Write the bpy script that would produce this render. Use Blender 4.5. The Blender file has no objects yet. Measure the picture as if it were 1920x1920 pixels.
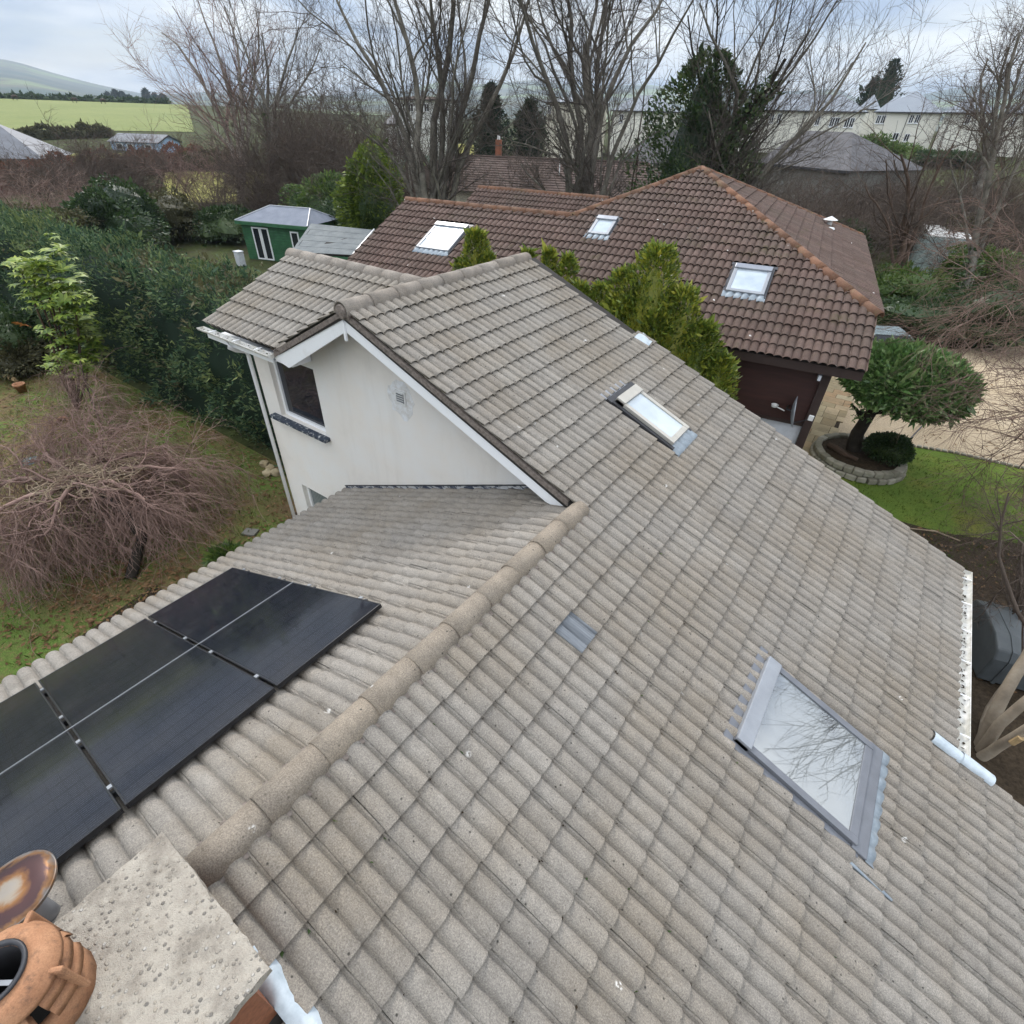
import bpy, bmesh, math, random
import numpy as np
from mathutils import Vector, Matrix
random.seed(7)
RNG = np.random.default_rng(11)
rad = math.radians
scene = bpy.context.scene
COL = scene.collection

# ------------------------------------------------------------------ camera
CAM = np.array([5.769, -4.375, 8.117]); PITCH, ROLL, YAW, FOC = rad(36.873), rad(1.749), rad(34.696), 981.435
_fw = np.array([-math.sin(YAW)*math.cos(PITCH), math.cos(YAW)*math.cos(PITCH), -math.sin(PITCH)])
_rt = np.array([math.cos(YAW), math.sin(YAW), 0.0]); _up = np.cross(_rt, _fw)
RT = _rt*math.cos(ROLL)+_up*math.sin(ROLL); UP = -_rt*math.sin(ROLL)+_up*math.cos(ROLL); FW = _fw
cd = bpy.data.cameras.new('camera'); cam = bpy.data.objects.new('camera', cd); COL.objects.link(cam)
cd.sensor_fit = 'HORIZONTAL'; cd.sensor_width = 36.0; cd.lens = 36.0*FOC/1920.0
cd.clip_start = 0.05; cd.clip_end = 20000
m = Matrix.Identity(4)
for i in range(3):
    m[i][0], m[i][1], m[i][2], m[i][3] = RT[i], UP[i], -FW[i], CAM[i]
cam.matrix_world = m
scene.camera = cam

# ------------------------------------------------------------------ world: cloudy winter sky
SUN_EL, SUN_AZ = 42.0, -52.0          # azimuth from +Y, negative = towards -X
w = bpy.data.worlds.new('World'); scene.world = w; w.use_nodes = True
nt = w.node_tree; N = nt.nodes; L = nt.links
bg = N['Background']
sky = N.new('ShaderNodeTexSky'); sky.sky_type = 'NISHITA'; sky.sun_disc = False
sky.sun_elevation = rad(SUN_EL); sky.sun_rotation = rad(SUN_AZ)
sky.air_density = 1.0; sky.dust_density = 1.6; sky.ozone_density = 1.5
tc = N.new('ShaderNodeTexCoord'); sx = N.new('ShaderNodeSeparateXYZ'); L.new(tc.outputs['Generated'], sx.inputs[0])
def wmath(op, a, b=None, clamp=False):
    n = N.new('ShaderNodeMath'); n.operation = op; n.use_clamp = clamp
    for i, v in enumerate((a, b)):
        if v is None: continue
        if isinstance(v, (int, float)): n.inputs[i].default_value = v
        else: L.new(v, n.inputs[i])
    return n.outputs[0]
zc = wmath('ADD', wmath('MAXIMUM', sx.outputs[2], 0.0), 0.16)
cx = wmath('DIVIDE', sx.outputs[0], zc); cy = wmath('DIVIDE', sx.outputs[1], zc)
cmb = N.new('ShaderNodeCombineXYZ'); L.new(cx, cmb.inputs[0]); L.new(cy, cmb.inputs[1])
n1 = N.new('ShaderNodeTexNoise'); n1.inputs['Scale'].default_value = 0.62; n1.inputs['Detail'].default_value = 7; n1.inputs['Roughness'].default_value = 0.55; n1.inputs['Distortion'].default_value = 0.35
L.new(cmb.outputs[0], n1.inputs['Vector'])
r1 = N.new('ShaderNodeValToRGB'); r1.color_ramp.elements[0].position = 0.24; r1.color_ramp.elements[1].position = 0.50
L.new(n1.outputs['Fac'], r1.inputs[0])
n2 = N.new('ShaderNodeTexNoise'); n2.inputs['Scale'].default_value = 0.85; n2.inputs['Detail'].default_value = 6
mp = N.new('ShaderNodeMapping'); mp.inputs['Location'].default_value = (3.7, 1.2, 0); L.new(cmb.outputs[0], mp.inputs[0]); L.new(mp.outputs[0], n2.inputs['Vector'])
r2 = N.new('ShaderNodeValToRGB')
r2.color_ramp.elements[0].position = 0.40; r2.color_ramp.elements[0].color = (4.2, 5.3, 7.2, 1)
r2.color_ramp.elements[1].position = 0.60; r2.color_ramp.elements[1].color = (13.0, 13.0, 12.7, 1)
L.new(n2.outputs['Fac'], r2.inputs[0])
mx = N.new('ShaderNodeMix'); mx.data_type = 'RGBA'
L.new(wmath('MULTIPLY', r1.outputs[0], 0.94), mx.inputs['Factor']); L.new(sky.outputs[0], mx.inputs['A']); L.new(r2.outputs[0], mx.inputs['B'])
lum = wmath('MULTIPLY', wmath('ADD', 1.0, wmath('MULTIPLY', wmath('MAXIMUM', sx.outputs[2], 0.0), 1.6)), 0.42)      # overcast sky: brighter towards the zenith
mm_ = N.new('ShaderNodeVectorMath'); mm_.operation = 'SCALE'; L.new(mx.outputs['Result'], mm_.inputs[0]); L.new(lum, mm_.inputs['Scale'])
L.new(mm_.outputs[0], bg.inputs['Color']); bg.inputs['Strength'].default_value = 0.135

sd = bpy.data.lights.new('sun', 'SUN'); sd.energy = 1.5; sd.angle = rad(12); sd.color = (1.0, 0.955, 0.89)
so = bpy.data.objects.new('sun', sd); COL.objects.link(so)
_d = Vector((math.sin(rad(SUN_AZ))*math.cos(rad(SUN_EL)), math.cos(rad(SUN_AZ))*math.cos(rad(SUN_EL)), math.sin(rad(SUN_EL))))
so.rotation_euler = _d.to_track_quat('Z', 'Y').to_euler(); so.location = (0, 0, 30)
scene.view_settings.view_transform = 'Standard'; scene.view_settings.look = 'None'
scene.view_settings.exposure = 0.76; scene.view_settings.gamma = 1.0
scene.cycles.use_denoising = True
scene.cycles.max_bounces = 5; scene.cycles.diffuse_bounces = 2; scene.cycles.glossy_bounces = 3
scene.cycles.use_adaptive_sampling = True; scene.cycles.adaptive_threshold = 0.02
scene.cycles.transmission_bounces = 4; scene.cycles.caustics_reflective = False; scene.cycles.caustics_refractive = False

# ------------------------------------------------------------------ placing helpers
def ray(x, y): return RT*(x-960)/FOC - UP*(y-960)/FOC + FW
def at(x, y, D):
    v = ray(x, y); return CAM + v*D/math.hypot(v[0], v[1])
def atz(x, y, z):
    v = ray(x, y); return CAM + v*(z-CAM[2])/v[2]
def sstep(a, b, t):
    t = np.clip((np.asarray(t, float)-a)/(b-a), 0, 1); return t*t*(3-2*t)
def hgt(x, y):
    dx = np.asarray(x, float)-CAM[0]; dy = np.asarray(y, float)-CAM[1]
    D = np.hypot(dx, dy); az = np.degrees(np.arctan2(dx, dy))
    right = np.interp(D, [0, 58, 95, 135, 250, 900, 6000], [0, 0, 2.2, 5.6, 8, 9, 9])
    mid = np.interp(D, [0, 75, 150, 400, 900, 6000], [0, 0, 2.0, 5, 8, 9])
    left = np.interp(D, [0, 85, 148, 190, 400, 440, 900, 6000], [0, 0, 1.0, 3.1, 10.0, 10.2, 8, 9])
    wr = sstep(-38, -18, az)*(1-sstep(60, 120, az)); wl = 1-sstep(-60, -44, az)
    return right*wr + (1-wr)*(left*wl + mid*(1-wl))
def gpt(x, y, D):                    # ground point below the line of sight
    p = at(x, y, D); p[2] = float(hgt(p[0], p[1])); return p

# ------------------------------------------------------------------ materials
MATS = {}
class MB:
    def __init__(s, name):
        s.m = bpy.data.materials.new(name); s.m.use_nodes = True; s.nt = s.m.node_tree; s.N = s.nt.nodes; s.L = s.nt.links
        s.b = s.N['Principled BSDF']; MATS[name] = s.m
    def node(s, t, **kw):
        n = s.N.new(t)
        for k, v in kw.items(): setattr(n, k, v)
        return n
    def set(s, n, k, v):
        if hasattr(v, 'is_linked') or hasattr(v, 'links'): s.L.new(v, n.inputs[k])
        else: n.inputs[k].default_value = v
    def coord(s, kind='Object'):
        if kind == 'World':
            return s.node('ShaderNodeNewGeometry').outputs['Position']
        return s.node('ShaderNodeTexCoord').outputs[kind]
    def noise(s, scale, detail=4, rough=0.6, vec=None, dist=0.0, stretch=None):
        n = s.node('ShaderNodeTexNoise'); n.inputs['Scale'].default_value = scale; n.inputs['Detail'].default_value = detail
        n.inputs['Roughness'].default_value = rough; n.inputs['Distortion'].default_value = dist
        v = vec if vec is not None else s.coord('World')
        if stretch is not None:
            mp = s.node('ShaderNodeMapping'); mp.inputs['Scale'].default_value = stretch; s.L.new(v, mp.inputs[0]); v = mp.outputs[0]
        s.L.new(v, n.inputs['Vector']); return n.outputs['Fac']
    def voro(s, scale, vec=None, feature='F1', out='Distance', rnd=1.0):
        n = s.node('ShaderNodeTexVoronoi'); n.feature = feature; n.inputs['Scale'].default_value = scale; n.inputs['Randomness'].default_value = rnd
        s.L.new(vec if vec is not None else s.coord('World'), n.inputs['Vector']); return n.outputs[out]
    def ramp(s, f, stops, interp='LINEAR'):
        r = s.node('ShaderNodeValToRGB'); r.color_ramp.interpolation = interp; e = r.color_ramp.elements
        while len(e) < len(stops): e.new(0.5)
        for i, (p, c) in enumerate(stops):
            e[i].position = p; e[i].color = (c, c, c, 1) if isinstance(c, (int, float)) else (*c, 1)
        s.L.new(f, r.inputs[0]); return r.outputs[0]
    def mix(s, f, a, b, mode='MIX'):
        n = s.node('ShaderNodeMix'); n.data_type = 'RGBA'; n.blend_type = mode
        for k, v in (('Factor', f), ('A', a), ('B', b)):
            if isinstance(v, (int, float)) and k == 'Factor': n.inputs[k].default_value = v
            elif isinstance(v, tuple): n.inputs[k].default_value = (*v, 1)
            else: s.L.new(v, n.inputs[k])
        return n.outputs['Result']
    def math(s, op, a, b=None, c=None, clamp=False):
        n = s.node('ShaderNodeMath'); n.operation = op; n.use_clamp = clamp
        for i, v in enumerate((a, b, c)):
            if v is None: continue
            if isinstance(v, (int, float)): n.inputs[i].default_value = v
            else: s.L.new(v, n.inputs[i])
        return n.outputs[0]
    def rnd(s):                       # one value per object / per loose piece
        a = s.node('ShaderNodeObjectInfo').outputs['Random']; g = s.node('ShaderNodeNewGeometry').outputs['Random Per Island']
        return s.math('FRACT', s.math('ADD', s.math('MULTIPLY', a, 7.13), s.math('MULTIPLY', g, 3.71)))
    def color(s, c):
        if isinstance(c, tuple): s.b.inputs['Base Color'].default_value = (*c, 1)
        else: s.L.new(c, s.b.inputs['Base Color'])
    def rough(s, r, spec=0.5):
        if isinstance(r, (int, float)): s.b.inputs['Roughness'].default_value = r
        else: s.L.new(r, s.b.inputs['Roughness'])
        s.b.inputs['Specular IOR Level'].default_value = spec
    def bump(s, h, strength=0.3, dist=0.02):
        n = s.node('ShaderNodeBump'); n.inputs['Strength'].default_value = strength; n.inputs['Distance'].default_value = dist
        s.L.new(h, n.inputs['Height']); s.L.new(n.outputs[0], s.b.inputs['Normal'])
def plain(name, c, r=0.6, spec=0.4, var=0.12, scale=6.0, metal=0.0, bump=0.0):
    k = MB(name); f = k.noise(scale, 5, 0.6)
    lo = tuple(max(0, x*(1-var)) for x in c); hi = tuple(min(1, x*(1+var)) for x in c)
    k.color(k.ramp(f, [(0.3, lo), (0.7, hi)])); k.rough(r, spec); k.b.inputs['Metallic'].default_value = metal
    if bump: k.bump(k.noise(scale*6, 4), bump, 0.01)
    return k.m

def concrete_tile(name, c0, c1, lichen, specks=0.9, moss=None):
    k = MB(name); r = k.rnd()
    col = k.ramp(r, [(0.0, c0), (0.55, tuple((a+b)/2 for a, b in zip(c0, c1))), (1.0, c1)])
    big = k.noise(0.9, 5, 0.6); col = k.mix(k.ramp(big, [(0.40, 0.0), (0.66, 0.75)]), col, lichen)
    mid = k.noise(9, 5, 0.65); col = k.mix(k.ramp(mid, [(0.32, 0.42), (0.52, 0.0)]), col, tuple(x*0.66 for x in c0))
    fine = k.noise(105, 3, 0.85); col = k.mix(0.95, col, k.ramp(fine, [(0.30, 0.50), (0.50, 0.95), (0.70, 1.5)]), 'MULTIPLY')
    sp = k.voro(15); sm = k.ramp(sp, [(0.07, 1.0), (0.16, 0.0)]); gate = k.ramp(k.noise(4.5, 3), [(0.46, 0.0), (0.58, specks)])
    col = k.mix(k.mix(1.0, sm, gate, 'MULTIPLY'), col, (0.035, 0.032, 0.028))
    col = k.mix(k.ramp(k.noise(5.5, 6, 0.75), [(0.62, 0.0), (0.70, 0.55)]), col, tuple(min(1, x*1.28) for x in c1))
    wd = k.ramp(k.voro(1.9), [(0.035, 1.0), (0.06, 0.0)]); wg = k.ramp(k.noise(31, 2), [(0.45, 0.0), (0.55, 0.9)])
    col = k.mix(k.mix(1.0, wd, wg, 'MULTIPLY'), col, (0.72, 0.70, 0.66))
    st = k.noise(1.0, 5, 0.6, stretch=(0.7, 7.0, 0.7)); col = k.mix(0.7, col, k.ramp(st, [(0.32, 0.84), (0.5, 1.0), (0.7, 1.08)]), 'MULTIPLY')
    if moss is not None:
        col = k.mix(k.ramp(k.noise(2.6, 6, 0.7), [(0.56, 0.0), (0.72, 0.75)]), col, moss)
    k.color(col); k.rough(0.9, 0.25); k.bump(fine, 0.35, 0.006)
    return k.m
concrete_tile('grey_tile', (0.246, 0.224, 0.196), (0.292, 0.267, 0.234), (0.232, 0.196, 0.152))
concrete_tile('grey_ridge', (0.265, 0.236, 0.204), (0.315, 0.280, 0.242), (0.25, 0.21, 0.17))
concrete_tile('tan_ridge', (0.275, 0.230, 0.180), (0.32, 0.268, 0.208), (0.25, 0.215, 0.175), 0.9)
concrete_tile('brown_tile', (0.098, 0.064, 0.052), (0.150, 0.100, 0.083), (0.115, 0.086, 0.070), 0.3, (0.075, 0.062, 0.03))
concrete_tile('orange_ridge', (0.175, 0.088, 0.055), (0.25, 0.128, 0.078), (0.135, 0.088, 0.062), 0.5, (0.20, 0.17, 0.09))
plain('roof_underlay', (0.03, 0.027, 0.024), 0.9)
plain('mortar', (0.16, 0.145, 0.13), 0.95, 0.2, 0.35, 25, bump=0.5)
plain('dark_mortar', (0.20, 0.168, 0.145), 0.95, 0.2, 0.4, 25, bump=0.5)

k = MB('render_wall'); f = k.noise(1.1, 5, 0.6); g = k.noise(90, 3, 0.7)
col = k.ramp(f, [(0.3, (0.80, 0.785, 0.75)), (0.55, (0.80, 0.755, 0.69)), (0.75, (0.72, 0.68, 0.62))])
sv = k.node('ShaderNodeSeparateXYZ'); k.L.new(k.coord('World'), sv.inputs[0])
st = k.noise(1.0, 5, 0.65, stretch=(3.2, 3.2, 0.35))
col = k.mix(k.ramp(st, [(0.52, 0.0), (0.8, 0.35)]), col, (0.56, 0.515, 0.45))
k.color(col); k.rough(0.85, 0.3); k.bump(g, 0.5, 0.01)
k = MB('white_paint'); f = k.noise(2.5, 6, 0.7); k.color(k.ramp(f, [(0.56, (0.88, 0.89, 0.90)), (0.85, (0.70, 0.68, 0.65))])); k.rough(0.35, 0.5)
k = MB('white_gutter'); f = k.noise(6, 6, 0.7); k.color(k.ramp(f, [(0.38, (0.74, 0.73, 0.70)), (0.62, (0.50, 0.48, 0.42))])); k.rough(0.4, 0.5)
k = MB('navy_flaking'); f = k.noise(14, 6, 0.75, dist=0.6); k.color(k.ramp(f, [(0.56, (0.030, 0.042, 0.065)), (0.60, (0.55, 0.55, 0.54))])); k.rough(0.6)
k = MB('flaking_flashing'); f = k.noise(5, 6, 0.75, dist=0.8, stretch=(1, 1, 3)); k.color(k.ramp(f, [(0.50, (0.045, 0.058, 0.09)), (0.53, (0.58, 0.58, 0.58)), (0.75, (0.40, 0.40, 0.40))])); k.rough(0.7)
k = MB('dark_glass'); k.color((0.018, 0.021, 0.027)); k.rough(0.03, 0.6)
k = MB('curtain'); f = k.node('ShaderNodeTexWave'); f.inputs['Scale'].default_value = 6; f.inputs['Distortion'].default_value = 1.5; k.L.new(k.coord('World'), f.inputs['Vector'])
k.color(k.ramp(f.outputs['Fac'], [(0, (0.10, 0.12, 0.12)), (1, (0.25, 0.28, 0.27))])); k.rough(0.25)
k = MB('sky_pane'); f = k.noise(1.6, 4, 0.6); k.color(k.ramp(f, [(0.35, (0.36, 0.42, 0.46)), (0.65, (0.52, 0.58, 0.62))])); k.rough(0.02, 1.0); k.b.inputs['Coat Weight'].default_value = 0.35; k.b.inputs['Coat Roughness'].default_value = 0.02; k.b.inputs['Coat IOR'].default_value = 2.2  # pale blue base colour stands in for sky mirrored in the glass
k = MB('blind_cloth'); k.color((0.62, 0.66, 0.64)); k.rough(0.8)
k = MB('room_shade'); k.color(k.ramp(k.noise(3, 3), [(0.4, (0.12, 0.115, 0.125)), (0.7, (0.25, 0.24, 0.25))])); k.rough(0.8)
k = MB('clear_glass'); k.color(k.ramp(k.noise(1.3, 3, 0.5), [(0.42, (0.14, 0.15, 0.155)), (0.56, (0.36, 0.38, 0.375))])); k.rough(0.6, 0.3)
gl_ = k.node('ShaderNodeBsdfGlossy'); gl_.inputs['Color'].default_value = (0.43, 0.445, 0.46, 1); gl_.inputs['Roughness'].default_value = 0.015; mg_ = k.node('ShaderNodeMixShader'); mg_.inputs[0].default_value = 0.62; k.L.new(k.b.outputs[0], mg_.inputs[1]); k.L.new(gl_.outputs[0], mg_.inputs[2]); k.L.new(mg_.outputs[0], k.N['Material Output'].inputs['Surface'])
plain('grey_metal', (0.30, 0.31, 0.335), 0.35, 0.5, 0.12, 5, 0.6)
plain('light_metal', (0.37, 0.385, 0.41), 0.45, 0.5, 0.1, 5, 0.4)
plain('frame_grey', (0.165, 0.172, 0.190), 0.45, 0.5, 0.12, 5, 0.15)
plain('frame_light', (0.285, 0.30, 0.325), 0.45, 0.5, 0.1, 5, 0.15)
plain('beige_metal', (0.46, 0.435, 0.385), 0.45, 0.5, 0.1, 5, 0.2)
plain('dark_metal', (0.055, 0.055, 0.06), 0.5, 0.5, 0.2, 8, 0.4)
k = MB('lead'); f = k.noise(7, 6, 0.7); k.color(k.ramp(f, [(0.3, (0.20, 0.235, 0.27)), (0.6, (0.34, 0.385, 0.42)), (0.8, (0.52, 0.55, 0.57))])); k.rough(0.5, 0.5); k.b.inputs['Metallic'].default_value = 0.25
k = MB('bright_lead'); f = k.noise(7, 6, 0.7); k.color(k.ramp(f, [(0.3, (0.36, 0.42, 0.46)), (0.6, (0.55, 0.61, 0.65)), (0.8, (0.68, 0.72, 0.74))])); k.rough(0.5, 0.5)
k = MB('clear_tile'); f = k.noise(12, 4, stretch=(.3, 5, .3)); k.color(k.ramp(f, [(0.3, (0.10, 0.112, 0.128)), (0.7, (0.21, 0.225, 0.24))])); k.rough(0.5, 0.3)

k = MB('solar_cell'); v = k.coord('Object'); se = k.node('ShaderNodeSeparateXYZ'); k.L.new(v, se.inputs[0])
def lines(k, src, period, width):
    fr = k.math('FRACT', k.math('DIVIDE', src, period)); return k.math('LESS_THAN', fr, width)
g1 = k.math('MAXIMUM', lines(k, se.outputs[0], 0.182, 0.016), lines(k, se.outputs[1], 0.0925, 0.030))
bb = k.math('MULTIPLY', lines(k, se.outputs[0], 0.026, 0.14), k.ramp(k.noise(420, 1, 0.5, v), [(0.45, 0.0), (0.55, 1.0)]))
cell = k.mix(k.math('MULTIPLY', bb, 0.5), (0.010, 0.011, 0.016), (0.13, 0.14, 0.17))
cell = k.mix(g1, cell, (0.003, 0.003, 0.004))
dirt = k.noise(3.0, 6, 0.7, v); cell = k.mix(k.ramp(dirt, [(0.45, 0.0), (0.8, 0.16)]), cell, (0.10, 0.095, 0.09))
k.color(cell); k.rough(k.ramp(k.noise(2.2, 5, 0.6, v), [(0.3, 0.04), (0.7, 0.11)]), 0.22); k.b.inputs['Coat Weight'].default_value = 0.0
plain('black_frame', (0.012, 0.012, 0.014), 0.32, 0.5, 0.2, 8)
plain('aluminium', (0.55, 0.56, 0.58), 0.35, 0.5, 0.1, 8, 0.8)

k = MB('aggregate'); v1 = k.node('ShaderNodeTexVoronoi'); v1.inputs['Scale'].default_value = 34; k.L.new(k.coord('World'), v1.inputs['Vector'])
peb = k.ramp(v1.outputs['Distance'], [(0.20, 1.0), (0.34, 0.0)])
gate = k.node('ShaderNodeSeparateColor'); k.L.new(v1.outputs['Color'], gate.inputs[0])
pcol = k.ramp(gate.outputs[0], [(0.0, (0.16, 0.15, 0.135)), (0.25, (0.27, 0.245, 0.21)), (0.55, (0.40, 0.35, 0.28)), (0.85, (0.55, 0.52, 0.47)), (1.0, (0.62, 0.60, 0.57))], 'CONSTANT')
base = k.ramp(k.noise(9, 7, 0.8), [(0.35, (0.35, 0.31, 0.26)), (0.7, (0.50, 0.455, 0.385))])
col = k.mix(k.mix(1.0, peb, k.ramp(gate.outputs[1], [(0.25, 0.0), (0.30, 0.8)], 'CONSTANT'), 'MULTIPLY'), base, pcol)
v3 = k.voro(120); col = k.mix(k.ramp(v3, [(0.12, 0.5), (0.25, 0.0)]), col, (0.17, 0.15, 0.13))
col = k.mix(k.ramp(k.noise(3.6, 6, 0.75), [(0.50, 0.0), (0.68, 0.72)]), col, (0.19, 0.165, 0.135))
k.color(col); k.rough(0.92, 0.2); k.bump(k.math('ADD', peb, k.noise(150, 4)), 0.8, 0.012)
k = MB('terracotta'); f = k.noise(7, 6, 0.7); col = k.ramp(f, [(0.3, (0.33, 0.155, 0.080)), (0.7, (0.46, 0.245, 0.135))]); col = k.mix(k.ramp(k.noise(16, 5, 0.75), [(0.52, 0.0), (0.72, 0.75)]), col, (0.10, 0.062, 0.045)); col = k.mix(0.7, col, k.ramp(k.noise(140, 3, 0.8), [(0.3, 0.7), (0.7, 1.25)]), 'MULTIPLY'); k.color(col); k.rough(0.8, 0.3); k.bump(k.noise(120, 3), 0.2, 0.004)
plain('pot_black', (0.008, 0.008, 0.008), 0.95)  # near-black for the pot core and the flue disc
k = MB('heat_tinted_steel'); f = k.noise(6.5, 4, 0.6, k.coord('Object'), 0.5)
le = k.node('ShaderNodeVectorMath', operation='LENGTH'); k.L.new(k.coord('Object'), le.inputs[0])
rr = k.math('ADD', k.math('MULTIPLY', le.outputs['Value'], 4.4), k.math('MULTIPLY', k.math('SUBTRACT', f, 0.5), 0.7))
k.color(k.ramp(rr, [(0.0, (0.33, 0.30, 0.27)), (0.22, (0.35, 0.29, 0.22)), (0.34, (0.27, 0.125, 0.045)), (0.50, (0.075, 0.036, 0.034)), (0.72, (0.065, 0.034, 0.034)), (0.82, (0.22, 0.11, 0.045)), (0.93, (0.20, 0.185, 0.17))])); k.rough(0.38, 0.5); k.b.inputs['Metallic'].default_value = 0.55
k = MB('brown_brick'); f = k.noise(40, 4, 0.6, stretch=(0.15, 1, 1)); k.color(k.ramp(f, [(0.3, (0.19, 0.070, 0.032)), (0.7, (0.30, 0.115, 0.055))])); k.rough(0.75)

k = MB('brown_boards'); f = k.noise(4, 5, 0.65, stretch=(0.4, 0.4, 4)); k.color(k.ramp(f, [(0.3, (0.032, 0.012, 0.009)), (0.7, (0.058, 0.021, 0.016))])); k.rough(0.6, 0.35)
plain('brown_trim', (0.038, 0.022, 0.018), 0.6)
plain('pale_panel', (0.60, 0.62, 0.66), 0.5)
plain('cream_render', (0.70, 0.65, 0.53), 0.85, 0.2, 0.06, 1.5)
plain('ivory_render', (0.80, 0.77, 0.68), 0.85, 0.2, 0.05, 0.3)
plain('white_render', (0.70, 0.70, 0.68), 0.85, 0.2, 0.06, 0.3)
plain('slate_roof', (0.15, 0.158, 0.178), 0.6, 0.4, 0.12, 1.2)
plain('pale_slate_roof', (0.245, 0.27, 0.305), 0.6, 0.4, 0.08, 0.5)
k = MB('shingle_slate'); br = k.node('ShaderNodeTexBrick'); br.inputs['Scale'].default_value = 1.0; br.inputs['Color1'].default_value = (0.070, 0.067, 0.073, 1); br.inputs['Color2'].default_value = (0.102, 0.097, 0.102, 1); br.inputs['Mortar'].default_value = (0.07, 0.07, 0.07, 1)
br.inputs['Mortar Size'].default_value = 0.012; br.inputs['Brick Width'].default_value = 0.5; br.inputs['Row Height'].default_value = 0.28; k.L.new(k.coord('Object'), br.inputs['Vector'])
k.color(k.mix(0.6, br.outputs['Color'], k.ramp(k.noise(1.4, 5), [(0.3, 0.7), (0.7, 1.3)]), 'MULTIPLY')); k.rough(0.85)
k = MB('old_brown_roof'); f = k.noise(1.3, 6, 0.65); k.color(k.ramp(f, [(0.3, (0.082, 0.056, 0.047)), (0.7, (0.135, 0.100, 0.086))])); k.rough(0.9, 0.2)
k = MB('felt_grey'); f = k.noise(2.2, 6, 0.65); k.color(k.ramp(f, [(0.3, (0.155, 0.170, 0.175)), (0.7, (0.235, 0.25, 0.25))])); k.rough(0.95, 0.2)
k = MB('felt_blue'); f = k.noise(1.6, 6, 0.65); k.color(k.ramp(f, [(0.3, (0.170, 0.190, 0.235)), (0.7, (0.235, 0.255, 0.30))])); k.rough(0.9, 0.3)
plain('green_boards', (0.040, 0.130, 0.060), 0.6, 0.4, 0.22, 3)
plain('blue_boards', (0.36, 0.50, 0.68), 0.6, 0.4, 0.08, 2)
plain('container_paint', (0.34, 0.41, 0.40), 0.55, 0.4, 0.3, 2.5)
plain('brick_red', (0.26, 0.095, 0.05), 0.85)
plain('plastic_grey', (0.08, 0.09, 0.095), 0.5)
plain('white_plastic', (0.72, 0.72, 0.70), 0.4)
plain('car_paint', (0.25, 0.31, 0.32), 0.25, 0.6, 0.04, 2, 0.5)
plain('rubber', (0.015, 0.015, 0.015), 0.8)
plain('fence_green', (0.02, 0.14, 0.085), 0.6)
plain('net_black', (0.02, 0.024, 0.022), 0.8)
plain('teal_plastic', (0.07, 0.13, 0.145), 0.5)
plain('cut_wood', (0.45, 0.32, 0.17), 0.85, 0.2, 0.2, 10)
plain('horse_coat', (0.05, 0.028, 0.018), 0.7)

k = MB('sandstone'); r = k.rnd(); col = k.ramp(r, [(0, (0.26, 0.20, 0.115)), (0.4, (0.37, 0.305, 0.19)), (0.75, (0.43, 0.355, 0.23)), (1, (0.34, 0.22, 0.12))])
col = k.mix(k.ramp(k.noise(2.5, 6, 0.7), [(0.45, 0.0), (0.75, 0.6)]), col, (0.13, 0.115, 0.075)); k.color(col); k.rough(0.9, 0.2); k.bump(k.noise(30, 4), 0.4, 0.01)
k = MB('grey_stone'); r = k.rnd(); col = k.ramp(r, [(0, (0.17, 0.165, 0.15)), (1, (0.30, 0.285, 0.25))]); k.color(k.mix(k.ramp(k.noise(6, 5), [(0.45, 0), (0.7, 0.5)]), col, (0.10, 0.105, 0.07))); k.rough(0.9, 0.2)
k = MB('planter_stone'); r = k.rnd(); col = k.ramp(r, [(0, (0.21, 0.195, 0.15)), (0.6, (0.32, 0.30, 0.245)), (1, (0.40, 0.375, 0.31))]); k.color(k.mix(k.ramp(k.noise(5, 5), [(0.45, 0), (0.7, 0.5)]), col, (0.12, 0.12, 0.075))); k.rough(0.9, 0.2)

# grounds
k = MB('earth'); f = k.noise(0.35, 6, 0.65); g = k.noise(5, 6, 0.7); col = k.ramp(f, [(0.32, (0.050, 0.042, 0.026)), (0.52, (0.055, 0.065, 0.024)), (0.72, (0.085, 0.105, 0.035))])
k.color(k.mix(0.8, col, k.ramp(g, [(0.3, 0.55), (0.7, 1.35)]), 'MULTIPLY')); k.rough(0.95, 0.1)
k = MB('leafy_lawn'); f = k.noise(0.55, 5, 0.6); g = k.noise(7, 6, 0.75); h = k.noise(45, 3, 0.7)
col = k.ramp(f, [(0.36, (0.15, 0.105, 0.058)), (0.48, (0.125, 0.120, 0.045)), (0.62, (0.105, 0.165, 0.036))])
col = k.mix(k.ramp(g, [(0.50, 0.0), (0.66, 0.75)]), col, (0.20, 0.120, 0.068)); col = k.mix(0.85, col, k.ramp(h, [(0.3, 0.5), (0.7, 1.5)]), 'MULTIPLY')
k.color(col); k.rough(0.95, 0.1); k.bump(h, 0.6, 0.03)
k = MB('green_lawn'); f = k.noise(0.6, 5, 0.6); h = k.noise(38, 4, 0.7); col = k.ramp(f, [(0.30, (0.090, 0.150, 0.026)), (0.50, (0.120, 0.175, 0.032)), (0.68, (0.205, 0.200, 0.050))])
k.color(k.mix(0.85, col, k.ramp(h, [(0.3, 0.55), (0.7, 1.45)]), 'MULTIPLY')); k.rough(0.95, 0.1); k.bump(h, 0.6, 0.03)
k = MB('gravel'); f = k.noise(0.5, 5, 0.6); h = k.noise(24, 4, 0.75); col = k.ramp(f, [(0.3, (0.40, 0.315, 0.21)), (0.7, (0.50, 0.405, 0.285))])
col = k.mix(0.8, col, k.ramp(h, [(0.3, 0.6), (0.7, 1.35)]), 'MULTIPLY'); k.color(col); k.rough(0.95, 0.1); k.bump(h, 0.7, 0.03)
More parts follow.
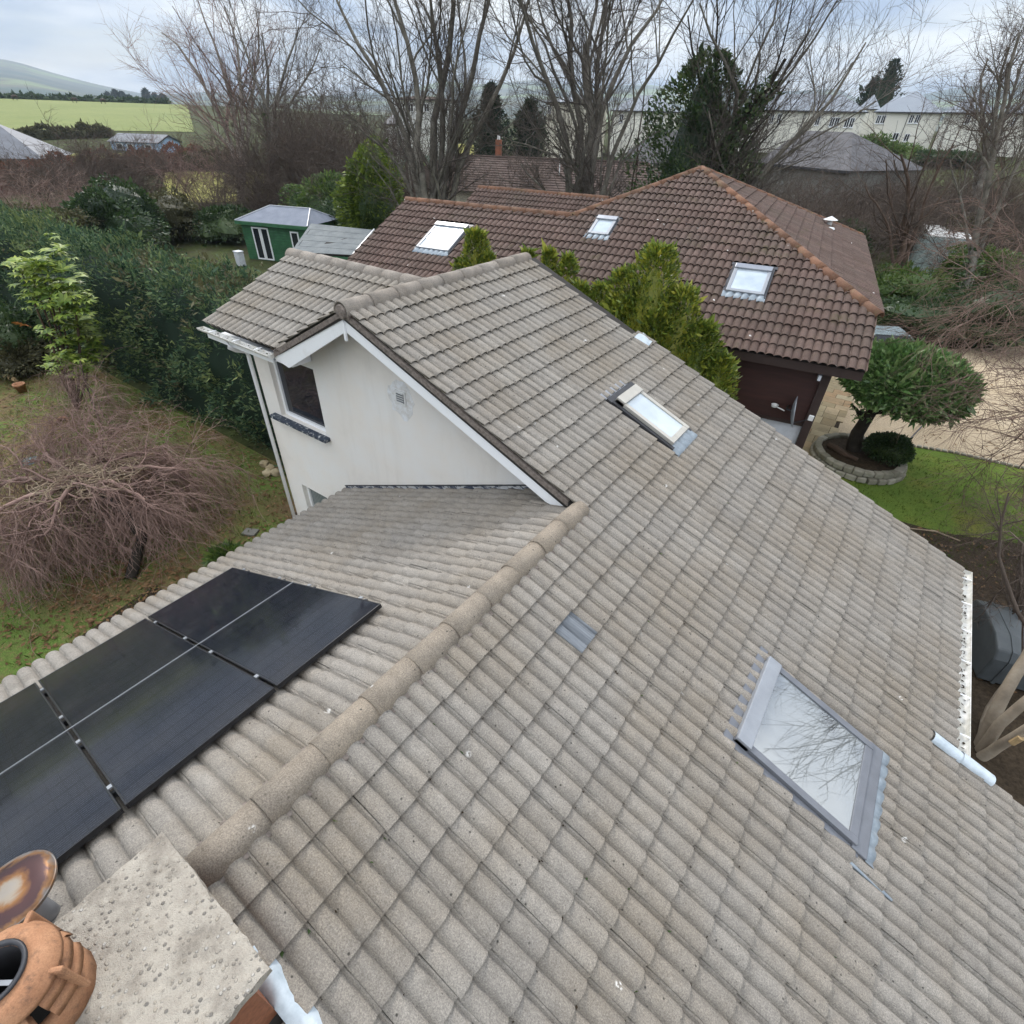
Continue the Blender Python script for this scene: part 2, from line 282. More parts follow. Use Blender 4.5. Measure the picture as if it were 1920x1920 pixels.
k = MB('dark_soil'); h = k.noise(12, 5, 0.75); k.color(k.ramp(h, [(0.3, (0.022, 0.017, 0.012)), (0.7, (0.075, 0.055, 0.036))])); k.rough(0.95, 0.1); k.bump(h, 0.6, 0.04)
k = MB('field_grass'); f = k.noise(0.03, 5, 0.6); h = k.noise(0.6, 5, 0.7); col = k.ramp(f, [(0.3, (0.175, 0.205, 0.075)), (0.7, (0.225, 0.245, 0.095))]); k.color(k.mix(0.6, col, k.ramp(h, [(0.3, 0.8), (0.7, 1.2)]), 'MULTIPLY')); k.rough(0.95, 0.1)
k = MB('lime_grass'); f = k.noise(0.25, 5, 0.6); h = k.noise(3, 5, 0.7); col = k.ramp(f, [(0.3, (0.255, 0.245, 0.065)), (0.7, (0.33, 0.31, 0.095))]); k.color(k.mix(0.7, col, k.ramp(h, [(0.3, 0.75), (0.7, 1.25)]), 'MULTIPLY')); k.rough(0.95, 0.1)
k = MB('hill_ground'); f = k.noise(0.0017, 6, 0.6); g = k.noise(0.006, 5, 0.6)
col = k.ramp(f, [(0.42, (0.045, 0.070, 0.048)), (0.52, (0.11, 0.10, 0.065)), (0.58, (0.17, 0.22, 0.075)), (0.72, (0.22, 0.25, 0.09))]); k.color(k.mix(0.6, col, k.ramp(g, [(0.35, 0.6), (0.65, 1.4)]), 'MULTIPLY')); k.rough(0.95, 0.1)
k = MB('path_stone'); r = k.rnd(); k.color(k.mix(k.ramp(k.noise(4, 5), [(0.45, 0), (0.65, 0.7)]), k.ramp(r, [(0, (0.13, 0.125, 0.11)), (1, (0.21, 0.20, 0.18))]), (0.05, 0.055, 0.03))); k.rough(0.95)

def leafmat(name, dark, midc, light, rough=0.5, spec=0.4, scale=0.8, trans=0.25):
    k = MB(name); r = k.rnd(); n = k.noise(scale, 4, 0.6)
    f = k.math('ADD', k.math('MULTIPLY', r, 0.62), k.math('MULTIPLY', n, 0.55)); col = k.ramp(f, [(0.25, dark), (0.6, midc), (0.98, light)])
    k.color(col); k.rough(rough, spec)
    k.b.inputs['Subsurface Weight'].default_value = 0.0
    tr = k.node('ShaderNodeBsdfTranslucent'); k.L.new(col, tr.inputs['Color']); ms = k.node('ShaderNodeMixShader'); ms.inputs[0].default_value = trans
    out = k.N['Material Output']; k.L.new(k.b.outputs[0], ms.inputs[1]); k.L.new(tr.outputs[0], ms.inputs[2]); k.L.new(ms.outputs[0], out.inputs['Surface'])
    return k.m
leafmat('leylandii', (0.016, 0.038, 0.024), (0.066, 0.120, 0.060), (0.22, 0.27, 0.11), 0.7, 0.2)
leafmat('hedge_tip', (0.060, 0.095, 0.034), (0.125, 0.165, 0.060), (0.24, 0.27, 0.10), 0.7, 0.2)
leafmat('bay_leaf', (0.050, 0.090, 0.016), (0.165, 0.220, 0.030), (0.38, 0.36, 0.045), 0.4, 0.5, 1.6)
leafmat('laurel_leaf', (0.055, 0.125, 0.034), (0.125, 0.235, 0.068), (0.30, 0.40, 0.16), 0.28, 0.6)
leafmat('fatsia_leaf', (0.085, 0.150, 0.025), (0.22, 0.31, 0.045), (0.42, 0.48, 0.085), 0.45, 0.5)
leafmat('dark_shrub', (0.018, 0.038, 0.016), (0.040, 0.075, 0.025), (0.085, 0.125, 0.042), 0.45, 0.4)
leafmat('mid_shrub', (0.040, 0.075, 0.020), (0.085, 0.145, 0.030), (0.165, 0.22, 0.05), 0.5, 0.4)
leafmat('olive_shrub', (0.055, 0.052, 0.026), (0.090, 0.088, 0.042), (0.15, 0.14, 0.065), 0.6, 0.3)
leafmat('lime_shrub', (0.050, 0.085, 0.014), (0.11, 0.165, 0.020), (0.24, 0.29, 0.030), 0.5, 0.4)
leafmat('ivy_leaf', (0.022, 0.046, 0.018), (0.055, 0.100, 0.032), (0.13, 0.17, 0.055), 0.4, 0.5)
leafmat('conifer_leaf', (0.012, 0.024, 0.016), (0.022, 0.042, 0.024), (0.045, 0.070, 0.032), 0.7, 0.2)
leafmat('beech_leaf', (0.10, 0.040, 0.028), (0.17, 0.072, 0.048), (0.25, 0.12, 0.075), 0.7, 0.2, 0.3)
leafmat('dead_leaf', (0.10, 0.052, 0.025), (0.19, 0.105, 0.05), (0.31, 0.20, 0.10), 0.7, 0.2)
leafmat('grass_blade', (0.050, 0.085, 0.014), (0.085, 0.130, 0.022), (0.14, 0.165, 0.035), 0.6, 0.2)
def bark(name, a, b, c, scale=3.0):
    k = MB(name); f = k.noise(scale, 6, 0.7); col = k.ramp(f, [(0.3, a), (0.55, b), (0.75, c)]); r = k.rnd()
    k.color(k.mix(0.7, col, k.ramp(r, [(0, 0.7), (1, 1.3)]), 'MULTIPLY')); k.rough(0.9, 0.2); k.bump(k.noise(scale*10, 5), 0.5, 0.02)
bark('grey_bark', (0.095, 0.085, 0.070), (0.20, 0.182, 0.152), (0.33, 0.305, 0.26))
bark('grey_twig', (0.080, 0.066, 0.057), (0.122, 0.103, 0.089), (0.18, 0.155, 0.135))
bark('brown_twig', (0.070, 0.052, 0.041), (0.112, 0.086, 0.069), (0.17, 0.132, 0.107))
bark('purple_twig', (0.165, 0.105, 0.090), (0.27, 0.18, 0.152), (0.40, 0.285, 0.24))
bark('pink_twig', (0.150, 0.098, 0.078), (0.24, 0.165, 0.135), (0.36, 0.27, 0.22))
bark('straw_twig', (0.20, 0.15, 0.10), (0.32, 0.25, 0.175), (0.45, 0.37, 0.27))
bark('dark_bark', (0.024, 0.020, 0.016), (0.042, 0.035, 0.028), (0.075, 0.062, 0.05))
bark('brown_bark', (0.065, 0.042, 0.03), (0.11, 0.075, 0.055), (0.17, 0.125, 0.095))
bark('pale_bark', (0.22, 0.18, 0.135), (0.35, 0.29, 0.22), (0.46, 0.40, 0.32), 2.0)
bark('birch_bark', (0.17, 0.145, 0.12), (0.34, 0.30, 0.255), (0.48, 0.44, 0.39), 2.0)

# ------------------------------------------------------------------ mesh helpers
def link(o, parent=None):
    COL.objects.link(o)
    if parent is not None: o.parent = parent
    return o
def mesh_np(name, V, F):
    V = np.asarray(V, np.float32); F = np.asarray(F, np.int32); me = bpy.data.meshes.new(name)
    n, k = F.shape; me.vertices.add(len(V)); me.vertices.foreach_set('co', V.ravel())
    me.loops.add(n*k); me.loops.foreach_set('vertex_index', F.ravel()); me.polygons.add(n)
    me.polygons.foreach_set('loop_start', np.arange(0, n*k, k, dtype=np.int32)); me.polygons.foreach_set('loop_total', np.full(n, k, np.int32))
    me.update(calc_edges=True); return me
def setmat(me, mats):
    for mm in (mats if isinstance(mats, (list, tuple)) else [mats]): me.materials.append(MATS[mm] if isinstance(mm, str) else mm)
def obj_np(name, V, F, mat, parent=None, smooth=False):
    me = mesh_np(name, V, F); setmat(me, mat)
    if smooth: me.polygons.foreach_set('use_smooth', np.ones(len(me.polygons), bool))
    return link(bpy.data.objects.new(name, me), parent)
class Geo:                            # collects boxes, prisms, tubes into one mesh
    def __init__(s): s.V = []; s.F = []
    def add(s, V, F):
        o = len(s.V); s.V.extend([tuple(map(float, v)) for v in V]); s.F.extend([tuple(i+o for i in f) for f in F]); return s
    def box(s, c, size, ax=None):
        a = np.eye(3) if ax is None else np.array(ax, float); c = np.array(c, float); h = np.array(size, float)/2
        V = [c + a[0]*sx*h[0] + a[1]*sy*h[1] + a[2]*sz*h[2] for sx in (-1, 1) for sy in (-1, 1) for sz in (-1, 1)]
        return s.add(V, [(0, 1, 3, 2), (4, 6, 7, 5), (0, 4, 5, 1), (2, 3, 7, 6), (0, 2, 6, 4), (1, 5, 7, 3)])
    def bar(s, p, q, wd, ht, up=(0, 0, 1)):
        p = np.array(p, float); q = np.array(q, float); d = q-p; Ln = np.linalg.norm(d); d /= Ln; u = np.array(up, float); sd = np.cross(d, u); sd /= np.linalg.norm(sd); u = np.cross(sd, d)
        return s.box((p+q)/2, (Ln, wd, ht), (d, sd, u))
    def prism(s, poly, vec):
        poly = [np.array(q, float) for q in poly]; vec = np.array(vec, float); n = len(poly); V = poly + [q+vec for q in poly]
        return s.add(V, [tuple(range(n))[::-1], tuple(range(n, 2*n))] + [(i, (i+1) % n, n+(i+1) % n, n+i) for i in range(n)])
    def tube(s, pts, r, sides=8, cap=True):
        pts = [np.array(q, float) for q in pts]; k = len(pts); rr = r if isinstance(r, (list, tuple, np.ndarray)) else [r]*k; V = []; F = []
        for i, q in enumerate(pts):
            t = pts[min(i+1, k-1)]-pts[max(i-1, 0)]; t /= (np.linalg.norm(t)+1e-9); a = np.array((0, 0, 1.)) if abs(t[2]) < .9 else np.array((1., 0, 0)); u = np.cross(t, a); u /= np.linalg.norm(u); v = np.cross(t, u)
            for j in range(sides):
                an = 2*math.pi*j/sides; V.append(q + rr[i]*(u*math.cos(an)+v*math.sin(an)))
        for i in range(k-1):
            for j in range(sides): F.append((i*sides+j, i*sides+(j+1) % sides, (i+1)*sides+(j+1) % sides, (i+1)*sides+j))
        if cap: F.append(tuple(range(sides))[::-1]); F.append(tuple(range((k-1)*sides, k*sides)))
        return s.add(V, F)
    def lathe(s, prof, c=(0, 0, 0), n=24, close=False):
        V = []; F = []; k = len(prof)
        for j in range(n):
            an = 2*math.pi*j/n
            for (r, z) in prof: V.append((c[0]+r*math.cos(an), c[1]+r*math.sin(an), c[2]+z))
        for j in range(n):
            for i in range(k-1):
                a = j*k+i; b = ((j+1) % n)*k+i; F.append((a, b, b+1, a+1))
        return s.add(V, F)
    def obj(s, name, mat, parent=None, smooth=False, bevel=0.0):
        me = bpy.data.meshes.new(name); me.from_pydata(s.V, [], s.F); setmat(me, mat)
        if smooth: me.polygons.foreach_set('use_smooth', np.ones(len(me.polygons), bool))
        me.validate(); o = link(bpy.data.objects.new(name, me), parent)
        if bevel: b = o.modifiers.new('bevel', 'BEVEL'); b.width = bevel; b.segments = 2; b.limit_method = 'ANGLE'
        return o
def tag(o, label, cat=None, group=None, kind=None):
    o['label'] = label
    if cat: o['category'] = cat
    if group: o['group'] = group
    if kind: o['kind'] = kind
    return o
def thing(name, label, cat, loc=(0, 0, 0), rz=0.0, group=None):
    o = bpy.data.objects.new(name, None); o.empty_display_size = 0.2; o.location = loc; o.rotation_euler = (0, 0, rz); link(o); return tag(o, label, cat, group)
def structure(o): o['kind'] = 'structure'; return o
def keep(child, parent):              # parent without moving (parents here carry no scale)
    child.parent = parent; bpy.context.view_layer.update(); child.matrix_parent_inverse = parent.matrix_world.inverted(); return child
def px_of(P):
    d = np.asarray(P, float)-CAM; z = d@FW; return np.stack([960+FOC*(d@RT)/z, 960-FOC*(d@UP)/z, z], -1)
# ------------------------------------------------------------------ interlocking tiles
ROLL, G, TW = 0.15, 0.309, 0.30
_u = np.array([0, .06, .18, .38, .62, .82, .94]); _z = np.array([0, .36, .74, .98, .98, .74, .36])
_t = np.concatenate([_u+i for i in range(-1, 3)]+[[3.0]]); _zz = np.concatenate([_z]*4+[[0.0]]); _uu = (_t-0.16)/2
PU = np.concatenate([[0.0], _uu[(_uu > 1e-6) & (_uu < 1-1e-6)], [1.0]]); PZ = np.interp(PU, _uu, _zz); NP = len(PU)-1
def frame(O, a, s):
    a = np.array(a, float); s = np.array(s, float); n = np.cross(a, s)
    if n[2] < 0: n = -n
    return dict(O=np.array(O, float), a=a/np.linalg.norm(a), s=s/np.linalg.norm(s), n=n/np.linalg.norm(n))
def fpt(fr, a, s, h=0.0): return fr['O']+fr['a']*a+fr['s']*s+fr['n']*h
def tile_arrays(lo0, hi0, lo1, hi1, h=0.052, g=G, lap=0.07, lift=0.033):
    u0 = np.clip(PU, lo0, hi0); u1 = np.clip(PU, lo1, hi1)
    z0 = np.interp(u0, PU, PZ)*h; z1 = np.interp(u1, PU, PZ)*h; x0 = u0*TW; x1 = u1*TW; gap = 0.0007
    if lo0 <= 0: x0[0] += gap; x1[0] += gap
    if hi0 >= 1: x0[-1] -= gap; x1[-1] -= gap
    k = len(PU); z = np.zeros(k)
    top0 = np.stack([x0, z, z0+lift], -1); top1 = np.stack([x1, z-(g+lap), z1-0.002], -1); lip = np.stack([x0, z-0.026, z0+0.001], -1)
    V = np.concatenate([lip, top0, top0, top1]); i = np.arange(k-1)
    F = np.concatenate([np.stack([i+r*k, i+1+r*k, i+1+(r+1)*k, i+(r+1)*k], -1) for r in (0, 2)])
    # side skirts
    F = np.concatenate([F, [[0, k, 3*k, 3*k], [k-1, 4*k-1, 4*k-1, 2*k-1]]])
    return V, F
def tile_cells(fr, rows, bounds, a_off=0.0, blocks=(), g=G, s0=0.0):
    out = []
    for c in rows:
        st = s0+c*g; sh = st-g-0.05
        b0 = bounds(st-0.01); b1 = bounds(max(sh, s0))
        if b0 is None and b1 is None: continue
        b0 = b0 or (b1[0], b1[0]); b1 = b1 or ((b0[0]+b0[1])/2,)*2
        lo, hi = min(b0[0], b1[0]), max(b0[1], b1[1])
        segs = [(lo, hi)]
        for (ba0, ba1, bs0, bs1) in blocks:
            if st > bs0+0.03 and st-g < bs1-0.03:
                ns = []
                for (p, q) in segs:
                    if ba1 <= p or ba0 >= q: ns.append((p, q)); continue
                    if ba0 > p: ns.append((p, ba0))
                    if ba1 < q: ns.append((ba1, q))
                segs = ns
        for (p, q) in segs:
            j0 = math.floor((p-a_off)/TW+1e-6); j1 = math.ceil((q-a_off)/TW-1e-6)
            for j in range(j0, j1):
                a = a_off+j*TW
                f = [(max(p, b0[0])-a)/TW, (min(q, b0[1])-a)/TW, (max(p, b1[0])-a)/TW, (min(q, b1[1])-a)/TW]
                f = [min(1, max(0, v)) for v in f]
                if f[1]-f[0] < 0.03 and f[3]-f[2] < 0.03: continue
                if f[1] < f[0]: f[0] = f[1] = (f[0]+f[1])/2
                if f[3] < f[2]: f[2] = f[3] = (f[2]+f[3])/2
                out.append((fr, a, st, tuple(f)))
    return out
def lay_tiles(cells, mat, parent, limit=300, h=0.052, seed=1, g=G):
    """cells: list of (frame, a, s, cut, part to own it). The largest in view are objects, the rest one field."""
    rng = random.Random(seed); sc = []
    C0 = np.array([fpt(c[0], c[1]+TW/2, c[2]-G/2) for c in cells]); nn = np.array([c[0]['n'] for c in cells])
    pz = px_of(C0); v = CAM-C0; dist = np.linalg.norm(v, axis=1); cosv = np.einsum('ij,ij->i', v, nn)/dist
    vis = (pz[:, 0] > -10) & (pz[:, 0] < 1930) & (pz[:, 1] > -10) & (pz[:, 1] < 1930) & (pz[:, 2] > 0)
    score = np.where(vis, np.maximum(cosv, 0)/dist**2, 0); order = np.argsort(-score); single = set(int(i) for i in order[:limit] if score[i] > 0)
    V0, F0 = tile_arrays(0, 1, 0, 1, h, g); full = mesh_np('roof_tile', V0, F0); setmat(full, mat); full.polygons.foreach_set('use_smooth', np.concatenate([np.zeros(NP, bool), np.ones(len(F0)-NP, bool)]))
    allV, allF, off = [], [], 0; ns = 0
    for i, c in enumerate(cells):
        fr, a, s, cut = c[:4]; own = c[4] if len(c) > 4 else parent
        j = (rng.gauss(0, .0042), rng.gauss(0, .0018), rng.gauss(0, .0035)) if rng.random() > .03 else (rng.gauss(.012, .006), .002, rng.gauss(0, .015))
        Rm = np.stack([fr['a'], fr['s'], fr['n']], -1); co, si = math.cos(j[2]), math.sin(j[2])
        Rj = Rm@np.array([[co, -si, 0], [si, co, 0], [0, 0, 1]]); O = fpt(fr, a, s+j[0], j[1])
        if i in single:
            if cut == (0, 1, 0, 1): me = full
            else:
                V, F = tile_arrays(*cut, h, g); me = mesh_np('roof_tile', V, F); setmat(me, mat)
            o = bpy.data.objects.new('roof_tile', me); link(o, own); M = Matrix.Identity(4)
            for r in range(3):
                for q in range(3): M[r][q] = Rj[r, q]
                M[r][3] = O[r]
            o.matrix_local = M; ns += 1
        else:
            V, F = (V0, F0) if cut == (0, 1, 0, 1) else tile_arrays(*cut, h, g)
            allV.append(V@Rj.T+O); allF.append(F+off); off += len(V)
    if allV:
        o = obj_np('roof_tile_field', np.concatenate(allV), np.concatenate(allF), mat, parent, True); o['kind'] = 'stuff'
        o.data.polygons.foreach_set('use_smooth', np.concatenate([np.concatenate([np.zeros(NP, bool), np.ones(len(f_)-NP, bool)]) for f_ in allF]))
    return ns
def ridge_mesh(r=0.118, Ln=0.46, arc=104, seg=10, mat='grey_ridge', flat=1.0):
    V = []; k = seg+1
    for (x, rr) in ((0, r), (0, r-.018), (Ln, r-.009), (Ln, r-.026)):
        for i in range(k):
            t = rad(-arc+2*arc*i/seg); V.append((x, rr*math.sin(t), rr*math.cos(t)*flat))
    F = []
    for i in range(seg):
        F += [(i, i+1, 2*k+i+1, 2*k+i), (k+i, 3*k+i, 3*k+i+1, k+i+1), (i, k+i, k+i+1, i+1), (2*k+i, 2*k+i+1, 3*k+i+1, 3*k+i)]
    me = bpy.data.meshes.new('ridge_tile'); me.from_pydata(V, [], F); setmat(me, mat); me.polygons.foreach_set('use_smooth', np.ones(len(F), bool)); me.validate(); return me
def ridge_run(p0, p1, me, parent, step=0.45, seed=3, start=0.0, name='ridge_tile'):
    p0 = np.array(p0, float); p1 = np.array(p1, float); d = p1-p0; Ln = np.linalg.norm(d); d /= Ln; side = np.cross((0, 0, 1.), d); side /= np.linalg.norm(side); up = np.cross(d, side); rng = random.Random(seed)
    n = max(1, int(round((Ln-start)/step))); step = (Ln-start)/n
    for i in range(n):
        o = link(bpy.data.objects.new(name, me), parent); O = p0+d*(start+i*step)+up*rng.gauss(0, .003)+side*rng.gauss(0, .003); sc = step/0.45; M = Matrix.Identity(4); t = rng.gauss(0, .008); dd = d+side*t
        for r in range(3): M[r][0], M[r][1], M[r][2], M[r][3] = dd[r]*sc, side[r], up[r], O[r]
        o.matrix_local = M
def slab_poly(name, pts, thick, mat, parent):   # flat roof deck of real thickness below a polygon
    pts = [np.array(p, float) for p in pts]; nrm = np.cross(pts[1]-pts[0], pts[2]-pts[0]); nrm /= np.linalg.norm(nrm)
    if nrm[2] < 0: nrm = -nrm
    return Geo().prism([p-nrm*0.012 for p in pts], -nrm*thick).obj(name, mat, parent)

# ------------------------------------------------------------------ the tiled house
AL = rad(22.533); CA, SA = math.cos(AL), math.sin(AL); TA = math.tan(AL)
ZR = 6.1; XN, ZN = 3.669, ZR-1.522          # top ridge at x=0; near ridge
house = thing('house', 'pale rendered house with grey-brown concrete tiled roof filling the foreground', 'house')
FP = frame((0, 0, ZR), (0, 1, 0), (CA, 0, -SA))
FL = frame((XN, 0, ZN), (0, 1, 0), (-CA, 0, -SA))
WY0, WZ0 = 0.042, 5.158
FW_ = frame((0, 2.0, WZ0+(2.0-WY0)*TA), (1, 0, 0), (0, -CA, -SA))
BL = rad(27.0); FS = frame((0, 0, ZR), (0, 1, 0), (-math.cos(BL), 0, -math.sin(BL)))

deckP = slab_poly('roof_slope', [fpt(FP, 0, 0), fpt(FP, 4.45, 0), fpt(FP, 4.45, 8.6), fpt(FP, 0.86, 8.6), fpt(FP, 0.86, 10.1), fpt(FP, -9, 10.1), fpt(FP, -9, 3.97), fpt(FP, 0, 3.97)], 0.10, 'roof_underlay', house)
deckL = slab_poly('roof_slope', [fpt(FL, 0.42, 0), fpt(FL, -9, 0), fpt(FL, -9, 5.30), fpt(FL, 0.42, 5.30)], 0.10, 'roof_underlay', house)
deckW = slab_poly('roof_slope', [fpt(FW_, -3.84, 0), fpt(FW_, -0.3, 0), fpt(FW_, -1.78, 2.08), fpt(FW_, -3.84, 2.08)], 0.08, 'roof_underlay', house)
deckS = slab_poly('roof_slope', [fpt(FS, 0.0, 0), fpt(FS, 4.1, 0), fpt(FS, 4.1, 3.4), fpt(FS, 3.9, 3.4), fpt(FS, 2.0, 0.34), fpt(FS, 0.04, 1.98), fpt(FS, 0.0, 1.98)], 0.08, 'roof_underlay', house)
slab_poly('roof_slope', [(-3.84, 2.0, 5.96), (-0.3, 2.0, 5.96), (-2.9, 4.1, 5.05), (-3.84, 4.1, 5.05)], 0.08, 'roof_underlay', house)

# openings in the right slope: a0,a1,s0,s1 (a = Y)
SK1 = (-1.075, 0.045, 6.46, 7.72); SK2 = (2.13, 2.735, 3.20, 4.22); SK2F = (1.86, 2.80, 2.93, 4.45)
CH = (-5.62, -4.46, 3.0, 4.84)
blocksP = [SK1, (SK2[0]-.06, SK2[1]+.04, SK2[2]-.10, SK2[3]+.02), CH, (-1.5, -1.2, 15.03*G, 15.97*G)]
bP1 = lambda s: (0.0, 4.13) if s < 8.3*G else ((0.0, 4.49) if s < 13.2*G else ((-8.9, 4.49) if s < 28.1*G else (-8.9, 0.84)))
cells = [c+(deckP,) for c in tile_cells(FP, range(1, 9), lambda s: (0.0, 4.13), 0.0, blocksP)]
cells += [c+(deckP,) for c in tile_cells(FP, range(9, 14), lambda s: (0.0, 4.49), 0.0, blocksP)]
cells += [c+(deckP,) for c in tile_cells(FP, range(14, 29), lambda s: (-8.9, 4.49), 0.0, blocksP)]
cells += [c+(deckP,) for c in tile_cells(FP, range(29, 33), lambda s: (-8.9, 0.84), 0.0, blocksP)]
cells += [c+(deckL,) for c in tile_cells(FL, range(1, 18), lambda s: (-8.9, 0.41), 0.02, (), s0=0.11)]
cells += [c+(deckW,) for c in tile_cells(FW_, range(1, 8), lambda s: (-3.87, -0.26-1.52*min(1, max(0, s/2.08))), -3.87, s0=-0.02)]
cells += [c+(deckS,) for c in tile_cells(FS, range(1, 7), lambda s: (0.0, max(0.03, 2.0-1.96*(s-.3)/1.66)), 0.0)]
lay_tiles(cells, 'grey_tile', house)

def litter(name, n, fn_, mat, size, parent, seed):
    rg = np.random.default_rng(seed); V = []; F = []
    for i in range(n):
        p = np.array(fn_(rg)); a = rg.uniform(0, 6.28); t = rg.uniform(-.5, .5); s = size*rg.uniform(.6, 1.3); u = np.array((math.cos(a), math.sin(a), t*.6))*s; v = np.array((-math.sin(a), math.cos(a), rg.uniform(-.3, .3)))*s*.5
        o = len(V); V += [p-u, p-v, p+u, p+v]; F.append((o, o+1, o+2, o+3))
    q = obj_np(name, V, F, mat, parent); q['kind'] = 'stuff'; return q
def roof_debris(r):
    while True:
        c = r.integers(14, 33); y = r.uniform(-5.5, 4.4)
        if c > 28 and y > .8: continue
        j = round(y/ROLL)*ROLL+r.normal(0, .02); s = c*G+abs(r.normal(0, .035)); return fpt(FP, j if r.random() < .6 else y, s, .014+r.uniform(0, .02))
litter('moss_debris', 1700, roof_debris, 'dark_soil', .013, house, 17)
litter('moss_clumps', 260, roof_debris, 'mid_shrub', .022, house, 18)

RM = ridge_mesh(0.138); RMT = ridge_mesh(0.128, 0.46, 100, 12, 'tan_ridge')
ridge_run((0, -0.03, ZR-0.012), (0, 4.16, ZR-0.012), RM, deckP)
ridge_run((-3.9, 2.0, WZ0+(2.0-WY0)*TA-0.02), (-0.05, 2.0, WZ0+(2.0-WY0)*TA-0.02), RM, deckW)
ridge_run((XN, -8.98, ZN-0.015), (XN, 0.03, ZN-0.015), RMT, deckP)
for nm, sgn, y0, y1, xr, zr in (('mortar_bedding', 1, -0.02, 4.12, 0.0, ZR), ('mortar_bedding', 1, -8.9, -0.0, XN, ZN), ('mortar_bedding', -1, -8.9, 0.0, XN, ZN)):
    g = Geo(); y = y0; rr = random.Random(5)
    while y < y1:
        yy = min(y1, y+0.05); hh = 0.070+rr.gauss(0, .004); c = np.array((xr+sgn*0.120, (y+yy)/2, zr-0.120*TA+0.002)); g.box(c, (0.05, yy-y+.004, hh), ((CA, 0, -sgn*SA), (0, 1, 0), (sgn*SA, 0, CA))); y = yy
    g.obj(nm, 'dark_mortar', deckP)['kind'] = 'stuff'
g = Geo(); g.lathe([(0.0, 0.0), (0.10, 0.0), (0.085, 0.03), (0.0, 0.045)], n=12)
o = g.obj('ridge_end_mortar', 'dark_mortar', deckP); o.rotation_euler = (rad(90), 0, 0); o.location = (0, -0.02, ZR-0.01)

# verge undercloak, barge boards, fascia, gutters
def xz(poly, y0, y1): return [(p[0], y0, p[1]) for p in poly], (0, y1-y0, 0)
def lineP(x, off): return ZR-x*TA-off
P_, v_ = xz([(-0.02, ZR-.005), (3.52, lineP(3.52, .005)), (3.52, lineP(3.52, .075)), (-0.02, ZR-.075)], -0.008, 0.040); Geo().prism(P_, v_).obj('undercloak', 'dark_mortar', house)
P_, v_ = xz([(-0.02, ZR-.075), (3.50, lineP(3.50, .075)), (3.52, lineP(3.52, .185)), (3.22, lineP(3.52, .185)+.03), (-0.02, ZR-.275)], 0.012, 0.045); Geo().prism(P_, v_).obj('barge_board', 'white_paint', house)
def lineS(x, off): return ZR+x*math.tan(BL)-off
P_, v_ = xz([(-0.02, ZR-.005), (-1.86, lineS(-1.86, .005)), (-1.86, lineS(-1.86, .10)), (-0.02, ZR-.075)], -0.008, 0.04); Geo().prism(P_[::-1], v_).obj('undercloak', 'dark_mortar', house)
P_, v_ = xz([(-0.02, ZR-.075), (-1.86, lineS(-1.86, .10)), (-1.98, 5.03), (-1.56, 4.945), (-1.50, lineS(-1.50, .36)), (-0.02, ZR-.275)], 0.012, 0.048); Geo().prism(P_[::-1], v_).obj('barge_board', 'white_paint', house)
Geo().box((-1.73, 0.225, 5.045), (0.42, 0.35, 0.19)).obj('soffit_box', 'white_paint', house)
Geo().box((-0.015, -0.004, ZR-.26), (0.035, 0.03, 0.26)).obj('finial_strip', 'white_paint', house)
Geo().box((-2.92, 0.028, 5.00), (1.88, 0.03, 0.16)).obj('fascia', 'white_paint', house)
Geo().box((-2.92, 0.24, 4.935), (1.88, 0.38, 0.02)).obj('soffit', 'white_paint', house)
def gutter(p0, p1, r, name, mat, parent):
    p0 = np.array(p0, float); p1 = np.array(p1, float); d = (p1-p0)/np.linalg.norm(p1-p0); sd = np.cross(d, (0, 0, 1.)); V = []; F = []; k = 9
    for p in (p0, p1):
        for rr in (r, r-.006):
            for i in range(k):
                t = math.pi*i/(k-1); V.append(p+sd*rr*math.cos(t)+np.array((0, 0, -1.))*rr*math.sin(t))
    for i in range(k-1): F += [(i, i+1, 2*k+i+1, 2*k+i), (k+i, 3*k+i, 3*k+i+1, k+i+1)]
    F += [(0, 2*k, 3*k, k), (k-1, 2*k-1, 4*k-1, 3*k-1)]
    for e, off in ((0, 0), (1, 2*k)): F.append(tuple(off+i for i in range(k)))
    return Geo().add(V, F).obj(name, mat, parent)
gw = gutter((-3.90, -0.055, 5.115), (-1.86, -0.055, 5.10), 0.062, 'gutter', 'white_gutter', house)
ge = gutter((8.095, 4.52, 2.775), (8.095, 0.86, 2.77), 0.070, 'gutter', 'white_gutter', house)
for y in np.arange(1.2, 4.5, 0.62): Geo().box((8.095, y, 2.768), (0.128, 0.016, 0.008)).obj('gutter_bracket', 'white_paint', house)
for x in (-3.5, -2.8, -2.2): Geo().box((x, -0.055, 5.122), (0.02, 0.135, 0.012)).obj('gutter_bracket', 'white_paint', house)
litter('gutter_leaves', 70, lambda r: (8.095+r.normal(0, .02), r.uniform(.9, 4.5), 2.72+r.uniform(0, .03)), 'dark_soil', .022, house, 1)
litter('gutter_leaves', 60, lambda r: (r.uniform(-3.85, -1.9), -0.055+r.normal(0, .022), 5.085+r.uniform(0, .03)), 'dark_soil', .022, house, 2)
litter('gutter_leaves', 50, lambda r: (-1.85+r.normal(0, .09), 0.02+r.normal(0, .03), 5.17+r.uniform(0, .05)), 'dark_soil', .03, house, 4)
dp = Geo().tube([(-3.10, -.055, 5.06), (-3.10, -.05, 4.93), (-3.2, .1, 4.82), (-3.30, .31, 4.72), (-3.315, .345, 4.62), (-3.315, .345, 0.0)], .036, 10).obj('downpipe', 'white_paint', house, True)
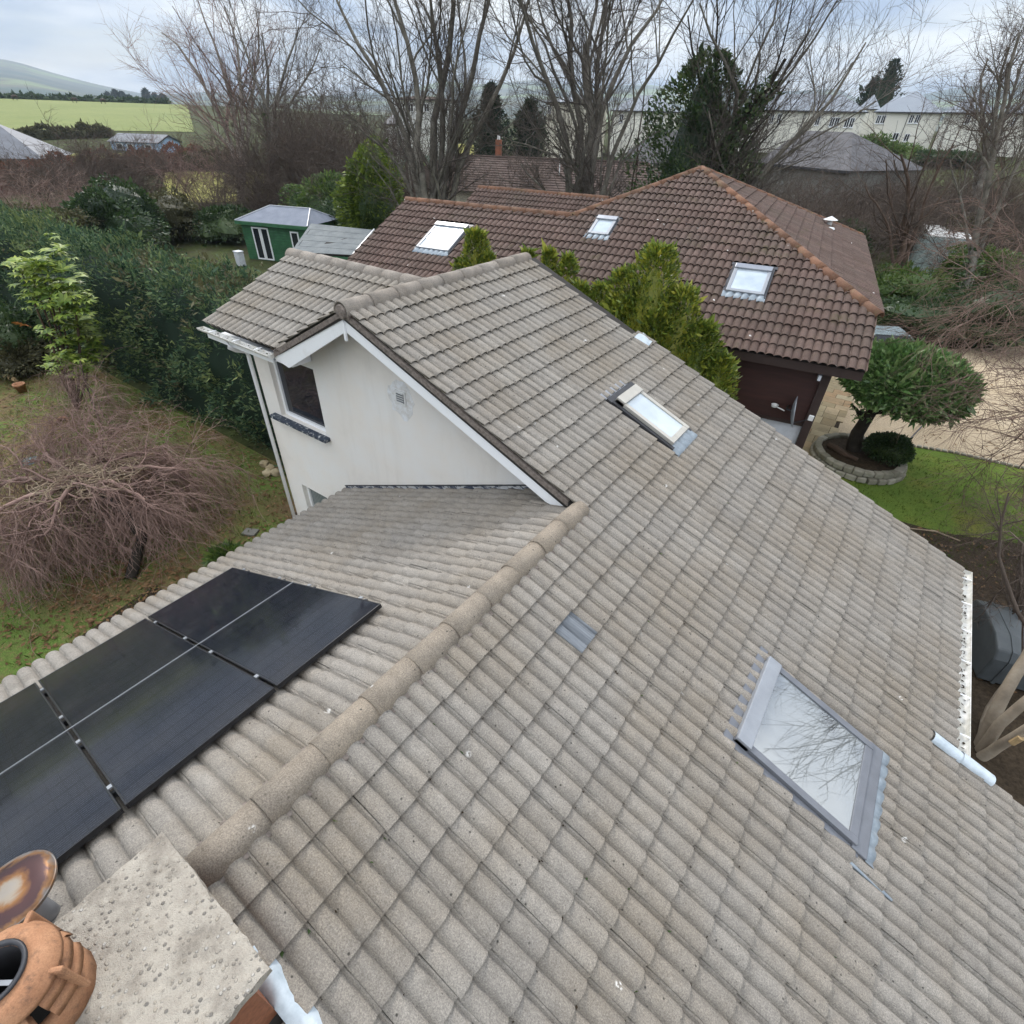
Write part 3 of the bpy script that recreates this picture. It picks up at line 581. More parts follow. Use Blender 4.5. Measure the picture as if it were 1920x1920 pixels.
# walls
WY = 0.42
def wall_cells(xs, zs, holes, y, name, mat, tops=(), skip=()):
    V = {}; F = []; vl = []
    def vid(x, z):
        q = (round(x, 4), round(z, 4))
        if q not in V: V[q] = len(vl); vl.append((x, y, z))
        return V[q]
    for i in range(len(xs)-1):
        for j in range(len(zs)-1):
            cx_, cz_ = (xs[i]+xs[i+1])/2, (zs[j]+zs[j+1])/2
            if any(h[0] < cx_ < h[1] and h[2] < cz_ < h[3] for h in list(holes)+list(skip)): continue
            F.append((vid(xs[i], zs[j]), vid(xs[i+1], zs[j]), vid(xs[i+1], zs[j+1]), vid(xs[i], zs[j+1])))
    for top in tops: F.append(tuple(vid(*t) for t in top))
    for h in holes:                   # reveals
        o = len(vl); c = [(h[0], h[2]), (h[1], h[2]), (h[1], h[3]), (h[0], h[3])]; vl.extend([(x, y, z) for x, z in c]+[(x, y+.16, z) for x, z in c])
        F += [(o+i, o+(i+1) % 4, o+4+(i+1) % 4, o+4+i) for i in range(4)]
    me = bpy.data.meshes.new(name); me.from_pydata(vl, [], F); setmat(me, mat); me.validate(); return link(bpy.data.objects.new(name, me), house)
UW = (-2.86, -1.56, 3.575, 4.80); LWN = (-2.80, -1.10, 0.95, 2.05)
wall_cells([-3.29, -2.86, -2.80, -1.56, -1.10, 2.4, 3.9], [0, .95, 2.05, 3.575, 4.22, 4.80, 4.95], [UW, LWN], WY, 'wall', 'render_wall',
           [[(-3.29, 4.95), (-2.86, 4.95), (-2.80, 4.95), (-1.56, 4.95), (-1.10, 4.95), (2.4, 4.95), (2.4, lineP(2.4, .10)), (0.05, ZR-.12), (-1.9, lineS(-1.9, .1)), (-3.29, 5.02)],
            [(2.4, 4.22), (3.9, 4.22), (3.9, lineP(3.9, .10)), (2.4, 4.95), (2.4, 4.80)]], [(2.4, 3.9, 4.22, 4.95)])
Geo().box((-3.24, 2.2, 2.5), (0.1, 3.52, 5.0)).obj('wall', 'render_wall', house)
Geo().box((-0.75, -4.4, 1.2), (0.2, 9.2, 2.4)).obj('wall', 'render_wall', house)
Geo().box((7.62, 2.6, 1.32), (0.2, 3.3, 2.64)).obj('wall', 'render_wall', house)
Geo().box((8.85, -4.1, 1.1), (0.2, 9.6, 2.2)).obj('wall', 'render_wall', house)
Geo().prism([(-3.2, 4.2, 0), (7.5, 4.2, 0), (7.5, 4.2, 2.75), (0.1, 4.2, 5.85), (-3.2, 4.2, 4.4)], (0, .2, 0)).obj('wall', 'render_wall', house)
Geo().prism([(-0.7, -8.7, 0), (8.7, -8.7, 0), (8.7, -8.7, 2.1), (XN, -8.7, 4.4), (-0.7, -8.7, 2.6)], (0, -.2, 0)).obj('wall', 'render_wall', house)
def window(name, h, y, mull, parent, paneM):
    wn = bpy.data.objects.new(name, None); link(wn, parent); x0, x1, z0, z1 = h; t = .065; g = Geo()
    g.box(((x0+x1)/2, y, z0+t/2), (x1-x0, .07, t)).box(((x0+x1)/2, y, z1-t/2), (x1-x0, .07, t)).box((x0+t/2, y, (z0+z1)/2), (t, .07, z1-z0-2*t)).box((x1-t/2, y, (z0+z1)/2), (t, .07, z1-z0-2*t))
    for mxx in mull: g.box((mxx, y, (z0+z1)/2), (.06, .07, z1-z0-2*t))
    g.obj('window_frame', 'white_paint', wn); Geo().box(((x0+x1)/2, y+.01, (z0+z1)/2), (x1-x0-2*t, .012, z1-z0-2*t)).obj('pane', paneM, wn); return wn
w1 = window('window', UW, WY+.12, [], house, 'dark_glass'); w2 = window('window', LWN, WY+.12, [-2.1], house, 'curtain')
Geo().box((-2.28, WY-.015, 3.535), (1.60, .20, .07)).obj('sill', 'navy_flaking', w1, bevel=.008)
Geo().box((-2.45, WY+.150, 4.15), (.16, .004, 1.05)).obj('curtain_edge', 'room_shade', w1)
# flashing where the low roof meets the wall
a_, b_ = np.array((2.95, WY-.012, 4.375)), np.array((-1.29, WY-.012, 4.375-4.24*TA)); Geo().prism([a_+(0, 0, .03), b_+(0, 0, .03), b_-(0, 0, .13), a_-(0, 0, .13)], (0, .01, 0)).obj('wall_flashing', 'flaking_flashing', house)
Geo().bar(a_+(0, -.006, .035), b_+(0, -.006, .035), .018, .012).obj('flashing_edge', 'dark_metal', house)
# wall vent
vt = Geo().box((0.45, WY-.012, 4.885), (.20, .022, .20)).obj('wall_vent', 'white_plastic', house)
for i in range(5): Geo().box((0.45, WY-.03, 4.815+.035*i), (.155, .022, .008), ((1, 0, 0), (0, .8, -.6), (0, .6, .8))).obj('louvre', 'white_plastic', vt)
Geo().box((0.455, WY-.0245, 4.885), (.15, .004, .15)).obj('vent_opening', 'grey_metal', vt)
k = MB('paint_patch'); k.color(k.ramp(k.noise(9, 6, 0.75), [(0.40, (0.78, 0.79, 0.80)), (0.62, (0.60, 0.58, 0.54))])); k.rough(0.7)
rg = random.Random(9); Geo().prism([(0.45+math.cos(t)*(.27+rg.uniform(-.05, .05)), WY-.003, 4.85+math.sin(t)*(.30+rg.uniform(-.06, .06))) for t in np.linspace(0, 6.28, 22)[:-1]], (0, .002, 0)).obj('paint_patch', 'paint_patch', house)

# rooflights
def rooflight(fr, rc, parent, style, inner=None):
    a0, a1, s0, s1 = rc; R_ = bpy.data.objects.new('rooflight', None); link(R_, parent); ax = (fr['a'], fr['s'], fr['n']); am, sm = (a0+a1)/2, (s0+s1)/2
    t = .07; ht = {'grey': .085, 'beige': .11, 'white': .085}[style]; fm = {'grey': 'frame_grey', 'beige': 'beige_metal', 'white': 'frame_light'}[style]; hm = {'grey': 'frame_grey', 'beige': 'beige_metal', 'white': 'grey_metal'}[style]
    b = lambda g, ac, sc_, la, ls, h0, h1: g.box(fpt(fr, ac, sc_, (h0+h1)/2), (la, ls, h1-h0), ax)
    g = Geo(); b(g, a0+t/2, sm, t, s1-s0, -.02, ht+.02); b(g, a1-t/2, sm, t, s1-s0, -.02, ht+.02); b(g, am, s1-t*.6, a1-a0-2*t, t*1.2, -.02, ht+.015); g.obj('side_frame', fm, R_, bevel=.006)
    g = Geo(); b(g, am, s0+.075, a1-a0, .15, -.02, ht+.045); g.obj('hood', hm if style != 'grey' else 'frame_light', R_, bevel=.008)
    g = Geo(); b(g, am, (s0+.15+s1-.085)/2, a1-a0-2*t, s1-s0-.235, ht-.005, ht+.004); g.obj('pane', inner or 'sky_pane', R_)
    g = Geo(); b(g, a0-.035, sm, .06, s1-s0+.1, -.01, ht*.75); b(g, a1+.025, sm, .045, s1-s0+.1, -.01, ht*.75); b(g, am, s0-.05, a1-a0+.18, .09, -.01, ht*.8); g.obj('flashing', 'dark_metal' if style != 'grey' else 'frame_grey', R_)
    if style == 'grey': g = Geo(); b(g, am, s1+.045, a1-a0+.07, .15, -.005, .085); g.obj('lower_cover', hm, R_, bevel=.01)
    # apron dressed over the rolls below
    V = []; F = []; nA = 40; e0 = s1+(.11 if style == 'grey' else .0); e1 = s1+(.21 if style == 'grey' else .17)
    for i in range(nA+1):
        a = a0-.05+(a1-a0+.1)*i/nA; z = np.interp((a/TW) % 1, PU, PZ)*.046+.034
        for (s, dz) in ((e0, .0), (e1-.015, 0), (e1, -.02)): V.append(fpt(fr, a, s, z+dz))
    for i in range(nA):
        for j in range(2): F.append((3*i+j, 3*i+3+j, 3*i+4+j, 3*i+1+j))
    Geo().add(V, F).obj('lead_apron', 'lead', R_, True); return R_
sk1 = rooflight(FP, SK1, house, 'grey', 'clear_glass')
am = (SK1[0]+SK1[1])/2; ax = (FP['a'], FP['s'], FP['n'])
g = Geo(); g.box(fpt(FP, am, (SK1[2]+SK1[3])/2+.03, -.13), (.98, 1.1, .01), ax); g.obj('room_lining', 'room_shade', sk1)
Geo().box(fpt(FP, am+.20, (SK1[2]+SK1[3])/2+.03, -.02), (.50, 1.02, .006), ax).obj('blind', 'blind_cloth', sk1)
Geo().box(fpt(FP, am-.30, (SK1[2]+SK1[3])/2+.36, -.02), (.40, .34, .006), ax).obj('blind', 'blind_cloth', sk1)
Geo().box(fpt(FP, SK1[0]-.10, SK1[3]+.21, .03), (.10, .42, .03), ax).obj('flashing_tail', 'lead', sk1, bevel=.01)
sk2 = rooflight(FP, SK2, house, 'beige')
Geo().box(fpt(FP, (SK2[0]+SK2[1])/2-.03, SK2[2]-.12, .055), (.72, .20, .015), ax).obj('back_gutter', 'grey_metal', sk2)
Geo().box(fpt(FP, (SK2[0]+SK2[1])/2-.02, SK2[3]+.06, .02), (.70, .10, .01), ax).obj('front_apron', 'grey_metal', sk2)
# clear plastic tile
V, F = tile_arrays(0, 1, 0, 1); rm = np.stack([FP['a'], FP['s'], FP['n']], -1); o = obj_np('clear_roof_tile', V@rm.T+fpt(FP, -1.5, 16*G, .002), F, 'clear_tile', deckP, True)
# lead at the stepped verge, and at the gutter end
V = []; F = []
for i in range(9):
    t = i/8; y = 4.06+.50*t; z = .06*math.sin(math.pi*min(1, t*1.3))+.03
    for j in range(5): V.append(fpt(FP, y, 8.02*G+.30*j/4*(1-.25*t), z+.01*math.sin(j*2+i)-(0.05 if t > .9 else 0)))
for i in range(8):
    for j in range(4): F.append((i*5+j, i*5+5+j, i*5+6+j, i*5+1+j))
Geo().add(V, F).obj('lead_patch', 'bright_lead', deckP, True)
for s0_, s1_, y_ in ((8.36, 8.70, .80), (8.69, 9.05, .82)):
    V = []; F = []
    for i in range(7):
        for j in range(9):
            t = math.pi*j/8; V.append(fpt(FP, y_+.075*math.cos(t)+.003*i, s0_+(s1_-s0_)*i/6, .045+.055*math.sin(t)+.012*(s0_ > 8.5)))
    for i in range(6):
        for j in range(8): F.append((i*9+j, i*9+9+j, i*9+10+j, i*9+1+j))
    Geo().add(V, F).obj('lead_roll', 'bright_lead', deckP, True)
Geo().bar((-0.0, 0, 0)+fpt(FP, .845, 8.62, -.03), fpt(FP, .845, 10.2, -.03), .03, .10).obj('verge_trim', 'white_paint', house)
# chimney
ch = Geo().box((4.02, -5.2, 4.0), (0.86, 1.32, 1.72)).obj('chimney', 'brown_brick', house)
SZ = 4.90
def rough_slab():
    bm = bmesh.new(); bmesh.ops.create_grid(bm, x_segments=26, y_segments=38, size=0.5)
    for v in bm.verts: v.co.x *= 1.0; v.co.y *= 1.56
    rr = random.Random(2)
    bm2 = bmesh.ops.extrude_face_region(bm, geom=bm.faces[:]); vs = [e for e in bm2['geom'] if isinstance(e, bmesh.types.BMVert)]
    for v in vs: v.co.z += 0.065
    for v in bm.verts:
        ex = abs(abs(v.co.x)-.5) < .01; ey = abs(abs(v.co.y)-.78) < .01
        if ex or ey: v.co.x += rr.gauss(0, .004); v.co.y += rr.gauss(0, .004)
        if v.co.z > .03: v.co.z += rr.gauss(0, .0025)-(.008 if (ex or ey) else 0)
    bmesh.ops.recalc_face_normals(bm, faces=bm.faces[:]); me = bpy.data.meshes.new('chimney_slab'); bm.to_mesh(me); setmat(me, 'aggregate'); o = link(bpy.data.objects.new('chimney_slab', me), ch); o.location = (4.01, -5.223, SZ-.065); return o
rough_slab()
Geo().bar((4.64, -4.42, 4.17), (4.66, -5.7, 4.17), .30, .03, FP['n']).obj('lead_apron', 'bright_lead', ch, bevel=.01)
V = []; F = []
for i in range(13):
    x = 4.18+.66*i/12
    for j in range(6): t = j/5; V.append((x, -4.44-.10+.13*t, ZR-x*TA+.05+.05*math.sin(math.pi*t)+.012*math.sin(i*1.3+j)-(0.03 if i == 12 else 0)))
for i in range(12):
    for j in range(5): F.append((i*6+j, i*6+6+j, i*6+7+j, i*6+1+j))
Geo().add(V, F).obj('lead_soaker', 'bright_lead', ch, True)
# louvred terracotta pot
POT = (3.80, -5.10)
def skirt(prof, n=48, cuts=(), seed=0):
    V = []; F = []; k_ = len(prof); rr_ = random.Random(seed)
    for j in range(n):
        an = 2*math.pi*j/n; jr = .88+rr_.gauss(0, .005)
        for (r, z) in prof: V.append((POT[0]+r*jr*math.cos(an), POT[1]+r*jr*math.sin(an), SZ+z+rr_.gauss(0, .0012)))
    for j in range(n):
        if any(c0 <= (j*360/n) % 90 < c1 for c0, c1 in cuts): continue
        for i in range(k_): F.append((j*k_+i, ((j+1) % n)*k_+i, ((j+1) % n)*k_+(i+1) % k_, j*k_+(i+1) % k_))
    return Geo().add(V, F)
skirt([(.225, .0), (.215, .10), (.195, .125), (.150, .130), (.150, .0)]).obj('chimney_pot', 'terracotta', ch, True)
skirt([(.242, .165), (.228, .205), (.160, .232), (.150, .222), (.212, .190)], cuts=((0, 12),), seed=2).obj('pot_louvre', 'terracotta', ch, True)
skirt([(.236, .250), (.222, .288), (.155, .318), (.145, .308), (.206, .274)], cuts=((0, 12),), seed=3).obj('pot_louvre', 'terracotta', ch, True)
skirt([(.232, .332), (.226, .350), (.190, .392), (.120, .418), (.112, .408), (.176, .376), (.212, .338)], seed=4).obj('pot_hood', 'terracotta', ch, True)
g = Geo(); g.lathe([(.148, .0), (.140, .40)], (POT[0], POT[1], SZ), 24); g.obj('pot_core', 'pot_black', ch)  # black core added so the slots between the louvres look shaded
g = Geo(); g.lathe([(.113, .400), (.120, .425), (.112, .432), (.100, .425), (.098, .30), (.095, .05)], (POT[0], POT[1], SZ), 32); g.obj('flue_liner', 'dark_metal', ch, True)
g = Geo(); g.lathe([(0, .12), (.097, .12)], (POT[0], POT[1], SZ), 24); g.obj('flue_disc', 'pot_black', ch)  # black disc closing the flue
for i in range(4):
    an = rad(45+90*i); c = np.array((POT[0]+.195*math.cos(an), POT[1]+.195*math.sin(an), SZ+.24)); Geo().box(c, (.085, .022, .26), ((math.cos(an), math.sin(an), 0), (-math.sin(an), math.cos(an), 0), (0, 0, 1))).obj('pot_rib', 'terracotta', ch, bevel=.01)
Geo().bar((POT[0]-.06, POT[1]-.05, SZ+.33), (POT[0]+.07, POT[1]+.045, SZ+.345), .018, .006).obj('flue_strap', 'light_metal', ch)
g = Geo(); g.lathe([(0, .03), (.10, .028), (.17, .016), (.195, .0), (.20, .006), (.205, .0), (.198, -.02), (.19, -.02)], (0, 0, 0), 48); o = g.obj('metal_cowl', 'heat_tinted_steel', ch, True); o.location = (3.115, -5.055, 4.80); o.rotation_euler = (rad(4), rad(-6), 0)
Geo().tube([(3.10, -5.06, 4.1), (3.115, -5.055, 4.79)], .065, 16).obj('flue_pipe', 'grey_metal', ch, True)

# ------------------------------------------------------------------ solar panels (on rails above the left slope)
PL = 1.72; PWD = 1.134; LIFT = .115
def solar(a1, s0, label):
    """a1 = far edge (Y), s0 = upper edge; long side runs down the slope"""
    t = thing('solar_panel', label, 'solar panel', fpt(FL, a1, s0, LIFT), 0, 'solar panels on the left slope')
    M = Matrix.Identity(4)
    for r in range(3): M[r][0], M[r][1], M[r][2], M[r][3] = FL['s'][r], -FL['a'][r], FL['n'][r], fpt(FL, a1, s0, LIFT)[r]
    t.matrix_world = M; fw_ = .014
    Geo().box((PL/2, PWD/2, .028), (PL-2*fw_, PWD-2*fw_, .006)).obj('cell_sheet', 'solar_cell', t)
    g = Geo(); g.box((PL/2, fw_/2, .012), (PL, fw_, .042)).box((PL/2, PWD-fw_/2, .012), (PL, fw_, .042)).box((fw_/2, PWD/2, .012), (fw_, PWD-2*fw_, .042)).box((PL-fw_/2, PWD/2, .012), (fw_, PWD-2*fw_, .042)); g.obj('panel_frame', 'black_frame', t, bevel=.002)
    for x in (.35, 1.37): Geo().box((x, -.012, .032), (.05, .03, .014)).obj('clamp', 'aluminium', t)
    return t
Y1 = -2.225; S1 = .90
names = [['black solar panel nearest the ridge, closest to the gable wall', 'black solar panel nearest the ridge, second from the gable wall', 'black solar panel nearest the ridge, beside the chimney'], ['black solar panel nearest the eaves, closest to the gable wall', 'black solar panel nearest the eaves, second from the gable wall', 'black solar panel nearest the eaves, cut by the left edge']]
for col_ in range(3):
    for row in range(2): solar(Y1-col_*(PWD+.024), S1+row*(PL+.018), names[row][col_])
for i, s in enumerate((S1+.35, S1+1.37, S1+PL+.37, S1+PL+1.39)):
    rl = Geo().bar(fpt(FL, Y1+.06, s, .075), fpt(FL, Y1-3*(PWD+.024)-.06, s, .075), .04, .05, FL['n']).obj('mounting_rail', 'dark_metal')
    tag(rl, ['dark rail under the solar panels, topmost by the ridge', 'dark rail under the upper solar panels, second from the ridge', 'dark rail under the lower solar panels, third from the ridge', 'dark rail under the solar panels, lowest by the eaves'][i], 'rail', 'rails under the solar panels')
for i in range(2):
    sj = Geo().bar(fpt(FL, Y1-1e-3 if i else Y1, S1+PL+.009, LIFT+.034), fpt(FL, Y1-3*(PWD+.024), S1+PL+.009, LIFT+.034), .011, .006, FL['n']) if i == 0 else None
    if sj: tag(sj.obj('joint_strip', 'aluminium'), 'thin pale strip between the upper and lower solar panels', 'strip')
# ------------------------------------------------------------------ ground, field, hills
def polar_sheet(name, az0, az1, naz, Ds, mat, dz=0.0, zfun=None):
    V = []; F = []; nd = len(Ds)
    for i in range(naz+1):
        az = rad(az0+(az1-az0)*i/naz)
        for D in Ds:
            x = CAM[0]+D*math.sin(az); y = CAM[1]+D*math.cos(az); V.append((x, y, float(hgt(x, y) if zfun is None else zfun(x, y, D, math.degrees(az)))+dz))
    for i in range(naz):
        for j in range(nd-1): F.append((i*nd+j, i*nd+nd+j, i*nd+nd+j+1, i*nd+j+1))
    return structure(obj_np(name, V, F, mat, None, True))
polar_sheet('ground', -180, 180, 144, [0.01, 20, 40, 58, 70, 85, 95, 115, 135, 148, 170, 190, 230, 300, 400, 440, 600, 900, 1500, 3000, 6000], 'earth')
def sheet(name, poly, z, mat):
    me = bpy.data.meshes.new(name); me.from_pydata([(p[0], p[1], z) for p in poly], [], [tuple(range(len(poly)))]); setmat(me, mat); me.validate()
    return structure(link(bpy.data.objects.new(name, me)))
def g0(x, y): return atz(x, y, 0.0)[:2]
sheet('garden_lawn', [(-3.4, 2.3), (-40, 2.2), (-40, -14), (-1.2, -14), (-1.2, 0.3), (-3.4, 0.3)], 0.004, 'leafy_lawn')
sheet('rear_lawn', [(-40, 5), (-40, 34), (-12, 34), (-10, 5)], 0.004, 'earth')
LE = [g0(1525, 850), g0(1590, 826), g0(1700, 836), g0(1790, 851), g0(1860, 867), g0(1935, 884), (16, 15.6), (22, 14.5)]
sheet('front_lawn', [tuple(p) for p in LE]+[(22, 9.2), g0(1930, 1022), g0(1860, 1012), g0(1770, 1000), g0(1680, 975), (6.0, 8.0), (4.9, 9.0)], 0.004, 'green_lawn')
sheet('gravel_drive', [tuple(p) for p in LE[1:]]+[(34, 14.5), (34, 31), (14, 33), g0(1800, 655), (6, 26), (3.6, 25), (4.2, 15)], 0.008, 'gravel')
sheet('soil_bed', [(6.0, 4.4), (6.0, 8.0)]+[tuple(g0(*q)) for q in ((1680, 975), (1770, 1000), (1860, 1012), (1930, 1022))]+[(22, 9.2), (22, -6), (8.95, -6), (8.9, 0.9), (7.7, 0.9), (7.7, 4.4)], 0.006, 'dark_soil')
# far field, meadow, bright strip
az_ = lambda x: math.degrees(math.atan2(*(at(x, 200, 10)[:2]-CAM[:2])))
polar_sheet('field', -96, az_(352), 50, list(np.linspace(193, 408, 16)), 'field_grass', 0.12)
polar_sheet('meadow', az_(262), az_(470), 14, [74, 80, 86, 92, 100, 108], 'lime_grass', 0.05)
polar_sheet('paddock', az_(60), az_(200), 10, [120, 128, 136, 144], 'lime_grass', 0.06)
polar_sheet('school_green', az_(745), az_(890), 10, [105, 118, 130, 150, 175], 'lime_grass', 0.08)
polar_sheet('grass_bank', az_(1600), az_(1950), 14, [95, 105, 118], 'earth', 0.08)
# hills
HP = [(-900, 60), (-300, 88), (0, 108), (60, 116), (130, 140), (200, 160), (290, 179), (400, 172), (600, 180), (760, 170), (830, 152), (900, 158), (1000, 150), (1100, 163), (1200, 158), (1300, 168), (1450, 172), (1560, 166), (1615, 190), (1690, 184), (1760, 168), (1850, 154), (1930, 150), (2200, 140), (3200, 130)]
HA = [az_(x) for x, y in HP]; HZ = [at(x, y, 5400)[2] for x, y in HP]
def hill_z(x, y, D, az):
    c = np.interp(az, HA, HZ); t = np.clip((D-1500)/3900, 0, 1); n = 6*math.sin(x*.004+1)*math.sin(y*.0031)+9*math.sin(x*.0011)*math.sin(y*.0017+2)
    return 6+(c-6)*float(t**1.4)+n*math.sin(math.pi*min(1, t))*0.8
polar_sheet('hills', -88, 26, 150, [1450, 1700, 2000, 2400, 2800, 3200, 3600, 4000, 4500, 5000, 5400, 5800, 6100], 'hill_ground', 0, lambda x, y, D, az: hill_z(x, y, min(D, 5400), az)-(max(0, D-5400)*.06))

# ------------------------------------------------------------------ bare branches and leaves
class Tree:
    """branches grown level by level as arrays; trunk levels and twig levels end in two meshes"""
    def __init__(s, seed): s.r = np.random.default_rng(seed); s.levels = []
    def stems(s, lines, radii, k=10, wob=0.03):
        P = []; R = []
        for ln, (r0, r1) in zip(lines, radii):
            ln = np.array(ln, float); d = np.concatenate([[0], np.cumsum(np.linalg.norm(np.diff(ln, axis=0), axis=1))]); t = np.linspace(0, d[-1], k); q = np.stack([np.interp(t, d, ln[:, i]) for i in range(3)], -1)
            q[1:-1] = q[1:-1]*.6+.2*(q[:-2]+q[2:])
            q[1:] += s.r.normal(0, wob*d[-1]/k, (k-1, 3)); P.append(q); R.append(np.linspace(r0, r1, k))
        s.levels.append((np.array(P), np.array(R))); return s
    def branch(s, n, length, angle=(25, 55), k=5, lo=.25, hi=1.0, trop=0.05, wob=.18, rr=.55, rmin=.002, taper=.35, rfix=None, lensd=.3, src=-1, shrink=0.0, flat=1.0):
        P, R = s.levels[src]; nb, kk, _ = P.shape; m = nb*n; pi = np.repeat(np.arange(nb), n); t = s.r.uniform(lo, hi, m)*(kk-1); i0 = np.minimum(t.astype(int), kk-2); f = (t-i0)[:, None]
        st = P[pi, i0]*(1-f)+P[pi, i0+1]*f; tg = P[pi, i0+1]-P[pi, i0]; tg /= (np.linalg.norm(tg, axis=1, keepdims=True)+1e-9); pr = (R[pi, i0]*(1-f[:, 0])+R[pi, i0+1]*f[:, 0])
        rv = s.r.normal(0, 1, (m, 3)); rv -= tg*np.sum(rv*tg, 1, keepdims=True); rv /= (np.linalg.norm(rv, axis=1, keepdims=True)+1e-9); an = np.radians(s.r.uniform(angle[0], angle[1], m))[:, None]
        d = tg*np.cos(an)+rv*np.sin(an); d[:, 2] *= flat
        d /= np.linalg.norm(d, axis=1, keepdims=True)
        Ln = length*np.exp(s.r.normal(0, lensd, m))*(1-shrink*(t/(kk-1))); Q = np.zeros((m, k, 3)); Q[:, 0] = st
        for j in range(1, k):
            d = d+s.r.normal(0, wob, (m, 3)); d[:, 2] += trop; d /= np.linalg.norm(d, axis=1, keepdims=True); Q[:, j] = Q[:, j-1]+d*(Ln/(k-1))[:, None]
        r0 = np.maximum(pr*rr, rmin) if rfix is None else np.full(m, rfix); Rn = r0[:, None]*np.linspace(1, taper, k)[None]
        s.levels.append((Q, Rn)); return s
    def clipz(s, zmin=0.02):
        for i, (P, R) in enumerate(s.levels): P[..., 2] = np.maximum(P[..., 2], zmin)
        return s
    @staticmethod
    def tubes(levels, sides):
        VV = []; FF = []; off = 0
        for (P, R), sd in zip(levels, sides):
            nb, k, _ = P.shape; T = np.zeros_like(P); T[:, 1:-1] = P[:, 2:]-P[:, :-2]; T[:, 0] = P[:, 1]-P[:, 0]; T[:, -1] = P[:, -1]-P[:, -2]; T /= (np.linalg.norm(T, axis=-1, keepdims=True)+1e-9)
            mt = T.mean(1); ref = np.where((np.abs(mt[:, 2]) < .8)[:, None], np.array([[0, 0, 1.]]), np.array([[1., 0, 0]]))[:, None]; U = np.cross(T, np.broadcast_to(ref, T.shape)); U /= (np.linalg.norm(U, axis=-1, keepdims=True)+1e-9); W = np.cross(T, U)
            an = np.arange(sd)*2*math.pi/sd; V = P[:, :, None]+R[:, :, None, None]*(U[:, :, None]*np.cos(an)[None, None, :, None]+W[:, :, None]*np.sin(an)[None, None, :, None]); VV.append(V.reshape(-1, 3))
            b = (np.arange(nb)*k*sd)[:, None, None]; i = (np.arange(k-1)*sd)[None, :, None]; j = np.arange(sd)[None, None]; j1 = (j+1) % sd
            FF.append(np.stack([b+i+j, b+i+j1, b+i+sd+j1, b+i+sd+j], -1).reshape(-1, 4)+off); off += nb*k*sd
        return np.concatenate(VV), np.concatenate(FF)
    def build(s, root, nt, trunk_mat, twig_mat, crown='crown', sides=(7, 5, 4, 3, 3, 3)):
        V, F = s.tubes(s.levels[:nt], sides[:nt]); a = obj_np('trunk', V, F, trunk_mat, root, True)
        b = None
        if len(s.levels) > nt: V, F = s.tubes(s.levels[nt:], sides[nt:nt+9]+(3,)*9); b = obj_np(crown, V, F, twig_mat, root, False)
        return a, b
def leaves(P, Nn, size, aspect=.45, seed=0, spread=.8, bend=0.0, jit=.35, dirbias=None):
    """one pointed leaf (two triangles, folded) per point"""
    r = np.random.default_rng(seed); n = len(P); d = Nn+r.normal(0, spread, (n, 3))
    if dirbias is not None: d = d+np.array(dirbias)
    d /= (np.linalg.norm(d, axis=1, keepdims=True)+1e-9); q = r.normal(0, 1, (n, 3)); q -= d*np.sum(q*d, 1, keepdims=True); q /= (np.linalg.norm(q, axis=1, keepdims=True)+1e-9); L_ = (size*np.exp(r.normal(0, jit, n)))[:, None]
    nr = np.cross(d, q); c = P+d*L_*.45
    V = np.stack([P, c+q*L_*aspect*.5-nr*L_*bend, P+d*L_-nr*L_*bend*1.5, c-q*L_*aspect*.5-nr*L_*bend], 1).reshape(-1, 3); F = np.arange(4*n).reshape(n, 4); return V, F
def fbm(P, sc, seed):
    r = np.random.default_rng(seed); v = np.zeros(len(P)); a = 1.0
    for o in range(4):
        for q in range(3):
            kx = r.normal(0, 1, 3); kx *= sc*(1.9**o)/np.linalg.norm(kx); v += a*np.sin(P@kx+r.uniform(0, 6.28))/1.7
        a *= .55
    return v
def bush_points(n, rx, ry, rz, seed, lump=.22, freq=None, shell=.35, zmin=0.0, clump=0.0, top=1.0):
    r = np.random.default_rng(seed); d = r.normal(0, 1, (n, 3)); d[:, 2] = np.where(d[:, 2] < -.75, -d[:, 2], d[:, 2]); d /= np.linalg.norm(d, axis=1, keepdims=True)
    k = 1+lump*fbm(d*3, (freq or 1.0), seed+1); dep = 1-shell*r.random(n)**2.2; P = d*(k*dep)[:, None]*np.array([rx, ry, rz]); P[:, 2] += rz
    Nn = d/np.array([rx, ry, rz]); Nn /= np.linalg.norm(Nn, axis=1, keepdims=True)
    if clump > 0: ok = fbm(P, clump, seed+5) > -.55; P, Nn = P[ok], Nn[ok]
    P[:, 2] = np.maximum(P[:, 2], zmin); return P, Nn
def core_mesh(name, rx, ry, rz, seed, mat, root, lump=.22, scale=.80, z0=0.0):
    bm = bmesh.new(); bmesh.ops.create_icosphere(bm, subdivisions=3, radius=1.0); Q = np.array([v.co[:] for v in bm.verts]); kk = 1+lump*fbm(Q*3, 1.0, seed+1)
    for v, f in zip(bm.verts, kk): c = np.array(v.co)*f*scale*np.array([rx, ry, rz]); v.co = (c[0], c[1], max(z0, c[2]+rz))
    me = bpy.data.meshes.new(name); bm.to_mesh(me); setmat(me, mat); return link(bpy.data.objects.new(name, me), root)
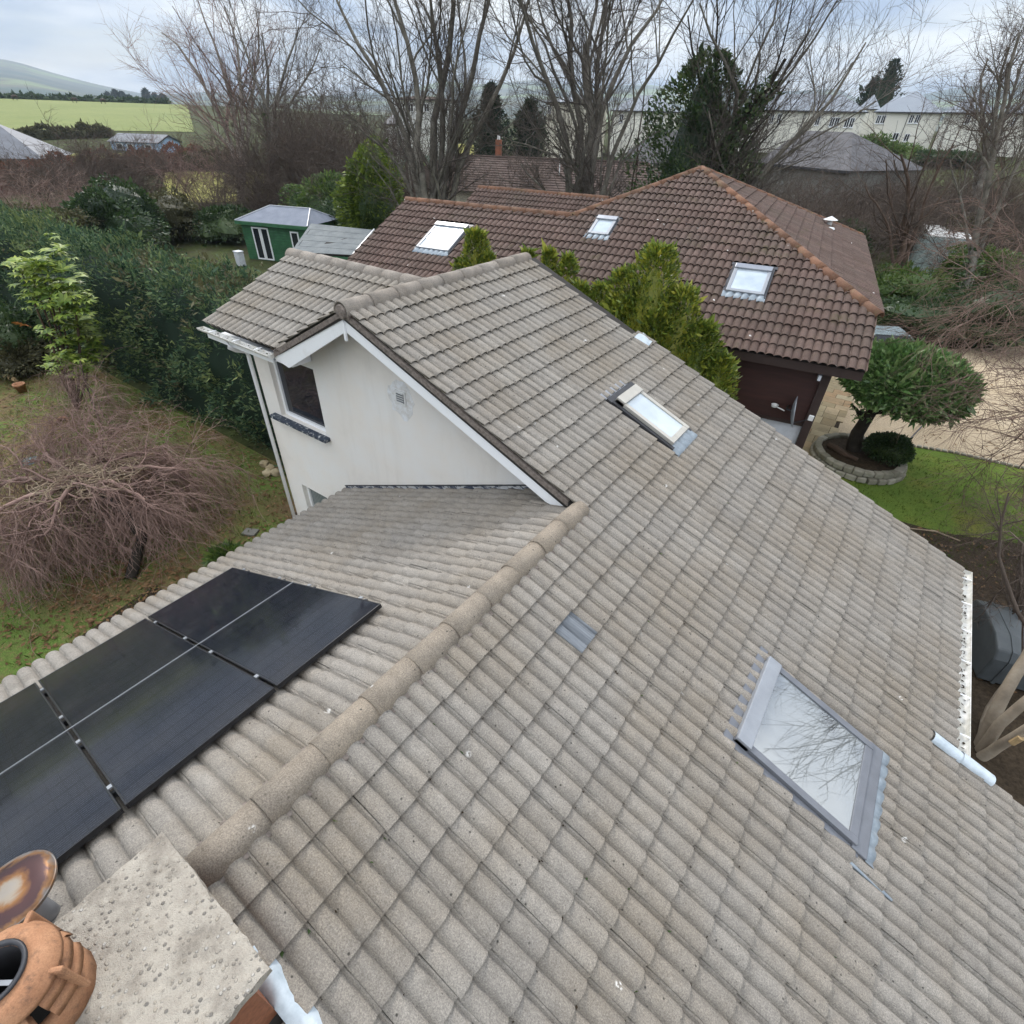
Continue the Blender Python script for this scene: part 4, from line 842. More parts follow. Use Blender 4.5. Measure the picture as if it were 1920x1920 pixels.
def shrub(name, label, cat, loc, rx, ry, rz, mat, n, leaf, seed, group=None, lump=.22, aspect=.5, trunk='brown_bark', spread=.8, core=True, coremat=None, dirbias=None, shell=.35, clump=0.0):
    t = thing(name, label, cat, tuple(loc), 0, group); P, Nn = bush_points(n, rx, ry, rz, seed, lump, shell=shell, clump=clump); V, F = leaves(P, Nn, leaf, aspect, seed, spread, .12, dirbias=dirbias); obj_np('foliage', V, F, mat, t)
    if core: core_mesh('inner_foliage', rx, ry, rz, seed, coremat or mat, t, lump)
    g = Geo()
    for i in range(3): a = i*2.1+seed; g.tube([(.08*math.cos(a), .08*math.sin(a), -.05), (.3*rx*math.cos(a), .3*ry*math.sin(a), rz*.9)], [.05, .02], 5)
    g.obj('stems', trunk, t); return t
# ------------------------------------------------------------------ neighbour's brown tiled house
RB = rad(9.0); Eb = np.array((math.cos(RB), math.sin(RB), 0)); Fb = np.array((math.sin(RB), -math.cos(RB), 0)); T2 = rad(22.5); C2, S2 = math.cos(T2), math.sin(T2)
P0 = np.array((5.696, 6.468, 4.717)); Zv = np.array((0, 0, 1.0))
FB = frame(P0, Eb, Fb*C2-Zv*S2); GB = 0.30
nb = thing('neighbour_house', 'brown tiled house with orange ridge tiles and dark timber front next door', 'house')
bpt = lambda al, up, h=0.0: fpt(FB, al, -up, h)
APX = bpt(-4.506, 6.465); HR = bpt(0.036, 1.606); VAL = bpt(-7.015, 3.80); RLE = bpt(-12.16, 3.80)
dF = slab_poly('roof_slope', [bpt(.02, 0.02), bpt(.02, 1.606), APX, VAL, RLE, bpt(-12.14, 0.02)], .10, 'roof_underlay', nb)
FRt = frame(APX, -Fb, Eb*C2-Zv*S2); SLR = 4.542/C2
HBK = fpt(FRt, 5.75, SLR)
dR = slab_poly('roof_slope', [APX, fpt(FRt, -4.32, SLR-.02), fpt(FRt, 5.7, SLR-.02)], .10, 'roof_underlay', nb)
slab_poly('roof_slope', [APX, VAL, VAL-Fb*8.0+Eb*.2-Zv*.1], .10, 'roof_underlay', nb)
slab_poly('roof_slope', [VAL, RLE, RLE-Fb*2.6-Zv*1.08, VAL-Fb*2.6-Zv*1.08], .08, 'roof_underlay', nb)
W2A = np.array((-8.05, 12.85, 6.10)); F2 = frame(W2A, Eb, Fb*C2-Zv*S2)
dW2 = slab_poly('roof_slope', [W2A, fpt(F2, 4.9, 0), fpt(F2, 4.9, 2.7), fpt(F2, 0, 2.7)], .08, 'roof_underlay', nb)
SKB = [(-2.75, -2.01, -2.51, -1.60), (-10.48, -9.50, -2.79, -1.65), (-6.32, -5.81, -3.79, -3.05)]
def bF(s):
    up = -s
    if up > 6.44: return None
    lo = -12.16 if up <= 3.80 else np.interp(up, [3.80, 6.465], [-7.015, -4.506]); hi = 0.036 if up <= 1.606 else np.interp(up, [1.606, 6.465], [0.036, -4.506]); return (float(lo), float(hi))
bc = [c+(dF,) for c in tile_cells(FB, range(1, 23), bF, 0.036, [(a-.05, b+.05, c_-.03, d+.02) for a, b, c_, d in SKB], GB, -6.55)]
bc += [c+(dR,) for c in tile_cells(FRt, range(1, 18), lambda s: (-4.32*s/SLR, 5.7*s/SLR) if s > .02 else (0., .01), 0, (), GB, -.08)]
bc += [c+(dW2,) for c in tile_cells(F2, range(1, 10), lambda s: (0, 4.9), 0, (), GB, 0)]
lay_tiles(bc, 'brown_tile', nb, 300, 0.056, 5, GB)
OR = ridge_mesh(0.108, 0.46, 96, 8, 'orange_ridge')
for a, b, own in ((HR+np.array((.05, -.08, -.02)), APX, dF), (VAL, APX, dF), (RLE, VAL, dF), (W2A, fpt(F2, 4.9, 0), dW2), (HBK, APX, dR)): ridge_run(a-Zv*.005, b-Zv*.005, OR, own, .43)
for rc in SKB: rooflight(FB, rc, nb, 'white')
# timber front, corner post, pale panel, fascia
wp = lambda al, z, off=.38: np.array([*(P0+Eb*al-Fb*off)[:2], z])
Geo().prism([wp(-12, 0, .42), wp(-.40, 0, .42), wp(-.40, 4.62, .42), wp(-12, 4.62, .42)], -Fb*.15).obj('wall', 'pale_panel', nb)
for i in range(8):
    z0 = 3.40+.155*i; Geo().prism([wp(-6.0, z0, .40-.0), wp(-.56, z0, .40), wp(-.56, z0+.150, .415), wp(-6.0, z0+.150, .415)], Fb*.03).obj('cladding_board', 'brown_boards', nb)
Geo().bar(wp(-6, 3.37, .385), wp(-.5, 3.37, .385), .06, .07).obj('drip_rail', 'brown_trim', nb)
Geo().box(wp(-.49, 2.25, .36), (.15, .15, 4.5), (Eb, Fb, Zv)).obj('corner_post', 'brown_trim', nb)
Geo().bar(P0+Eb*-12.1-Zv*.10-Fb*.03, P0+Eb*.02-Zv*.10-Fb*.03, .035, .16).obj('fascia', 'brown_trim', nb)
Geo().prism([P0-Zv*.17-Fb*.05+Eb*-12, P0-Zv*.17-Fb*.05, P0-Zv*.17-Fb*.42, P0-Zv*.17-Fb*.42+Eb*-12], -Zv*.02).obj('soffit', 'brown_trim', nb)
Geo().box(wp(-.62, 4.44, .22), (.05, .30, .10), (Eb, Fb, Zv)).obj('bracket', 'pale_panel', nb)
Geo().prism([wp(-.42, 0, .5), wp(-.42, 4.5, .5), wp(-.42, 4.9, 1.6), wp(-.42, 4.9, 11.2), wp(-.42, 0, 11.2)], -Eb*.2).obj('wall', 'cream_render', nb)
Geo().prism([wp(-12, 0, .5), wp(-12, 4.7, .5), wp(-12, 6.0, 3.9), wp(-12, 5.0, 6.5), wp(-12, 0, 6.5)], Eb*.2).obj('wall', 'cream_render', nb)
Geo().prism([fpt(FRt, -4.3, SLR)-Zv*.12, fpt(FRt, 5.6, SLR)-Zv*.12, fpt(FRt, 5.6, SLR)-Zv*.26, fpt(FRt, -4.3, SLR)-Zv*.26], -Eb*.03).obj('fascia', 'brown_trim', nb)
# roof vent and patches on the far right slope
vp = np.array((3.2, 15.42, 5.80)); g = Geo(); g.lathe([(.07, 0), (.07, .16), (.20, .17), (.0, .27)], tuple(vp), 16); g.obj('roof_vent', 'white_plastic', dR); g = Geo(); g.lathe([(0, .07), (.22, .045), (.24, .01)], tuple(vp+np.array((.02, -.5, -.02))), 14); g.obj('vent_skirt', 'white_plastic', dR)
Geo().box(vp+np.array((.75, -.75, -.26)), (.16, .2, .01), (Eb, -Fb, np.cross(Eb, -Fb))).obj('roof_patch', 'white_plastic', dR)
# satellite dish
dp_ = wp(-.82, 3.70, .10); t = thing('satellite_dish', 'grey satellite dish seen edge-on beside the dark corner post', 'satellite dish', tuple(dp_))
g = Geo(); g.lathe([(0, -.05), (.12, -.042), (.22, -.018), (.29, .012), (.285, .02), (.21, -.006), (0, -.038)], (0, 0, 0), 28); o = g.obj('dish', 'light_metal', t, True); o.rotation_euler = (0, rad(80), rad(9)); o.scale = (1.08, .95, 1)
Geo().tube([(-.02, 0, 0), (-.16, .12, -.02), (-.16, .30, -.02)], .018, 8).obj('wall_arm', 'dark_metal', t); Geo().tube([(.02, 0, -.24), (.30, -.02, -.05)], .01, 6).obj('feed_arm', 'dark_metal', t); Geo().box((.32, -.02, -.02), (.09, .06, .10)).obj('receiver', 'white_plastic', t, bevel=.01)
t = thing('flood_light', 'small white flood light on the dark timber cladding', 'light', tuple(wp(-1.12, 3.66, .33))); Geo().tube([(0, .05, 0), (0, -.10, .02), (.16, -.14, .0)], .012, 6).obj('arm', 'white_plastic', t); g = Geo(); g.lathe([(0, 0), (.05, .0), (.065, .05), (0, .07)], (-.05, -.12, .02), 12); g.obj('lamp_head', 'white_plastic', t)

# ------------------------------------------------------------------ plain far buildings
def building(name, label, xl, xr, ye, D, rise, depth, wall, roof, wins=(), group=None, hip=(1, 1), pipes=(), cat='house', Dr=None, base=None, over=.35):
    pl = at(xl, ye, D); pr = at(xr, ye, Dr or D); ze = (pl[2]+pr[2])/2; pl[2] = pr[2] = ze; d = pr-pl; W_ = np.linalg.norm(d); d /= W_; bk = np.cross(Zv, d)
    if bk@(pl-CAM) < 0: bk = -bk
    zb = (min(float(hgt(*pl[:2])), float(hgt(*pr[:2])))-.5) if base is None else base; root = thing(name, label, cat, (pl[0], pl[1], zb+.4), 0, group); o_ = np.array((pl[0], pl[1], zb+.4)); q = lambda a, b, z: pl+d*a+bk*b+Zv*(z-ze)-o_
    Geo().prism([q(0, 0, zb), q(W_, 0, zb), q(W_, 0, ze), q(0, 0, ze)], bk*depth).obj('wall', wall, root)
    h0 = depth/2 if hip[0] else 0; h1 = depth/2 if hip[1] else 0; h0 = min(h0, W_*.48); h1 = min(h1, W_*.48)
    e = [q(-over, -over, ze), q(W_+over, -over, ze), q(W_+over, depth+over, ze), q(-over, depth+over, ze)]; r = [q(h0 if hip[0] else -over, depth/2, ze+rise), q(W_-h1 if hip[1] else W_+over, depth/2, ze+rise)]
    Geo().add(e+r, [(0, 1, 5, 4), (1, 2, 5), (2, 3, 4, 5), (3, 0, 4), (3, 2, 1, 0)]).obj('roof', roof, root)
    Geo().bar(q(-over, -over-.04, ze-.09), q(W_+over, -over-.04, ze-.09), .08, .18).obj('fascia', 'dark_metal' if roof != 'felt_blue' else 'white_paint', root)
    for (wx, wy, ww, wh) in wins:
        v = ray(wx, wy); t = ((pl-CAM)@bk)/(v@bk); c = CAM+v*t; al = (c-pl)@d; z = c[2]; wn = Geo().box(q(al, .02, z), (ww+.16, .12, wh+.16), (d, bk, Zv)).obj('window', 'white_paint', root); Geo().box(q(al, -.045, z), (ww, .04, wh), (d, bk, Zv)).obj('pane', 'dark_glass', wn); Geo().box(q(al, -.07, z), (.07, .05, wh), (d, bk, Zv)).obj('mullion', 'white_paint', wn); Geo().box(q(al, -.06, z-wh/2-.12), (ww+.3, .14, .08), (d, bk, Zv)).obj('sill', 'white_paint', wn)
    for px_ in pipes:
        v = ray(px_, ye+3); t = ((pl-CAM)@bk)/(v@bk); c = CAM+v*t; al = (c-pl)@d; Geo().tube([q(al, -.06, ze-.1), q(al, -.06, zb+.1)], .05, 6).obj('drainpipe', 'dark_metal', root)
    return root, pl, d, bk, ze, W_
building('terrace_house', 'long ivory terrace with low grey roof behind the leaning bare tree', 1380, 1625, 207, 122, 2.3, 8, 'ivory_render', 'pale_slate_roof', [(1447, 222, .55, 1.15), (1461, 222, .55, 1.15), (1533, 226, .55, 1.15), (1560, 229, .55, 1.15), (1569, 229, .55, 1.15), (1588, 230, .55, 1.15), (1597, 230, .55, 1.15)], pipes=(1510,))
building('detached_house', 'ivory house with hipped grey roof at the right, left one of the pair', 1643, 1768, 210, 128, 2.8, 9, 'ivory_render', 'pale_slate_roof', [(1647, 224, .5, 1.0), (1656, 224, .5, 1.0), (1709, 223, .5, 1.0), (1720, 223, .5, 1.0), (1679, 256, .7, .9), (1700, 258, .6, .9)], pipes=(1705,))
building('detached_house', 'ivory house with hipped grey roof at the right, second of the pair beyond its drainpipe', 1774, 1862, 211, 126, 2.6, 9, 'ivory_render', 'pale_slate_roof', [(1815, 224, .5, 1.0)], pipes=(1785,))
building('detached_house', 'ivory house half hidden by bare branches at the right edge', 1882, 1965, 212, 130, 2.4, 9, 'ivory_render', 'pale_slate_roof', [(1900, 228, .5, 1.0)])
building('far_house', 'small grey hipped roof peeping between the ivory houses', 1612, 1648, 204, 165, 2.6, 9, 'ivory_render', 'pale_slate_roof')
building('far_house', 'second grey hipped roof peeping behind the ivory houses', 1652, 1700, 205, 160, 2.6, 9, 'ivory_render', 'pale_slate_roof')
building('terrace_house', 'ivory terrace with grey roof left of the ivy-clad tree', 1150, 1272, 208, 118, 2.3, 8, 'ivory_render', 'pale_slate_roof', [(1165, 222, .55, 1.1), (1212, 223, .55, 1.1), (1221, 223, .55, 1.1), (1240, 224, .55, 1.1)])
building('detached_house', 'cream house behind the middle bare tree with two windows', 1026, 1140, 192, 120, .9, 8, 'cream_render', 'pale_slate_roof', [(1030, 205, .5, 1.0), (1122, 203, .55, 1.1)])
building('detached_house', 'pale cream house with flat-looking roof seen through the left big bare tree', 737, 856, 186, 120, .5, 8, 'white_render', 'old_brown_roof', [(770, 202, .8, 1.0), (800, 202, .8, 1.0), (835, 206, .7, 1.0)])
building('slate_building', 'low building with wide grey slate roof behind the scrub right of the ridge', 1425, 1597, 312, 66, 2.6, 10, 'grey_stone', 'shingle_slate', hip=(0, 1), cat='building', Dr=60)
building('slate_building', 'grey slate roofed building left of the ivy-clad tree', 1160, 1290, 305, 66, 2.7, 9, 'grey_stone', 'shingle_slate', hip=(1, 0), cat='building')
building('far_house', 'tiny white farmhouse beyond the field by the tree line', 222, 240, 203, 470, 3, 8, 'white_render', 'slate_roof')
building('far_house', 'tiny pale house at the field edge next to the thicket', 256, 296, 207, 450, 4, 9, 'white_render', 'slate_roof')
building('white_outhouse', 'low white outhouse behind the left big bare tree', 722, 752, 232, 112, 1.2, 5, 'white_render', 'slate_roof', cat='outhouse')
# dark-roofed bungalow in the middle distance, courses as strips
A1, A2 = at(846, 291, 63), at(1214, 302, 60); A2[2] = A1[2]; dd = A2-A1; Wd = np.linalg.norm(dd); dd /= Wd; bk = np.cross(Zv, dd); bk = bk if bk@(A1-CAM) > 0 else -bk
t = thing('bungalow', 'dark brown roofed bungalow behind the big bare trees', 'house', (A1[0], A1[1], 0)); o_ = np.array((A1[0], A1[1], 0)); zr_ = A1[2]; run, drop = 5.0, 2.5; nr = 15
for i in range(nr):
    t0, t1 = i/nr, (i+1)/nr; f = lambda tt, sd, off: A1+dd*((-run*tt) if sd == 0 else (Wd+run*tt))-bk*run*tt-Zv*(drop*tt-off)-o_
    Geo().prism([f(t0, 0, 0), f(t0, 1, 0), f(t1, 1, .05), f(t1, 0, .05)], -Zv*.04).obj('roof_course', 'old_brown_roof', t)
g = Geo(); E_ = [A1-dd*run+bk*run-Zv*drop-o_, A2+dd*run+bk*run-Zv*drop-o_, A1-dd*run-bk*run-Zv*(drop-.03)-o_, A2+dd*run-bk*run-Zv*(drop-.03)-o_, A1-o_, A2-o_]; g.add(E_, [(4, 5, 1, 0), (2, 4, 0), (5, 3, 1), (0, 1, 3, 2)]); g.obj('roof', 'old_brown_roof', t)
for a, b in ((E_[4], E_[5]), (E_[4], E_[2]), (E_[5], E_[3])): g = Geo().tube([a+Zv*.03, b+Zv*.06], .11, 6).obj('ridge_cap', 'old_brown_roof', t)
Geo().prism([E_[2]+dd*.6+bk*.6-Zv*.05, E_[3]-dd*.6+bk*.6-Zv*.05, E_[3]-dd*.6+bk*.6-Zv*4, E_[2]+dd*.6+bk*.6-Zv*4], bk*9).obj('wall', 'cream_render', t)
for k_ in (2.0, 5.2): Geo().tube([E_[2]+dd*k_+bk*.5-Zv*.1, E_[2]+dd*k_+bk*.5-Zv*3], .06, 6).obj('drainpipe', 'brown_trim', t)
g = Geo().box(A1+dd*4.3+bk*2.2-o_+Zv*.4, (.55, .55, 1.9), (dd, bk, Zv)).obj('chimney', 'brick_red', t); g2 = Geo(); g2.lathe([(.16, 0), (.14, .35), (.17, .38)], tuple(A1+dd*4.3+bk*2.2-o_+Zv*1.35), 12); g2.obj('chimney_pot', 'white_render', g)
Geo().tube([A1+dd*11.2-bk*2.2-Zv*1.1-o_, A1+dd*11.2-bk*2.2+Zv*.7-o_], .05, 6).obj('vent_pipe', 'white_plastic', t)

# ------------------------------------------------------------------ sheds
SE = [atz(440, 413, 2.35), atz(576, 425, 2.35)]; d = SE[1]-SE[0]; Ws = np.linalg.norm(d); d /= Ws; bk = np.cross(Zv, d); bk = bk if bk@(SE[0]-CAM) > 0 else -bk
t = thing('garden_shed', 'green timber shed with white double doors and grey felt roof', 'shed', (SE[0][0], SE[0][1], 0)); o_ = np.array((SE[0][0], SE[0][1], 0)); q = lambda a, b, z: np.array((SE[0][0], SE[0][1], 0))+d*a+bk*b+Zv*z-o_
dep = 3.6; Geo().prism([q(.25, .25, 0), q(Ws-.25, .25, 0), q(Ws-.25, .25, 2.3), q(.25, .25, 2.3)], bk*(dep-.5)).obj('wall', 'green_boards', t)
for i in range(14): z = .05+.155*i; Geo().prism([q(.23, .245, z), q(Ws-.23, .245, z), q(Ws-.23, .215, z+.02), q(.23, .215, z+.02)], Zv*.125).obj('wall_board', 'green_boards', t)
ri = 1.55; rf = Geo().add([q(0, 0, 2.35), q(Ws, 0, 2.35), q(Ws, dep, 2.35), q(0, dep, 2.35), q(ri, dep/2, 3.1), q(Ws-ri*.55, dep/2, 3.1)], [(0, 1, 5, 4), (1, 2, 5), (2, 3, 4, 5), (3, 0, 4), (3, 2, 1, 0)]).obj('roof', 'felt_blue', t)
for a, b in (((0, 0, 2.36), (ri, dep/2, 3.11)), ((Ws, 0, 2.36), (Ws-ri*.55, dep/2, 3.11)), ((ri, dep/2, 3.11), (Ws-ri*.55, dep/2, 3.11)), ((Ws, dep, 2.36), (Ws-ri*.55, dep/2, 3.11))): Geo().tube([q(*a), q(*b)], .045, 6).obj('hip_strip', 'light_metal', rf)
Geo().bar(q(-.02, -.02, 2.24), q(Ws+.02, -.02, 2.24), .04, .20).obj('fascia', 'green_boards', t)
for al, ww, nm in ((1.35, .62, 'door'), (2.02, .62, 'door'), (4.35, .62, 'window')):
    ww = ww*Ws/5.6; al = al*Ws/5.6; b_ = Geo(); zc_, hh = (1.05, 1.95) if nm == 'door' else (1.35, 1.2)
    for da, wa, dz, hz in ((-ww/2+.04, .08, 0, hh), (ww/2-.04, .08, 0, hh), (0, ww-.16, hh/2-.04, .08), (0, ww-.16, -hh/2+.04, .08)): b_.box(q(al+da, .19, zc_+dz), (wa, .07, hz), (d, bk, Zv))
    w_ = b_.obj(nm, 'white_paint', t); Geo().box(q(al, .20, zc_), (ww-.16, .02, hh-.16), (d, bk, Zv)).obj('pane', 'dark_glass', w_)
FA, FBq, FC, FD = atz(583, 419, 2.95), atz(702, 431, 2.95), atz(662, 478, 2.2), atz(546, 472, 2.2)
t = thing('felt_roofed_shed', 'low shed with plain grey felt roof beside the brown roof', 'shed', (FD[0], FD[1], 0)); o_ = np.array((FD[0], FD[1], 0))
for i in range(5):
    t0, t1 = i/5, (i+1.04)/5; L0, L1, R0, R1 = FA+(FD-FA)*t0, FA+(FD-FA)*t1, FBq+(FC-FBq)*t0, FBq+(FC-FBq)*t1; nC = 9
    for j in range(nC):
        u0, u1 = (j+(.5 if i % 2 else 0))/nC, (j+1+(.5 if i % 2 else 0)-.012)/nC; u0, u1 = min(u0, 1), min(u1, 1)
        if i % 2 and j == 0: Geo().prism([L0-o_, L0+(R0-L0)*(.5/nC-.01)-o_, L1+(R1-L1)*(.5/nC-.01)+Zv*.012-o_, L1+Zv*.012-o_], -Zv*.01).obj('shingle', 'felt_grey', t)
        if u1-u0 > .01: Geo().prism([L0+(R0-L0)*u0-o_, L0+(R0-L0)*u1-o_, L1+(R1-L1)*u1+Zv*.012-o_, L1+(R1-L1)*u0+Zv*.012-o_], -Zv*.01).obj('shingle', 'felt_grey', t)
Geo().prism([FA-o_-Zv*.05, FBq-o_-Zv*.05, FC-o_-Zv*.04, FD-o_-Zv*.04], -Zv*.05).obj('roof_deck', 'roof_underlay', t)
Geo().prism([FD-o_-Zv*.12, FC-o_-Zv*.12, FC-o_-Zv*2.2, FD-o_-Zv*2.2], (FA-FD)*.93*np.array((1, 1, 0))).obj('wall', 'green_boards', t)
Geo().bar(FBq-o_, FC-o_, .05, .14).obj('barge_board', 'white_paint', t)
# blue clubhouse by the field
a, b, c = at(206, 266, 152), at(296, 270, 145), at(338, 270, 150); ze = float(b[2])+.4; bs = ze-2.4
t = thing('blue_shed', 'long pale blue shed with grey roof at the foot of the field', 'shed', (b[0], b[1], bs)); o_ = np.array((b[0], b[1], bs)); d = (a-b)*np.array((1, 1, 0)); Ws = np.linalg.norm(d); d /= Ws; bk = (c-b)*np.array((1, 1, 0)); bk -= d*(bk@d); dep = np.linalg.norm(bk); bk /= dep; q = lambda al, dp, z: d*al+bk*dp+Zv*z
Geo().prism([q(0, 0, -.3), q(0, dep, -.3), q(0, dep, 2.2), q(0, dep/2, 3.3), q(0, 0, 2.2)], d*Ws).obj('wall', 'blue_boards', t)
for sd in (0, 1): f = (lambda p: p) if sd == 0 else (lambda p: p); y0 = -.4 if sd == 0 else dep+.4; Geo().prism([q(-.35, y0, 2.08), q(Ws+.3, y0, 2.08), q(Ws+.3, dep/2, 3.36), q(-.35, dep/2, 3.36)], Zv*.09).obj('roof', 'slate_roof', t)
for al in (2.4, 6.5, 9.0):
    w_ = Geo().box(q(al*Ws/11, -.05, 1.35), (1.5, .08, 1.0), (d, bk, Zv)).obj('window', 'white_paint', t); Geo().box(q(al*Ws/11, -.10, 1.35), (1.15, .04, .75), (d, bk, Zv)).obj('pane', 'dark_glass', w_)
Geo().bar(q(-.38, -.35, 2.1), q(-.38, dep/2, 3.32), .1, .2).obj('barge_board', 'dark_metal', t); Geo().bar(q(-.38, dep+.35, 2.1), q(-.38, dep/2, 3.32), .1, .2).obj('barge_board', 'dark_metal', t)
# grey hipped roof at the left edge
building('brick_house', 'grey hipped roof over red brick at the left edge', -120, 78, 297, 100, 3.4, 10, 'brick_red', 'slate_roof', Dr=96)
# shipping container
cp = gpt(1748, 520, 48); t = thing('shipping_container', 'weathered pale green shipping container among the bare trees', 'container', tuple(cp), rad(6))
Geo().box((0, 3.0, 1.30), (2.44, 6.0, 2.56)).obj('box', 'container_paint', t)
for x in (-.61, .61): dr = Geo().box((x, -.03, 1.30), (1.16, .07, 2.36)).obj('door', 'container_paint', t, bevel=.02); Geo().tube([(x-.25, -.10, .1), (x-.25, -.10, 2.5)], .03, 6).obj('lock_bar', 'container_paint', dr); Geo().tube([(x+.25, -.10, .1), (x+.25, -.10, 2.5)], .03, 6).obj('lock_bar', 'container_paint', dr); [Geo().box((x, -.075, z), (1.1, .03, .10)).obj('rib', 'container_paint', dr) for z in (.5, 1.0, 1.6, 2.1)]
for i in range(26): Geo().box((-1.235, .2+.225*i, 1.3), (.05, .10, 2.3)).obj('side_rib', 'container_paint', t)
Geo().box((0, 3.0, 2.60), (2.46, 6.02, .05)).obj('roof_sheet', 'white_render', t)
# ------------------------------------------------------------------ clipped conifer hedge on the left
def hedge_box(n, x0, x1, y0, y1, h, seed, lump=.25):
    r = np.random.default_rng(seed); L_, W_ = x1-x0, y1-y0; A = np.array([L_*h, L_*W_, L_*h*.5, W_*h*.7, W_*h*.7]); pick = r.choice(5, n, p=A/A.sum()); u = r.random(n); v = r.random(n); P = np.zeros((n, 3)); Nn = np.zeros((n, 3))
    m = pick == 0; P[m] = np.stack([x0+L_*u[m], np.full(m.sum(), y0), h*v[m]], -1); Nn[m] = (0, -1, .15)
    m = pick == 1; P[m] = np.stack([x0+L_*u[m], y0+W_*v[m], np.full(m.sum(), h)], -1); Nn[m] = (0, -.2, 1)
    m = pick == 2; P[m] = np.stack([x0+L_*u[m], np.full(m.sum(), y1), h*v[m]], -1); Nn[m] = (0, 1, .15)
    for i, xx in ((3, x0), (4, x1)): m = pick == i; P[m] = np.stack([np.full(m.sum(), xx), y0+W_*u[m], h*v[m]], -1); Nn[m] = (-1 if i == 3 else 1, 0, .15)
    # round the shoulders, bulge with noise
    f = np.clip((P[:, 2]-h*.62)/(h*.38), 0, 1); yc = (y0+y1)/2; P[:, 1] = yc+(P[:, 1]-yc)*(1-.22*f**2)
    k = fbm(P, .9, seed+3)*lump*1.4+fbm(P, 3.4, seed+4)*.22; P += Nn*k[:, None]; P -= Nn*(r.random(n)**2.0*.45)[:, None]; gap_ = (fbm(P, 2.1, seed+8)+.6*fbm(P, 5.0, seed+9)) > -1.0; P, Nn = P[gap_], Nn[gap_]
    P[:, 2] = np.maximum(P[:, 2], .05); return P, Nn
HX0, HX1, HY0, HY1, HH = -44.0, -4.6, 2.35, 5.1, 4.15
hd = thing('conifer_hedge', 'tall dark green conifer hedge along the left garden', 'hedge', (-20, 3.6, 0)); off = np.array((-20, 3.6, 0))
P, Nn = hedge_box(105000, HX0, HX1, HY0, HY1, HH, 21); keepm = P[:, 0] > -30; P, Nn = P[keepm | (np.random.default_rng(1).random(len(P)) < .5)], Nn[keepm | (np.random.default_rng(1).random(len(P)) < .5)]
V, F = leaves(P-off, Nn, .115, .34, 22, .95, .05, dirbias=(0, 0, .30)); obj_np('foliage', V, F, 'leylandii', hd)
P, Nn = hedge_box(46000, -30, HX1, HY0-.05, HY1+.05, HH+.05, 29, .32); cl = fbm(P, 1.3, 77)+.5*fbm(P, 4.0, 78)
V, F = leaves(P[cl > .75]-off, Nn[cl > .75], .12, .34, 30, .9, .05, dirbias=(0, 0, .35)); obj_np('pale_foliage', V, F, 'hedge_tip', hd)  # clumps of paler yellow-green leaves, the lightness is leaf colour
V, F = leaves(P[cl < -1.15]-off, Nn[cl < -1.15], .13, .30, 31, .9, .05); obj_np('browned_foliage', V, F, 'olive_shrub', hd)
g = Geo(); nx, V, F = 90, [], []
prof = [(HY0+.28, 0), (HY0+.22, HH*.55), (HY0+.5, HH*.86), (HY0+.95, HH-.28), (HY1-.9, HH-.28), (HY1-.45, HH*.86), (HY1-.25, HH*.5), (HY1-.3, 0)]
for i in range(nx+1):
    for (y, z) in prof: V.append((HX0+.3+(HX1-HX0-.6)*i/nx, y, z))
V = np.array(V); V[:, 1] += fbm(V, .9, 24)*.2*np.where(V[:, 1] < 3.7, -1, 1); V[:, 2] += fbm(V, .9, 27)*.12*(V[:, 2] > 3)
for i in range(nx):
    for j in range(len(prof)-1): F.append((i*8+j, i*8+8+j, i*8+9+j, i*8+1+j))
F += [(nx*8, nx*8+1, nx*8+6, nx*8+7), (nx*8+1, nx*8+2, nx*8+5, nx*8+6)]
obj_np('inner_foliage', V-off, F, 'conifer_leaf', hd)  # core coloured darker than the leaves so gaps look deep in shade
# ragged sprays standing out of the hedge top
r = np.random.default_rng(4); n = 900; P = np.stack([r.uniform(-30, -5, n), r.uniform(2.7, 4.9, n), np.full(n, 4.0)+r.normal(0, .15, n)], -1); PP = np.repeat(P, 12, 0)+r.normal(0, .10, (n*12, 3)); V, F = leaves(PP-off, np.tile([[0, 0, 1.]], (len(PP), 1)), .13, .28, 9, .75, .05); obj_np('top_sprays', V, F, 'leylandii', hd)

# ------------------------------------------------------------------ bay bushes between the two houses
def spire_bush(label, x, y, h, rx, ry, spires, n, seed, group='bay bushes between the two houses'):
    t = thing('bay_bush', label, 'bush', (x, y, 0), 0, group); r = np.random.default_rng(seed); PP = []; NN = []
    for (sx, sy, sr, sh, w_) in spires:
        m = int(n*w_); z = sh*(1-r.random(m)**1.5*.75); f = np.clip((sh-z)/(sh*.30), 0, 1)**.55; an = r.uniform(0, 6.28, m); rr = sr*(.12+.88*f)*(1-.4*r.random(m)**2)*(1+.25*np.sin(an*3+z*3+seed))
        PP.append(np.stack([sx+rr*np.cos(an), sy+rr*np.sin(an), z], -1)); NN.append(np.stack([np.cos(an), np.sin(an), np.full(m, .5)], -1))
    P = np.concatenate(PP); Nn = np.concatenate(NN); V, F = leaves(P, Nn, .085, .34, seed, .60, .08, dirbias=(0, 0, .7)); obj_np('foliage', V, F, 'bay_leaf', t)
    for (sx, sy, sr, sh, w_) in spires:
        g = Geo(); g.lathe([(sr*.62, 0), (sr*.66, sh*.62), (sr*.52, sh*.80), (sr*.2, sh*.92), (.01, sh*.95)], (sx, sy, 0), 9); g.obj('inner_foliage', 'bay_leaf', t)
    g = Geo()
    for (sx, sy, sr, sh, w_) in spires: g.tube([(sx*.6, sy*.6, 0), (sx, sy, sh*.9)], [.05, .015], 5)
    g.obj('stems', 'brown_bark', t); return t
